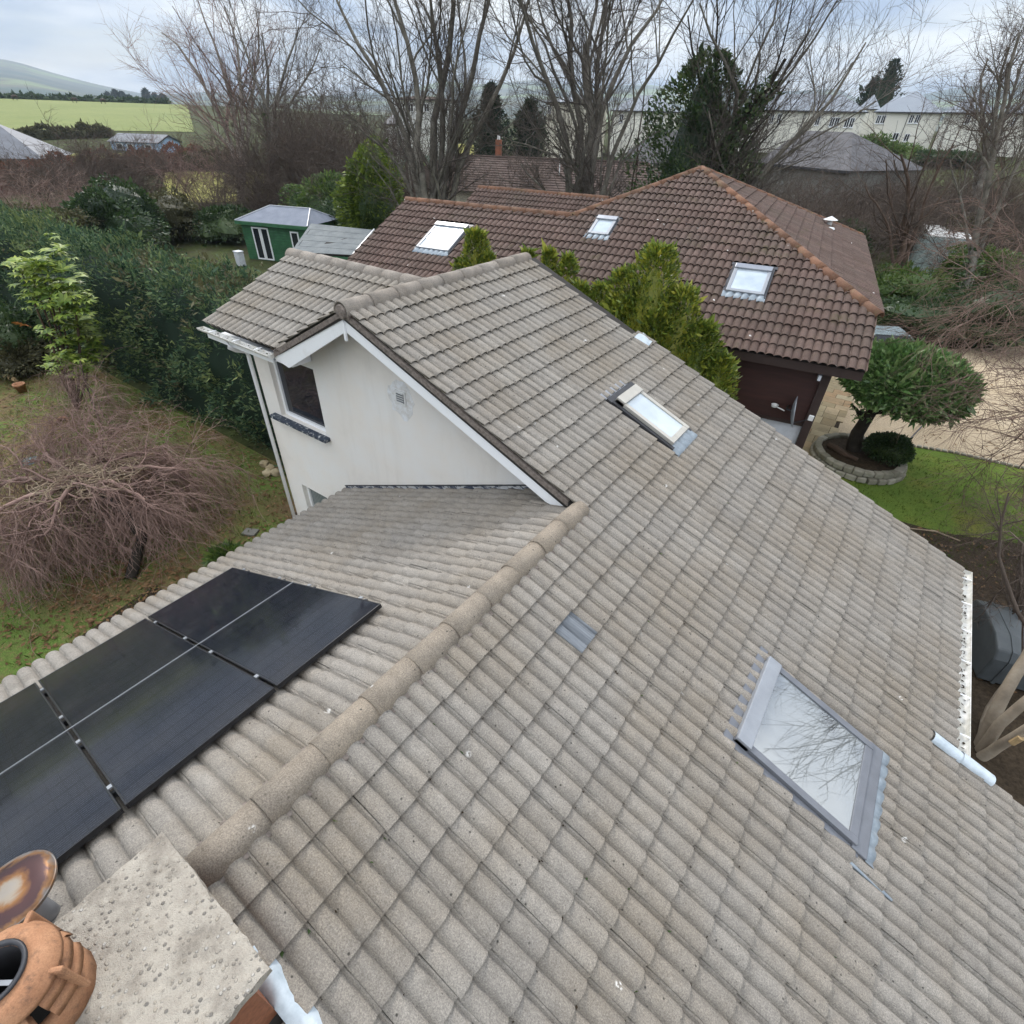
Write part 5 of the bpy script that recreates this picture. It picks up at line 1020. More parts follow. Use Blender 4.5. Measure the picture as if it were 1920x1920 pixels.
spire_bush('tall yellow-green bay bush at the house corner below the brown roof', 1.9, 5.55, 6.3, 1, .6, [(0, .05, .80, 6.33, .20), (-.55, 0, .60, 5.85, .14), (-1.0, 0, .5, 5.55, .10), (.65, -.05, .70, 5.75, .16), (1.15, -.02, .62, 5.2, .14), (1.6, -.05, .50, 4.75, .12), (.35, -.3, .55, 5.3, .10), (-.35, -.25, .5, 5.4, .08)], 44000, 31)
spire_bush('round-topped bay bush behind the grey ridge, beside the large brown-roof skylight', -2.35, 5.6, 6.1, .6, .5, [(0, 0, .52, 6.12, .5), (.35, 0, .4, 5.7, .3), (-.4, .0, .42, 5.5, .2)], 14000, 32)
spire_bush('thin bay shoots rising behind the far end of the grey ridge', -.35, 5.5, 5.9, .6, .5, [(0, 0, .3, 6.0, .3), (-.55, .05, .26, 5.92, .25), (.45, 0, .34, 5.95, .3), (.85, -.1, .42, 5.5, .3)], 14000, 33)

# ------------------------------------------------------------------ planter with the clipped laurel tree
PC = np.array((6.44, 13.0, 0)); t = thing('stone_planter', 'round low planter ring of pale stone blocks on the front lawn', 'planter', tuple(PC)); rr = random.Random(3)
bm_ = Geo().box((0, 0, 0), (.27, .20, .17)).obj('stone_block', 'planter_stone', t, bevel=.025); bm_m = bm_.data; bpy.data.objects.remove(bm_)
for ly in range(2):
    for i in range(28):
        a = 2*math.pi*(i+.5*ly)/28; o = link(bpy.data.objects.new('stone_block', bm_m), t); b = o.modifiers.new('bevel', 'BEVEL'); b.width = .03; b.segments = 2
        R0 = 1.20-.06*ly; o.location = (R0*math.cos(a), R0*math.sin(a), .09+.175*ly); o.rotation_euler = (rr.gauss(0, .05), rr.gauss(0, .05), a+math.pi/2+rr.gauss(0, .06)); o.scale = (rr.uniform(.85, 1.05), rr.uniform(.9, 1.2), rr.uniform(.85, 1.05))
g = Geo(); g.lathe([(0, .30), (.5, .29), (1.0, .26), (1.15, .24)], (0, 0, 0), 28); g.obj('soil', 'dark_soil', t)
lt = thing('laurel_tree', 'umbrella-shaped clipped laurel tree with dark trunk rising from the planter', 'tree', tuple(PC+np.array((-.18, .15, .25))))
def LQ(px, py, yy): v = ray(px, py); k_ = (yy-CAM[1])/v[1]; return CAM+v*k_-(PC+np.array((-.18, .15, .25)))
tr = Tree(5); b0 = np.zeros(3); cr = LQ(1636, 770, 13.2)
tr.stems([[b0, LQ(1605, 815, 13.2), cr], [cr, LQ(1618, 735, 13.1), LQ(1610, 690, 13.0)], [cr, LQ(1640, 735, 13.5), LQ(1645, 690, 13.8)], [cr, LQ(1690, 768, 13.2), LQ(1760, 745, 13.3), LQ(1790, 715, 13.4)], [LQ(1690, 768, 13.2), LQ(1700, 730, 12.8), LQ(1720, 690, 12.6)]], [(.21, .15), (.13, .06), (.09, .04), (.12, .05), (.07, .03)], 8, .02)
tr.branch(4, .5, (30, 70), 4, .4, 1, .1, .2, .5, .012)
cc = LQ(1698, 722, 13.2); rx, ry, rz = 1.55, 1.35, 1.0
P, Nn = bush_points(22000, rx, ry, rz, 41, .06, shell=.24); fl = P[:, 2] > rz*.52; P, Nn = P[fl], Nn[fl]; tilt = np.array([[1, 0, 0], [0, 1, 0], [-.10, 0, 1]]); P = P@tilt.T; P += cc-np.array((0, 0, rz)); V, F = leaves(P, Nn, .145, .38, 42, .95, .10, dirbias=(0, 0, .1)); obj_np('crown', V, F, 'laurel_leaf', lt)
V, F = tr.tubes(tr.levels, (9, 6)); obj_np('trunk', V, F, 'dark_bark', lt, True)
bm = bmesh.new(); bmesh.ops.create_icosphere(bm, subdivisions=3, radius=1.0)
for v in bm.verts: c = np.array(v.co)*np.array((rx, ry, rz))*.80; c[2] = max(c[2], -rz*.42); c = tilt@(c+np.array((0, 0, rz))); v.co = Vector(c+cc-np.array((0, 0, rz)))
me = bpy.data.meshes.new('inner_foliage'); bm.to_mesh(me); setmat(me, 'laurel_leaf'); link(bpy.data.objects.new('inner_foliage', me), lt)
r = np.random.default_rng(8); n = 260; q = np.stack([r.uniform(1598, 1640, n), r.uniform(680, 790, n)], -1); P = np.array([LQ(a, b, 13.0+r.normal(0, .12)) for a, b in q]); V, F = leaves(P, np.tile([[-.6, -.3, .1]], (n, 1)), .15, .36, 44, .8, .1); obj_np('trunk_shoots', V, F, 'laurel_leaf', lt)['kind'] = 'stuff'
bx = PC+np.array((.62, .05, .28)); shrub('box_ball', 'small dark clipped box ball under the laurel tree', 'bush', bx, .62, .55, .40, 'dark_shrub', 7000, .05, 43, lump=.05, aspect=.6)
lg = Geo().tube([(-.1, 0, 0), (.15, -.25, .06), (.42, -.42, .03), (.75, -.50, .02)], [.09, .10, .09, .06], 8).obj('root_log', 'brown_bark'); lg.location = PC+np.array((-.75, -.05, .32)); tag(lg, 'curved brown log lying on the planter soil', 'log')

# ------------------------------------------------------------------ left garden plants
fp = gpt(115, 715, 21.5); t = thing('fatsia_shrub', 'yellow-green big-leaved fatsia shrub in front of the hedge', 'shrub', tuple(fp)); r = np.random.default_rng(51); V = []; F = []
def palm_leaf(c, dirn, size, lobes=7):
    dirn = dirn/np.linalg.norm(dirn); a = np.cross(dirn, (0, 0, 1.)); a /= np.linalg.norm(a)+1e-9; nr = np.cross(a, dirn)
    for i in range(lobes):
        an = rad(-105+210*i/(lobes-1)); dv = dirn*math.cos(an)+a*math.sin(an); sdv = np.cross(nr, dv); Ln = size*(1-.22*abs(an)/1.9); o = len(V); V.extend([c, c+dv*Ln*.55+sdv*Ln*.16+nr*.02, c+dv*Ln-nr*Ln*.16, c+dv*Ln*.55-sdv*Ln*.16+nr*.02]); F.append((o, o+1, o+2, o+3))
heads = [(75, 500, .6), (110, 470, .5), (60, 520, .5), (100, 540, .7), (140, 575, .6), (120, 600, .6), (90, 570, .5), (150, 640, .6), (165, 665, .6), (130, 640, .5), (60, 560, .4), (50, 490, .45), (95, 620, .5), (160, 600, .5), (135, 530, .5), (155, 560, .5), (110, 575, .5), (140, 610, .55), (125, 675, .5), (150, 690, .5), (105, 690, .45), (175, 640, .5), (40, 510, .5), (85, 490, .5), (115, 655, .55), (75, 540, .5)]
for hx, hy, sz in heads:
    c0 = at(hx, hy, 21.0+r.normal(0, .35))-fp
    for i in range(13): dv = r.normal(0, 1, 3); dv[2] = abs(dv[2])*.5-.05; palm_leaf(c0+r.normal(0, .16, 3), dv, .30*sz/.55)
obj_np('foliage', V, F, 'fatsia_leaf', t); g = Geo()
for hx, hy, sz in heads[::2]: g.tube([(0.1, 0, 0), (at(hx, hy, 21.0)-fp)*np.array((.7, .7, .6)), at(hx, hy, 21.0)-fp], [.04, .03, .015], 5)
g.obj('stems', 'brown_bark', t)
V = []; F = []; palm_leaf(at(45, 610, 20.5)-fp, np.array((.2, -.5, .5)), .30, 8); k = MB('orange_leaf'); k.color((0.62, 0.22, 0.07)); k.rough(.5); obj_np('orange_leaf', V, F, 'orange_leaf', t)['label'] = 'bright orange fading leaf'
def pot(px, py, D, s, label, rz=0, tilt=0):
    p = gpt(px, py, D); g = Geo(); g.lathe([(.0, .02), (.11, .02), (.115, .0), (.16, .24), (.175, .24), (.175, .30), (.155, .30), (.10, .04)], (0, 0, 0), 20); o = g.obj('plant_pot', 'terracotta', None, True); o.location = p; o.scale = (s,)*3; o.rotation_euler = (tilt, 0, rz); return tag(o, label, 'pot')
pot(46, 740, 24.3, 1.05, 'orange terracotta pot on the lawn edge at far left')
pot(125, 790, 21.0, .9, 'small broken terracotta pot lying on the lawn', 1.0, 1.5)
p = gpt(15, 714, 26); o = Geo().tube([(-1.2, 0, .12), (.0, .02, .12), (.75, .1, .14)], [.09, .09, .07], 8).obj('cut_log', 'cut_wood'); o.location = p; tag(o, 'pale cut log lying under shrubs at far left', 'log')
p = gpt(52, 857, 18.6); g = Geo(); g.lathe([(0, .06), (.10, .06), (.20, .02), (.24, .03), (.245, .0)], (0, 0, 0), 20); o = g.obj('plastic_dish', 'teal_plastic', None, True); o.location = p; tag(o, 'teal plastic dish lying on the lawn', 'dish')
p = atz(470, 1000, 0.0); o = Geo().box((0, 0, .03), (.33, .24, .06)).obj('paving_slab', 'grey_stone', None, bevel=.01); o.location = p; o.rotation_euler = (0, 0, .5); tag(o, 'single grey slab lying on the grass near the house', 'slab')
for i, (x, y) in enumerate(((497, 873), (508, 882), (518, 890), (503, 891))):
    p = atz(x, y, 0.0); bm = bmesh.new(); bmesh.ops.create_icosphere(bm, subdivisions=2, radius=.14); rr = random.Random(i)
    for v in bm.verts: v.co = v.co*(1+rr.uniform(-.18, .18)); v.co.z *= .75
    me = bpy.data.meshes.new('rock'); bm.to_mesh(me); setmat(me, 'sandstone'); o = link(bpy.data.objects.new('rock', me)); o.location = (p[0], p[1], .07); tag(o, ['tan rock at the hedge foot, farthest of the four', 'tan rock at the hedge foot, second of the four', 'tan rock at the hedge foot nearest the downpipe', 'tan rock at the hedge foot, lowest of the four'][i], 'rock', 'rocks at the hedge foot')
# crazy paving path
rr = random.Random(12); cpth = sheet('garden_path', [(-4.9, -2.2), (-3.4, -2.2), (-2.6, -6), (-4.2, -6)], .010, 'dark_soil')
for i in range(16):
    c = np.array((-4.35+.42*(i % 3)+rr.uniform(-.06, .06)+.10*(i//3), -2.35-.42*(i//3)+rr.uniform(-.05, .05))); nS = rr.choice((5, 6)); a0 = rr.uniform(0, 6)
    Geo().prism([(c[0]+.235*math.cos(a0+2*math.pi*j/nS)*rr.uniform(.85, 1.1), c[1]+.235*math.sin(a0+2*math.pi*j/nS)*rr.uniform(.85, 1.1), .012) for j in range(nS)], (0, 0, .03)).obj('flagstone', 'path_stone', cpth)

# weeping tree in the left foreground
wb = np.array((-5.45, -2.45, 0)); t = thing('weeping_tree', 'bare weeping tree with mop of pinkish-brown hanging twigs', 'tree', tuple(wb)); tr = Tree(61)
def WQ(px, py, D): return at(px, py, D)-wb
top = WQ(160, 900, 13.1)
tr.stems([[(0, 0, 0), WQ(275, 1010, 12.0), WQ(215, 940, 12.6), top]]+[[top+np.array((0, 0, -.05)), top+np.array((.9*math.cos(a)*s_, .9*math.sin(a)*s_, .18)), top+np.array((1.9*math.cos(a)*s_, 1.9*math.sin(a)*s_, -.15))] for a, s_ in [(.3, .85), (1.0, 1.0), (1.8, .9), (2.6, 1.0), (3.3, 1.15), (4.0, 1.2), (4.7, 1.1), (5.5, .9), (2.2, .6), (5.0, .6)]], [(.12, .09)]+[(.06, .022)]*10, 9, .10)
tr.branch(9, .95, (20, 75), 6, .15, 1, -.06, .25, .55, .009); tr.branch(8, .85, (20, 70), 6, .2, 1, -.20, .24, .5, .0065); tr.branch(5, .75, (10, 60), 5, .2, 1, -.28, .24, .6, .0052); tr.branch(2, .42, (10, 50), 4, .2, 1, -.3, .25, .7, .0036); tr.clipz(.03)
tr.levels[0:1] = [(tr.levels[0][0][:1], tr.levels[0][1][:1]), (tr.levels[0][0][1:], tr.levels[0][1][1:])]; tr.build(t, 1, 'dark_bark', 'purple_twig', sides=(7, 6, 4, 3, 3, 3))
tr2 = Tree(62); P = []
for i in range(260):
    a = tr2.r.uniform(0, 6.28); q = top+np.array((tr2.r.normal(0, .52), tr2.r.normal(0, .45), tr2.r.uniform(.02, .24))); P.append([q, q+np.array((.25*math.cos(a), .25*math.sin(a), tr2.r.normal(.06, .06))), q+np.array((.5*math.cos(a+.8), .5*math.sin(a+.8), tr2.r.normal(.0, .08)))])
tr2.stems(P, [(.012, .004)]*260, 6, .12); V, F = tr2.tubes(tr2.levels, (4,)); obj_np('cut_twig_tangle', V, F, 'straw_twig', t)
litter('dead_leaf_drift', 700, lambda r: (-5.2-wb[0]+r.normal(0, 1.1), -2.7-wb[1]+r.normal(0, .8), .03+abs(r.normal(0, .04))), 'dead_leaf', .05, t, 63)
# thin sapling behind it
sb = gpt(172, 765, 19.3); t = thing('bare_sapling', 'thin arching bare sapling in front of the hedge', 'tree', tuple(sb)); tr = Tree(64); SQ = lambda x, y: at(x, y, 19.2)-sb
tr.stems([[(0, 0, 0), SQ(160, 720), SQ(150, 675)], [SQ(158, 712), SQ(130, 698), SQ(105, 715)], [SQ(158, 705), SQ(180, 705), SQ(205, 740)], [SQ(160, 715), SQ(180, 740), SQ(195, 790), SQ(235, 820)], [SQ(160, 712), SQ(148, 730), SQ(145, 745)]], [(.03, .018)]+[(.02, .006)]*4, 8, .04); tr.branch(6, .55, (20, 60), 5, .2, 1, -.12, .2, .6, .005); tr.branch(6, .45, (20, 60), 5, .2, 1, -.25, .2, .6, .004); tr.branch(4, .4, (15, 50), 4, .2, 1, -.3, .2, .7, .0035); tr.clipz(.03); tr.build(t, 1, 'brown_twig', 'purple_twig', sides=(5, 4, 3, 3))
# fallen leaves and grass tufts
def onlawn(r):
    while True:
        x, y = r.uniform(-22, -1.6), r.uniform(-6.5, 2.2)
        if y < .2 or x < -3.5: return (x, y, .02+r.uniform(0, .02))
q = litter('fallen_leaves', 9000, onlawn, 'dead_leaf', .052, None, 71); tag(q, 'brown leaves scattered over the left lawn', 'leaves', kind='stuff')
def tufts(name, label, n, fn_, size, seed, mat='grass_blade'):
    r = np.random.default_rng(seed); P = np.array([fn_(r) for _ in range(n)]); PP = np.repeat(P, 4, 0)+r.normal(0, .03, (n*4, 3))*np.array((1, 1, 0)); V, F = leaves(PP, np.tile([[0, 0, 1.]], (len(PP), 1)), size, .16, seed, .45, .1); tag(obj_np(name, V, F, mat), label, 'grass', kind='stuff')
tufts('grass', 'patchy grass of the left garden lawn', 6000, onlawn, .075, 72)
def onfront(r): return (r.uniform(5.2, 17), r.uniform(9.0, 14.9), .005)
def infront(r):
    while True:
        p = onfront(r); e = np.interp(p[0], [q[0] for q in LE], [q[1] for q in LE])
        if p[1] < e-.1 and math.hypot(p[0]-PC[0], p[1]-PC[1]) > 1.35: return p
tufts('grass', 'short grass of the front lawn around the planter', 6000, infront, .05, 73)
# low plants at the lawn and hedge foot
for i, (x, y, D, rx, rz, m_, lab) in enumerate([(25, 665, 26.5, 1.2, .55, 'olive_shrub', 'low olive shrub at the far left lawn edge'), (10, 600, 27.5, 1.3, 1.0, 'dark_shrub', 'dark bushy shrub left of the fatsia'), (420, 1035, 10.6, .35, .16, 'mid_shrub', 'low green plant by the tiled eaves')]):
    shrub('shrub', lab, 'shrub', gpt(x, y, D), rx, rx*.8, rz, m_, 3500, .12, 80+i)

# ------------------------------------------------------------------ shrubs behind the hedge and towards the field
SH = [  # px, py(base), D, rx, rz, material, leaves, leaf size, name, label
 (200, 420, 46, 2.6, 2.0, 'dark_shrub', 9000, .16, 'holly_bush', 'dark glossy holly bush left of the trampoline, behind the hedge'),
 (255, 405, 50, 2.2, 1.9, 'dark_shrub', 7000, .16, 'holly_bush', 'dark holly bush right behind the trampoline'),
 (330, 415, 52, 2.6, 1.5, 'olive_shrub', 7000, .14, 'olive_bush', 'dull olive bush below the lime meadow'),
 (410, 410, 50, 2.4, 1.35, 'dark_shrub', 6000, .14, 'dark_bush', 'low dark bush left of the green shed'),
 (95, 415, 44, 2.6, 1.7, 'olive_shrub', 7000, .14, 'olive_bush', 'olive-brown bush above the hedge at left'),
 (20, 405, 46, 2.6, 1.5, 'olive_shrub', 6000, .14, 'olive_bush', 'dull brown-green bush at the far left above the hedge'),
 (610, 405, 47, 2.6, 2.4, 'mid_shrub', 9000, .16, 'laurel_bush', 'mid green laurel bush behind the green shed'),
 (655, 420, 43, 1.6, 1.6, 'dark_shrub', 5000, .15, 'dark_bush', 'dark green bush between shed and lime-edged evergreen'),  # dark green leaf colour all over
 (1690, 600, 38, 2.4, .9, 'mid_shrub', 6000, .14, 'ivy_mound', 'green ivy mound in front of the container'),
 (1650, 560, 41, 1.6, .9, 'mid_shrub', 4000, .14, 'ivy_mound', 'green mound by the brown roof verge'),
 (1800, 560, 40, 1.8, 1.7, 'mid_shrub', 6000, .15, 'ivy_bush', 'bright green ivy bush right of the container'),
 (1830, 475, 52, 2.6, 1.6, 'olive_shrub', 6000, .16, 'olive_bush', 'olive bush behind the container at right'),
 (1745, 625, 33, 2.6, .8, 'dark_shrub', 6000, .13, 'dark_bush', 'dark low undergrowth above the laurel tree'),
 (1860, 620, 34, 2.4, 1.3, 'dark_shrub', 6000, .14, 'dark_bush', 'dark undergrowth behind the pink twigs at right'),
 (1590, 400, 44, 2.2, 1.5, 'dark_shrub', 5000, .15, 'dark_bush', 'dark bush behind the brown hip roof'),
 (1150, 300, 62, 2.6, 2.6, 'dark_shrub', 5000, .2, 'dark_bush', 'dark evergreen beside the dark bungalow roof'),
 (1690, 262, 118, 3.4, 1.1, 'mid_shrub', 3500, .3, 'hedge_bush', 'green hedge bush below the ivory houses'),
 (1645, 258, 116, 2.6, 1.6, 'mid_shrub', 3000, .3, 'hedge_bush', 'bushy hedge plant left of the ivory pair'),
 (1790, 268, 116, 4.4, .9, 'dark_shrub', 3500, .3, 'hedge_bush', 'long dark hedge below the second ivory house'),
]
for i, (x, y, D, rx, rz, mt, n, ls, nm, lab) in enumerate(SH): shrub(nm, lab, 'bush', gpt(x, y, D), rx, rx*.85, rz, mt, n, ls, 100+i, lump=.28)
# lime-tipped conifer and ivy tower
def cone_tree(name, label, px, py, D, h, r0, mat, n, leaf, seed, tip=.02, lean=(0, 0), z0=.0, coremat=None, power=.62):
    p = gpt(px, py, D); t = thing(name, label, 'tree', tuple(p)); r = np.random.default_rng(seed); z = h*(1-(1-r.random(n)**.75)*.999); f = (1-z/h); an = r.uniform(0, 6.28, n); prof = r0*np.clip(f, 0, 1)**power*(1+.30*np.sin(an*4+z*2.1)+.28*np.sin(an*2-z*1.3+seed)+.22*np.sin(an*7+z*4.0+2)); rr = prof*(1-.35*r.random(n)**2)+tip
    P = np.stack([rr*np.cos(an)+lean[0]*z, rr*np.sin(an)+lean[1]*z, z], -1); Nn = np.stack([np.cos(an), np.sin(an), np.full(n, .35)], -1); V, F = leaves(P, Nn, leaf, .4, seed, .6, .06, dirbias=(0, 0, .4)); obj_np('crown', V, F, mat, t)
    g = Geo(); g.lathe([(r0*.62, h*.02), (r0*.60, h*.3), (r0*.42, h*.6), (r0*.18, h*.88), (.01, h*.97)], (0, 0, 0), 10); o = g.obj('inner_foliage', coremat or mat, t)
    for v in o.data.vertices: v.co.x += lean[0]*v.co.z; v.co.y += lean[1]*v.co.z
    Geo().tube([(0, 0, 0), (lean[0]*h*.5, lean[1]*h*.5, h*.5)], [.16, .08], 7).obj('trunk', 'brown_bark', t); return t
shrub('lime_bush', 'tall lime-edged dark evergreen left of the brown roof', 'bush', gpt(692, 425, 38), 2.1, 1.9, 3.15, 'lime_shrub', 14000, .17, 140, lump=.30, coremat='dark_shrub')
cone_tree('dark_conifer', 'dark conifer behind the dark bungalow, left of the pair', 921, 290, 72, 11.0, 2.6, 'conifer_leaf', 8000, .32, 141)
cone_tree('dark_conifer', 'dark conifer behind the dark bungalow, right of the pair', 990, 290, 74, 9.6, 3.0, 'conifer_leaf', 8000, .32, 142)
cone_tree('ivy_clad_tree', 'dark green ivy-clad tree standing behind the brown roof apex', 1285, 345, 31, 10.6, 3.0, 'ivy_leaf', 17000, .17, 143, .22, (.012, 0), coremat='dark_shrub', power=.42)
for i, (x, y, D, h, r_) in enumerate([(1648, 205, 200, 15.5, 5), (1622, 205, 205, 12, 4), (211, 205, 900, 13, 5), (226, 205, 880, 15, 6), (238, 205, 900, 14, 6), (250, 206, 900, 11, 5), (283, 206, 870, 17, 6), (298, 207, 900, 14, 6), (312, 207, 890, 13, 6)]):
    cone_tree('far_conifer', ['tall dark conifer above the ivory houses', 'shorter dark conifer beside the tall one above the houses', 'far blue-green conifer beyond the field, leftmost of seven', 'far conifer beyond the field, second of seven', 'far conifer beyond the field, third of seven', 'far conifer beyond the field, fourth of seven', 'tallest far conifer beyond the field, fifth of seven', 'far conifer beyond the field, sixth of seven', 'far conifer beyond the field next to the thicket'][i], x, y, D, h, r_, 'conifer_leaf', 2500, .6 if D < 300 else 1.5, 150+i)
# red-brown beech hedge, field hedges
def long_hedge(name, label, p0, p1, wd, h, mat, n, leaf, seed, segs=30):
    p0 = np.array(p0, float); p1 = np.array(p1, float); d = p1-p0; Ln = np.linalg.norm(d[:2]); ang = math.atan2(d[1], d[0]); t = thing(name, label, 'hedge', tuple(p0)); u = np.array((math.cos(ang), math.sin(ang), 0)); s_ = np.array((-u[1], u[0], 0)); P, Nn = hedge_box(n, 0, Ln, -wd/2, wd/2, h, seed, .3); X = P[:, 0]; zz = hgt(p0[0]+X*u[0], p0[1]+X*u[1])-p0[2]
    W3 = P[:, :1]*u+P[:, 1:2]*s_; W3[:, 2] = P[:, 2]+zz; N3 = Nn[:, :1]*u+Nn[:, 1:2]*s_; N3[:, 2] = Nn[:, 2]; V, F = leaves(W3, N3, leaf, .5, seed, .7, .05); obj_np('foliage', V, F, mat, t); V = []; F = []
    for i in range(segs+1):
        x = Ln*i/segs; z = float(hgt(p0[0]+x*u[0], p0[1]+x*u[1])-p0[2])
        for (a, b) in ((-wd*.42, 0), (-wd*.40, h*.85), (wd*.40, h*.85), (wd*.42, 0)): V.append(u*x+s_*a+np.array((0, 0, z+b)))
    for i in range(segs):
        for j in range(3): F.append((i*4+j, i*4+4+j, i*4+5+j, i*4+1+j))
    obj_np('inner_foliage', V, F, mat, t)
long_hedge('beech_hedge', 'clipped red-brown beech hedge below the blue shed', gpt(-40, 350, 86), gpt(385, 322, 118), 1.6, 2.6, 'beech_leaf', 26000, .22, 170)
long_hedge('field_hedge', 'rough brown hedge along the near edge of the green field', gpt(-60, 262, 168), gpt(215, 262, 178), 3.0, 1.7, 'olive_shrub', 12000, .4, 171)
long_hedge('field_hedge', 'dark low hedge along the far edge of the green field', gpt(-80, 195, 405), gpt(320, 205, 405), 3.0, 1.6, 'dark_shrub', 7000, .9, 172)
long_hedge('field_hedge', 'dark hedge behind the lime meadow', gpt(345, 320, 112), gpt(470, 325, 110), 2.0, 2.2, 'olive_shrub', 6000, .3, 173)

# ------------------------------------------------------------------ bare trees
def bare_tree(name, label, D, stems, radii, seed, lv, trunk='grey_bark', twig='grey_twig', base=None, nt=2, wob=.05, cat='tree', sides=(8, 6, 4, 3, 3, 3), ivy=None, group=None):
    b = gpt(base[0], base[1], base[2] if len(base) > 2 else D); t = thing(name, label, cat, tuple(b), 0, group); tr = Tree(seed); rg = np.random.default_rng(seed+1); L_ = []
    for st in stems:
        ln = []; off_ = rg.normal(0, 1.0)
        for i, q in enumerate(st): ln.append(np.zeros(3)+np.array((rg.normal(0, .12), rg.normal(0, .12), 0)) if q is None else at(q[0], q[1], D+(q[2] if len(q) > 2 else off_*i/len(st)*2.2))-b)
        L_.append(ln)
    tr.stems(L_, radii, 12, wob)
    for kw in lv: tr.branch(**kw)
    tr.clipz(.05); tr.build(t, nt, trunk, twig, sides=sides)
    if ivy:
        r = np.random.default_rng(seed+2); P, R = tr.levels[0]; pts = []
        for (si, t0, t1, n, rad_) in ivy:
            tt = r.uniform(t0, t1, n)*(P.shape[1]-1); i0 = np.minimum(tt.astype(int), P.shape[1]-2); f = (tt-i0)[:, None]; pts.append(P[si, i0]*(1-f)+P[si, i0+1]*f+r.normal(0, rad_, (n, 3)))
        pts = np.concatenate(pts); V, F = leaves(pts, r.normal(0, 1, pts.shape), .16, .6, seed+3, .6, .06); obj_np('ivy', V, F, 'ivy_leaf', t)
    return t
BIG = [dict(n=8, length=3.6, angle=(18, 42), k=7, lo=.25, hi=1., trop=.06, wob=.14, rr=.50, rmin=.02), dict(n=7, length=2.0, angle=(20, 50), k=6, lo=.2, hi=1., trop=.05, wob=.16, rr=.5, rmin=.010), dict(n=7, length=1.1, angle=(18, 50), k=4, lo=.2, hi=1., trop=.06, wob=.16, rr=.55, rmin=.0065), dict(n=3, length=.6, angle=(15, 50), k=3, lo=.2, hi=1., trop=.04, wob=.16, rr=.7, rmin=.005)]
bare_tree('bare_tree', 'large bare many-stemmed tree behind the brown roof, left of the big pair', 30, [[None, (775, 300), (735, 190), (690, 100), (640, 25), (615, -30)], [None, (782, 280), (785, 150), (748, 50), (720, -70)], [None, (808, 250), (842, 110), (850, 0), (852, -130)], [None, (838, 270), (885, 160), (903, 60), (935, -90)], [None, (862, 300), (925, 190), (975, 70), (1000, -40)], [None, (765, 320), (705, 265), (665, 235), (640, 190)], [None, (830, 200), (815, 60), (800, -90)]], [(.24, .04), (.26, .05), (.28, .06), (.26, .05), (.22, .04), (.14, .03), (.22, .04)], 201, BIG, base=(805, 380))
bare_tree('bare_tree', 'large bare tree with ivy at its foot, right of the big pair', 29, [[None, (1062, 250), (1015, 130), (985, 40), (960, -80)], [None, (1092, 240), (1062, 120), (1070, 0), (1060, -110)], [None, (1112, 240), (1098, 130), (1097, 85)], [None, (1128, 210), (1168, 95), (1228, 25), (1270, -50)], [None, (1150, 260), (1215, 150), (1265, 70), (1300, 0)], [None, (1120, 180), (1130, 60), (1150, -100)], [None, (1070, 300), (1010, 275), (960, 265)]], [(.23, .04), (.26, .05), (.27, .16), (.25, .04), (.18, .03), (.24, .05), (.10, .02)], 202, BIG, base=(1098, 375), ivy=[(1, 0, .45, 700, .16), (0, 0, .3, 400, .16), (5, .0, .35, 400, .14)])
bare_tree('bare_tree', 'bare tree leaning right over the grey slate roof', 31, [[None, (1400, 345, -1), (1480, 270, 0), (1550, 205, 0), (1600, 140, 1), (1625, 80, 1)], [None, (1420, 320, 0), (1520, 262, 1), (1600, 215, 1), (1640, 190, 1)], [None, (1380, 250), (1385, 165), (1340, 90), (1310, 10)], [None, (1385, 200), (1400, 140), (1450, 60), (1470, -40)], [None, (1400, 230), (1470, 150), (1530, 70), (1570, 0)]], [(.24, .03), (.13, .02), (.2, .03), (.14, .03), (.15, .03)], 203, BIG, base=(1375, 360))
bare_tree('ivy_trunk_tree', 'bare tree with thick ivy sleeve leaning right of the brown apex', 30, [[None, (1352, 280), (1395, 215), (1440, 165), (1475, 110)], [None, (1340, 260), (1300, 130), (1290, 30)], [None, (1365, 235), (1330, 150), (1345, 60), (1350, -30)]], [(.28, .06), (.16, .03), (.15, .03)], 204, BIG[:3], base=(1345, 350), ivy=[(0, .0, .92, 3200, .24), (1, 0, .5, 900, .2)], trunk='dark_bark')
bare_tree('birch_tree', 'pale-stemmed leaning birch clump at the edge of the lime meadow', 74, [[None, (430, 260), (390, 170), (345, 90), (305, 60)], [None, (448, 250), (420, 130), (385, 40), (370, 0)], [None, (455, 240), (450, 120), (440, 50), (420, 10)], [None, (438, 280), (370, 210), (330, 180), (300, 165)], [None, (462, 260), (475, 150), (490, 60), (480, 20)]], [(.30, .05), (.32, .05), (.30, .05), (.2, .04), (.28, .05)], 205, [dict(n=8, length=5.2, angle=(15, 38), k=6, lo=.3, hi=1., trop=.03, wob=.14, rr=.45, rmin=.03), dict(n=7, length=2.8, angle=(20, 45), k=5, lo=.2, hi=1., trop=.03, wob=.16, rr=.5, rmin=.016), dict(n=6, length=1.5, angle=(18, 50), k=4, lo=.2, hi=1., trop=.0, wob=.16, rr=.6, rmin=.011)], 'birch_bark', 'purple_twig', base=(452, 378), nt=1)
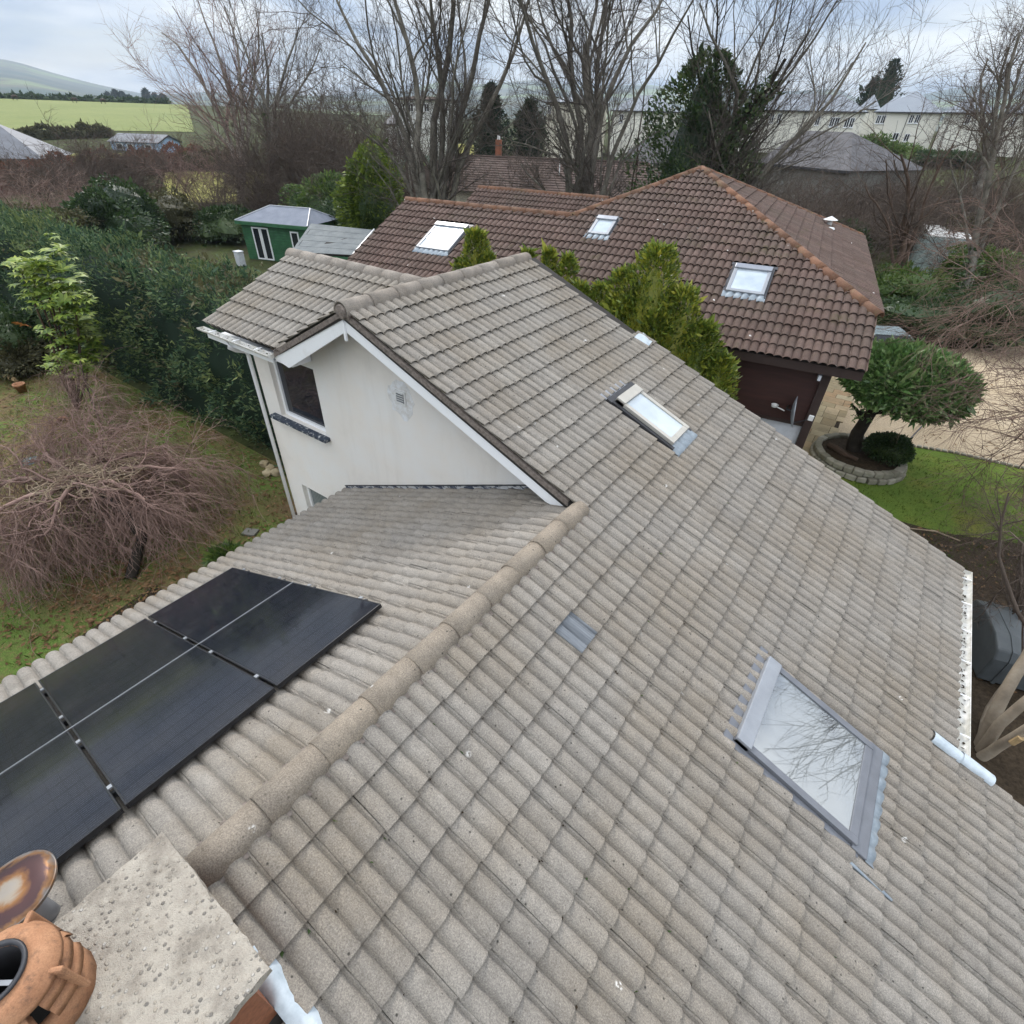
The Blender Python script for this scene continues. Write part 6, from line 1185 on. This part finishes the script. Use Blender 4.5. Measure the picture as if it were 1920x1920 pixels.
bare_tree('bare_tree', 'upright bare tree with ivy stem rising out of the left thicket', 62, [[None, (500, 240), (505, 140), (490, 60)], [None, (510, 220), (540, 110), (560, 50)], [None, (515, 240), (480, 150), (450, 70)], [None, (520, 230), (575, 150), (600, 90)]], [(.30, .05), (.26, .05), (.22, .05), (.22, .05)], 206, [dict(n=8, length=4.4, angle=(15, 38), k=6, lo=.25, hi=1., trop=.08, wob=.12, rr=.45, rmin=.03), dict(n=7, length=2.4, angle=(18, 42), k=5, lo=.2, hi=1., trop=.07, wob=.14, rr=.5, rmin=.014), dict(n=5, length=1.3, angle=(18, 45), k=4, lo=.2, hi=1., trop=.05, wob=.16, rr=.6, rmin=.010)], 'grey_bark', 'brown_twig', base=(512, 395), ivy=[(0, 0, .6, 900, .3)])
def thicket(label, px, py, D, rx, h, seed, twig='brown_twig', n=26, name='bare_thicket', dens=1.0, up=.05, r0=.05, group=None, trunk='brown_twig', spread=1.0, tw=.010):
    b = gpt(px, py, D); t = thing(name, label, 'shrub', tuple(b), 0, group); tr = Tree(seed); L_ = []
    for i in range(n): a = tr.r.uniform(0, 6.28); q = rx*math.sqrt(tr.r.random())*.55; s_ = rx*tr.r.uniform(.3, 1.0)*spread; hh = h*tr.r.uniform(.55, 1.0); a2 = a+tr.r.normal(0, .5); L_.append([(q*math.cos(a), q*math.sin(a), 0), (q*math.cos(a)+.35*s_*math.cos(a2), q*math.sin(a)+.35*s_*math.sin(a2), hh*.5), (q*math.cos(a)+s_*math.cos(a2), q*math.sin(a)+s_*math.sin(a2), hh)])
    tr.stems(L_, [(r0, r0*.3)]*n, 8, .08); tr.branch(int(7*dens), h*.30, (25, 65), 4, .15, 1, up, .2, .5, tw*1.4); tr.branch(int(6*dens), h*.17, (25, 65), 3, .15, 1, up, .2, .6, tw); tr.branch(2, h*.11, (20, 60), 3, .2, 1, up, .2, .7, tw*.8); tr.clipz(.04); tr.build(t, 1, trunk, twig, 'crown', sides=(5, 3, 3, 3)); return t
TH = [("dense brown bare thicket left of centre, tallest mass", 560, 395, 56, 4.6, 9.0, 'brown_twig', 30, 1.2), ("brown bare thicket beside the lime-edged evergreen", 640, 400, 54, 4.2, 7.6, 'brown_twig', 28, 1.2), ("bare brown thicket behind the left big tree", 715, 380, 58, 4.0, 7.0, 'brown_twig', 26, 1.1), ("purple-brown bare bushes at the foot of the birch", 400, 380, 66, 3.2, 5.4, 'purple_twig', 22, 1.0), ("bare brown thicket left of the ivy trunk", 490, 395, 58, 3.2, 6.2, 'brown_twig', 24, 1.1),
 ("thin bare bushes in front of the blue shed", 240, 345, 76, 4.6, 5.6, 'brown_twig', 16, .8), ("bare bushes left of the blue shed", 120, 350, 72, 4.8, 5.4, 'brown_twig', 16, .8), ("reddish bare bushes at the far left edge", 30, 380, 58, 4.2, 3.8, 'pink_twig', 26, .9), ("low bare scrub above the hedge at left", 120, 405, 48, 3.4, 2.6, 'brown_twig', 22, 1.0), ("low bare scrub beside the holly bush", 320, 400, 56, 3.4, 2.4, 'brown_twig', 22, 1.0),
 ("grey-brown scrub in front of the slate roof", 1480, 400, 40, 3.6, 4.6, 'brown_twig', 30, 1.2), ("dense bare scrub right of the brown hip", 1560, 400, 44, 4.0, 4.4, 'brown_twig', 30, 1.2), ("bare scrub below the grassy bank", 1640, 370, 55, 4.6, 4.8, 'brown_twig', 28, 1.1), ("bare scrub above the container", 1740, 390, 57, 4.6, 4.6, 'brown_twig', 28, 1.1), ("bare scrub at the right edge above the container", 1840, 400, 52, 4.4, 5.2, 'brown_twig', 28, 1.1), ("dense bare scrub right of the container", 1890, 470, 42, 3.4, 3.6, 'brown_twig', 26, 1.1), ("grey scrub behind the dark bungalow roof", 1230, 330, 48, 3.0, 4.6, 'grey_twig', 20, 1.0), ("bare scrub between conifers and big tree", 965, 320, 70, 4.0, 5.2, 'brown_twig', 22, 1.0), ("bare scrub behind the slate roof at right", 1330, 330, 50, 3.2, 5.0, 'brown_twig', 22, 1.0)]
TH += [("dense brown scrub behind the green shed", 530, 392, 50, 3.6, 5.0, 'brown_twig', 0, 0), ("brown scrub right of the lime-edged evergreen", 745, 390, 46, 3.0, 5.6, 'brown_twig', 0, 0), ("dense brown thicket behind the tallest left mass", 600, 385, 66, 5.0, 10.0, 'brown_twig', 0, 0), ("brown thicket filling the gap left of the big pair", 680, 370, 68, 5.0, 8.6, 'brown_twig', 0, 0), ("brown scrub below the white outhouse", 770, 360, 52, 3.2, 4.6, 'brown_twig', 0, 0), ("grey-brown scrub between the two big bare trees", 950, 330, 58, 3.6, 5.4, 'brown_twig', 0, 0), ("brown scrub in front of the grey slate gable", 1545, 340, 50, 4.4, 4.6, 'brown_twig', 0, 0), ("brown scrub climbing right of the slate roof", 1610, 330, 62, 4.8, 4.6, 'brown_twig', 0, 0), ("thick scrub under the ivory pair", 1700, 330, 66, 5.0, 4.4, 'brown_twig', 0, 0), ("thick scrub under the second ivory house", 1790, 330, 64, 5.0, 5.0, 'brown_twig', 0, 0), ("thick scrub at the right edge under the houses", 1890, 330, 60, 5.0, 5.4, 'brown_twig', 0, 0), ("brown scrub just behind the brown hip", 1500, 350, 36, 2.8, 3.6, 'brown_twig', 0, 0), ("brown scrub over the back of the brown hip", 1590, 430, 38, 1.8, 2.6, 'brown_twig', 0, 0), ("reddish scrub above the hedge at far left", 60, 400, 50, 3.6, 3.2, 'pink_twig', 0, 0), ("brown scrub along the beech hedge", 180, 372, 66, 4.4, 4.4, 'brown_twig', 0, 0), ("brown scrub at the right end of the beech hedge", 300, 360, 74, 4.0, 4.6, 'brown_twig', 0, 0), ("brown scrub below the birch", 455, 400, 54, 3.0, 3.6, 'brown_twig', 0, 0)]
PROTO = {}
for i, (lab, x, y, D, rx, h, tw, n, de) in enumerate(TH):
    key = (tw, i % 3); sc_ = (rx/4.0, rx/4.0, h/6.0)
    if key not in PROTO: t = PROTO[key] = thicket(lab, x, y, D, 4.0, 6.0, 300+i, tw, 26, 'bare_thicket', 1.15, tw=.013); kids = list(t.children)
    else:
        src = PROTO[key]; t = src.copy(); COL.objects.link(t); t['label'] = lab; t.location = gpt(x, y, D)
        for ch_ in src.children: c_ = ch_.copy(); COL.objects.link(c_); c_.parent = t
    t['group'] = 'bare thickets behind the houses'; t.scale = sc_; t.rotation_euler = (0, 0, i*1.3)
MED = [dict(n=8, length=2.6, angle=(20, 48), k=6, lo=.3, hi=1., trop=.06, wob=.16, rr=.5, rmin=.016), dict(n=6, length=1.5, angle=(20, 55), k=5, lo=.2, hi=1., trop=.04, wob=.18, rr=.5, rmin=.009), dict(n=6, length=.85, angle=(20, 55), k=4, lo=.2, hi=1., trop=.02, wob=.18, rr=.6, rmin=.006)]
bare_tree('bare_tree', 'dark bare tree with twisted trunk in front of the container', 40, [[None, (1690, 470), (1700, 400), (1705, 350), (1690, 290)], [None, (1680, 520), (1720, 430), (1745, 340), (1790, 270)], [None, (1675, 500), (1665, 420), (1620, 350)]], [(.22, .05), (.15, .04), (.12, .03)], 207, MED, 'brown_bark', 'brown_twig', base=(1668, 575), ivy=[(0, 0, .25, 300, .15)])
bare_tree('bare_tree', 'bare mossy trunked tree right of the container reaching above the horizon', 36, [[None, (1815, 520), (1840, 400), (1860, 280), (1885, 150), (1915, 60)], [None, (1825, 500), (1870, 390), (1910, 300), (1960, 220)], [None, (1820, 470), (1800, 370), (1780, 300)]], [(.20, .05), (.15, .04), (.10, .03)], 208, MED+[dict(n=3, length=.5, angle=(20, 50), k=3, lo=.2, hi=1., trop=.0, wob=.16, rr=.7, rmin=.005)], 'grey_bark', 'brown_twig', base=(1800, 610), ivy=[(0, 0, .3, 500, .16)])
bare_tree('bare_tree', 'bare bushy-topped tree against the sky at the right edge', 55, [[None, (1865, 220), (1880, 130), (1890, 90)], [None, (1850, 240), (1835, 170), (1850, 110)], [None, (1885, 220), (1915, 130), (1935, 80)]], [(.26, .06), (.2, .05), (.22, .05)], 209, [dict(n=9, length=3.2, angle=(20, 48), k=6, lo=.3, hi=1., trop=.05, wob=.16, rr=.5, rmin=.02), dict(n=7, length=1.8, angle=(20, 55), k=5, lo=.2, hi=1., trop=.03, wob=.18, rr=.5, rmin=.012), dict(n=6, length=1.0, angle=(20, 55), k=4, lo=.2, hi=1., trop=.02, wob=.18, rr=.6, rmin=.009)], 'grey_bark', 'brown_twig', base=(1855, 400))
bare_tree('bare_tree', 'slender bare tree between the ivy tree and the dark bungalow', 34, [[None, (1195, 290), (1205, 200), (1215, 120)], [None, (1200, 270), (1240, 190), (1260, 130)]], [(.09, .02), (.06, .015)], 210, MED[1:], 'brown_bark', 'brown_twig', base=(1185, 375))
# pink arching twigs at the right
def arching(label, base, D, tops, seed, twig='pink_twig', name='arching_shrub', trunk='brown_twig', r0=.05, lv=None):
    b = gpt(*base); t = thing(name, label, 'shrub', tuple(b)); tr = Tree(seed); tr.stems([[np.zeros(3)+tr.r.normal(0, .1, 3)*np.array((1, 1, 0))]+[at(x, y, D+dd_)-b for (x, y, dd_) in st] for st in tops], [(r0, r0*.25)]*len(tops), 10, .06)
    for kw in (lv or [dict(n=14, length=1.7, angle=(20, 60), k=5, lo=.3, hi=1., trop=-.05, wob=.16, rr=.55, rmin=.011), dict(n=8, length=1.0, angle=(20, 60), k=4, lo=.15, hi=1., trop=-.09, wob=.18, rr=.55, rmin=.008), dict(n=4, length=.6, angle=(20, 60), k=4, lo=.2, hi=1., trop=-.10, wob=.18, rr=.7, rmin=.005)]): tr.branch(**kw)
    tr.clipz(.05); tr.build(t, 1, trunk, twig, sides=(6, 4, 3, 3))
arching('pinkish bare arching shrub hanging over the gravel at right', (2260, 960, 17), 18, [[(2000, 570, 0), (1930, 520, 0), (1860, 530, 0), (1800, 590, 0)], [(2010, 530, 1), (1940, 480, 1), (1870, 490, 1), (1820, 530, 1)], [(2000, 620, -1), (1940, 590, -1), (1870, 640, -1)], [(2020, 660, -1), (1960, 650, -1.5), (1910, 700, -1.5)], [(2010, 580, 2), (1940, 545, 2), (1880, 570, 2), (1830, 640, 2)], [(2020, 520, 2), (1960, 455, 2), (1900, 440, 2)], [(2010, 720, -2), (1960, 760, -2), (1910, 830, -2)], [(2010, 740, -3), (1950, 820, -3), (1915, 880, -3)]], 401)
arching('tangled bare shrub beside the white gutter at the right edge', (1985, 1100, 12.0), 12, [[(1930, 1000, 0), (1870, 985, 0), (1815, 1020, 0)], [(1940, 1030, .5), (1880, 1050, .5), (1820, 1120, .5)], [(1930, 1080, -.5), (1870, 1100, -.5), (1830, 1180, -.5)], [(1940, 1120, -.3), (1890, 1150, -.3), (1850, 1200, -.3)], [(1925, 960, 1), (1860, 1000, 1), (1800, 1005, 1)], [(1950, 1000, 1), (1900, 1010, 1), (1850, 1060, 1)]], 402, 'brown_twig', 'bare_shrub', r0=.03, lv=[dict(n=9, length=.8, angle=(20, 65), k=6, lo=.15, hi=1., trop=-.02, wob=.2, rr=.55, rmin=.006), dict(n=7, length=.5, angle=(20, 65), k=5, lo=.15, hi=1., trop=-.03, wob=.2, rr=.55, rmin=.004), dict(n=4, length=.3, angle=(20, 60), k=4, lo=.2, hi=1., trop=-.03, wob=.2, rr=.7, rmin=.003)])
# pale cut stems by the gutter
b = gpt(1842, 1400, 9.2); t = thing('coppiced_tree', 'pale-barked many-stemmed tree leaning out beside the roof corner', 'tree', tuple(b)); tr = Tree(403)
cq = [[(1838, 1400, 9.2), (1860, 1345, 9.3), (1890, 1290, 9.5), (1925, 1230, 9.8), (2010, 1090, 10.6)], [(1842, 1405, 9.1), (1880, 1350, 9.1), (1930, 1310, 9.2), (2010, 1240, 9.6)], [(1845, 1415, 9.0), (1895, 1385, 8.9), (1935, 1360, 8.9), (2020, 1310, 9.0)], [(1840, 1410, 9.2), (1835, 1380, 9.4), (1850, 1330, 9.8), (1960, 1180, 10.8)]]
tr.stems([[np.array((at(x, y, D)-b)) if i else np.array((at(x, y, D)-b))*np.array((1, 1, 0)) for i, (x, y, D) in enumerate(st)] for st in cq], [(.10, .06), (.085, .055), (.08, .05), (.05, .03)], 10, .015); tr.branch(4, 1.6, (20, 50), 6, .6, 1, .08, .15, .5, .012); tr.branch(5, .9, (20, 50), 5, .3, 1, .05, .15, .5, .006); tr.build(t, 1, 'pale_bark', 'brown_twig', sides=(9, 5, 3))
Geo().tube([at(1897, 1393, 8.85)-b, at(1915, 1383, 8.85)-b], .045, 9).obj('cut_stub', 'cut_wood', t)
# tree standing off to the right: only its reflection in the rooflight shows
b = np.array((16.4, 9.6, 0)); t = thing('bare_tree', 'bare tree mirrored in the near rooflight pane', 'tree', tuple(b)); tr = Tree(404)
tr.stems([[(0, 0, 0), (-.2, .2, 3), (-.8, .3, 6), (-2.0, .2, 9.5)], [(0, 0, 2.5), (.8, .8, 5), (.9, 1.4, 9)], [(0, 0, 2), (-1.2, -1.0, 4.5), (-2.6, -1.9, 7)], [(0, 0, 3), (-.6, 1.6, 6), (-1.0, 2.5, 9)]], [(.22, .06), (.15, .04), (.12, .03), (.12, .03)], 10, .05); tr.branch(8, 2.6, (22, 55), 6, .3, 1, .05, .15, .5, .022); tr.branch(7, 1.5, (22, 55), 4, .2, 1, .04, .16, .5, .011); tr.branch(5, .8, (20, 50), 3, .2, 1, .03, .16, .6, .008); tr.build(t, 2, 'grey_bark', 'grey_twig')
# ------------------------------------------------------------------ patio slabs
pa = sheet('patio', [(4.2, 11.8), (5.75, 12.2), (5.35, 21.4), (3.2, 21.2)], .014, 'dark_soil'); rr = random.Random(21)
y = 11.9; row = 0
while y < 21:
    hgt_ = rr.choice((.44, .60, .60)); x = 4.3+rr.uniform(0, .15)-.10*max(0, y-12)
    while x < 5.62:
        wd = min(rr.choice((.44, .60, .75)), 5.68-x)
        if wd > .2: o = Geo().box((x+wd/2, y+hgt_/2, .03), (wd-.014, hgt_-.014, .03)).obj('paving_slab', 'sandstone', pa)
        x += wd
    y += hgt_
e0, e1 = atz(1758, 768, .02), atz(1696, 834, .02); tag(Geo().bar(e0, e1, .03, .05).obj('edging_strip', 'dark_metal'), 'thin dark edging strip crossing the gravel drive', 'edging')
# pale edging stones between gravel and lawn
for i in range(26):
    tq = i/25; xs = 7.45+tq*4.2; yv = float(np.interp(xs, [q[0] for q in LE], [q[1] for q in LE])); o = Geo().box((0, 0, .03), (.13, .10, .06)).obj('edging_stone', 'planter_stone', bpy.data.objects['gravel_drive'], bevel=.012); o.location = (xs, yv+.03, .012); o.rotation_euler = (0, 0, rr.gauss(.15, .15))
litter_q = litter('gravel_leaves', 420, lambda r: (r.uniform(8.0, 15), r.uniform(15.8, 24), .02), 'dead_leaf', .06, None, 91); tag(litter_q, 'dead leaves and twigs scattered on the gravel drive', 'leaves', kind='stuff')
litter_q = litter('bed_litter', 900, lambda r: (r.uniform(8.2, 14), r.uniform(5.5, 10.5), .02+abs(r.normal(0, .04))), 'dead_leaf', .05, None, 92); tag(litter_q, 'brown litter in the dark bed right of the roof', 'leaves', kind='stuff')
# dark tank and white cap in the shaded corner at right
p = atz(1868, 1235, .0); t = thing('oil_tank', 'dark plastic tank in the shade beyond the white gutter', 'tank', (p[0], p[1], 0), .25)
g = Geo(); pr = [(-.75, .05), (-.75, .62), (-.66, .80), (-.35, .92), (.35, .92), (.66, .80), (.75, .62), (.75, .05)]; g.prism([(-.55, a, b) for a, b in pr], (1.1, 0, 0)); g.obj('tank_body', 'plastic_grey', t, bevel=.04)
for x in (-.3, .3): Geo().prism([(x-.03, a*1.02, b*1.015) for a, b in pr], (.06, 0, 0)).obj('tank_rib', 'plastic_grey', t)
p = atz(1868, 1308, 0.0); t = thing('bollard_light', 'small white-capped garden post beside the pale tree stems', 'post', (p[0], p[1], 0)); Geo().tube([(0, 0, 0), (0, 0, .42)], .035, 10).obj('post', 'dark_metal', t); g = Geo(); g.lathe([(.0, .50), (.05, .49), (.085, .45), (.085, .42), (.04, .40)], (0, 0, 0), 18); g.obj('cap', 'white_plastic', t, True)
p0_, p1_ = atz(1700, 990, .35), atz(1800, 1014, .25); o = Geo().tube([p0_, (p0_+p1_)/2+np.array((0, 0, .1)), p1_], [.012, .02, .014], 6).obj('fallen_branch', 'straw_twig'); tag(o, 'long pale fallen branch at the lower edge of the front lawn', 'branch')
# trampoline behind the hedge
p = gpt(252, 432, 36.5); t = thing('trampoline', 'round dark trampoline behind the hedge', 'trampoline', tuple(p))
g = Geo(); g.lathe([(0, .88), (1.45, .88)], (0, 0, 0), 32); g.obj('mat', 'net_black', t); g = Geo(); g.lathe([(1.45, .90), (1.5, .93), (1.72, .93), (1.76, .88), (1.72, .84)], (0, 0, 0), 32); g.obj('rim_pad', 'net_black', t)
for i in range(6): a = i*math.pi/3; Geo().tube([(1.65*math.cos(a), 1.65*math.sin(a), 0), (1.68*math.cos(a), 1.68*math.sin(a), 1.75)], .03, 6).obj('pole', 'dark_metal', t)
g = Geo()
for z in np.linspace(.95, 1.72, 9):
    g.tube([(1.62*math.cos(a), 1.62*math.sin(a), z) for a in np.linspace(0, 6.283, 25)], .008, 3, False)
g.obj('safety_net', 'net_black', t)['kind'] = 'stuff'
p = gpt(448, 478, 41); t = thing('storage_box', 'small white plastic storage box left of the green shed', 'box', tuple(p)); Geo().box((0, 0, .42), (.5, .4, .8)).obj('box', 'pale_panel', t, bevel=.03); Geo().box((0, 0, .86), (.54, .44, .08)).obj('lid', 'pale_panel', t, bevel=.02)
# pallet-like junk near the downpipe
p = atz(534, 925, 0.05); t = thing('barrel', 'brown barrel half hidden at the house corner', 'barrel', (-3.75, .75, 0)); g = Geo(); g.lathe([(0, 0), (.20, 0), (.24, .3), (.20, .62), (.18, .62), (.17, .3)], (0, 0, 0), 18); g.obj('staves', 'brown_bark', t, True); [Geo().add(*(lambda q: (q.V, q.F))(Geo().lathe([(.226, z), (.235, z+.02), (.226, z+.04)], (0, 0, 0), 18))).obj('hoop', 'dark_metal', t) for z in (.12, .46)]
t = thing('blue_crate', 'pale blue plastic crate behind the downpipe', 'crate', (-4.15, 1.35, 0), .3); Geo().box((0, 0, .15), (.5, .36, .28)).obj('crate_body', 'blue_boards', t, bevel=.02); Geo().box((0, 0, .32), (.54, .40, .04)).obj('rim', 'blue_boards', t)
# green mesh fence by the school green
fa, fb = gpt(748, 262, 104), gpt(866, 276, 100); t = thing('mesh_fence', 'green mesh fence behind the left big bare tree', 'fence', tuple(fa)); dv = fb-fa
for i in range(13): q = dv*i/12; Geo().tube([q, q+np.array((0, 0, 2.5))], .06, 6).obj('fence_post', 'fence_green', t)
g = Geo()
for z in np.linspace(.1, 2.4, 16): g.bar(np.array((0, 0, z)), dv+np.array((0, 0, z)), .04, .05)
for i in range(80): q = dv*i/79; g.bar(q+np.array((0, 0, .1)), q+np.array((0, 0, 2.4)), .04, .04, (0, 1, 0))
g.obj('mesh_panel', 'fence_green', t)['kind'] = 'stuff'
# horses grazing at the top of the field
def horse(px, py, D, rz, label):
    p = at(px, py, D); p[2] = float(hgt(p[0], p[1]))+.12; V = [(0, 0, 1.25), (.45, 0, 1.28), (.75, 0, 1.30), (1.05, 0, 1.22), (1.25, 0, .85), (1.38, 0, .45), (-.5, 0, 1.28), (-.8, 0, 1.25), (-.95, 0, .9)]; Eg = [(0, 1), (1, 2), (2, 3), (3, 4), (4, 5), (0, 6), (6, 7), (7, 8)]; Rr = [.30, .31, .27, .17, .13, .10, .30, .24, .05]
    for (bx, j) in ((.6, 1), (-.6, 6)):
        for sy in (-.16, .16):
            o = len(V); kz = .62 if bx > 0 else .55; V += [(bx, sy, 1.0), (bx+(.02 if bx > 0 else -.12), sy, kz), (bx, sy, .02)]; Eg += [(j, o), (o, o+1), (o+1, o+2)]; Rr += [.14, .07, .055]
    me = bpy.data.meshes.new('horse'); me.from_pydata(V, Eg, []); o = link(bpy.data.objects.new('horse', me)); sm = o.modifiers.new('skin', 'SKIN'); sv = me.skin_vertices[0].data
    for i, q in enumerate(Rr): sv[i].radius = (q, q)
    sv[0].use_root = True; o.modifiers.new('sub', 'SUBSURF').levels = 1; o.modifiers['sub'].render_levels = 1; setmat(me, 'horse_coat'); o.location = p; o.rotation_euler = (0, 0, rz); o.scale = (1.3,)*3; tag(o, label, 'horse', 'horses grazing at the top of the field')
horse(30, 190, 380, 1.8, 'brown horse grazing at the top of the field, leftmost of three'); horse(142, 196, 372, .6, 'brown horse grazing at the top of the field, middle of three'); horse(196, 199, 372, 1.6, 'brown horse grazing at the top of the field, rightmost of three')
# parked car behind the laurel tree
p = gpt(1640, 650, 27.0); t = thing('parked_car', 'pale grey-green car mostly hidden behind the laurel tree', 'car', tuple(p), rad(25))
st = [(-2.0, .35, .62, .60), (-1.9, .30, .82, .74), (-1.2, .25, .95, .84), (-.4, .25, 1.0, .86), (.8, .25, .98, .86), (1.7, .28, .92, .82), (2.05, .35, .70, .66)]
V = []; F = []
for (x, zl, zh, hw) in st: V += [(x, -hw, zl), (x, -hw*1.02, (zl+zh)/2), (x, -hw*.92, zh), (x, hw*.92, zh), (x, hw*1.02, (zl+zh)/2), (x, hw, zl)]
for i in range(len(st)-1):
    for j in range(6): F.append((i*6+j, i*6+(j+1) % 6, i*6+6+(j+1) % 6, i*6+6+j))
F += [tuple(range(6))[::-1], tuple(range(36, 42))]; Geo().add(V, F).obj('body', 'car_paint', t, True, .03)
cb = [(-1.15, .92, .78), (-.45, 1.42, .60), (.85, 1.45, .60), (1.55, .95, .76)]; V = []; F = []
for (x, z, hw) in cb: V += [(x, -hw, z), (x, hw, z)]
Geo().add(V+[(-1.15, -.78, .9), (1.55, -.76, .9)], [(0, 1, 3, 2), (2, 3, 5, 4), (4, 5, 7, 6), (0, 2, 4, 6), (1, 7, 5, 3)]).obj('cabin_glass', 'dark_glass', t)
Geo().prism([(-.50, -.61, 1.43), (.88, -.61, 1.46), (.88, .61, 1.46), (-.50, .61, 1.43)], (0, 0, .03)).obj('roof_panel', 'car_paint', t, bevel=.02)
for s_ in (-1, 1): [Geo().bar((a[0], s_*a[1], a[2]), (b[0], s_*b[1], b[2]), .06, .05).obj('pillar', 'car_paint', t) for a, b in (((-1.12, .77, .93), (-.47, .60, 1.43)), ((.2, .70, .97), (.2, .61, 1.45)), ((1.5, .75, .97), (.87, .60, 1.46)))]
for x in (-1.3, 1.3):
    for s_ in (-1, 1): g = Geo().tube([(x, s_*.66, .31), (x, s_*.86, .31)], .31, 18).obj('wheel', 'rubber', t); Geo().tube([(x, s_*.862, .31), (x, s_*.872, .31)], .19, 14).obj('rim', 'light_metal', g)
for s_ in (-1, 1): Geo().box((-1.95, s_*.52, .70), (.10, .28, .12)).obj('headlight', 'light_metal', t, bevel=.02)
# ------------------------------------------------------------------ winter haze
hz = Geo().box((0, 0, 224), (12700, 12700, 452)).obj('haze', []); hz['kind'] = 'stuff'
hm_ = bpy.data.materials.new('haze_air'); hm_.use_nodes = True; hn = hm_.node_tree; hn.nodes.clear(); ho = hn.nodes.new('ShaderNodeOutputMaterial'); hv = hn.nodes.new('ShaderNodeVolumePrincipled')
hv.inputs['Color'].default_value = (0.72, 0.85, 1.0, 1); hv.inputs['Density'].default_value = 0.00017; hn.links.new(hv.outputs[0], ho.inputs['Volume']); hz.data.materials.append(hm_)
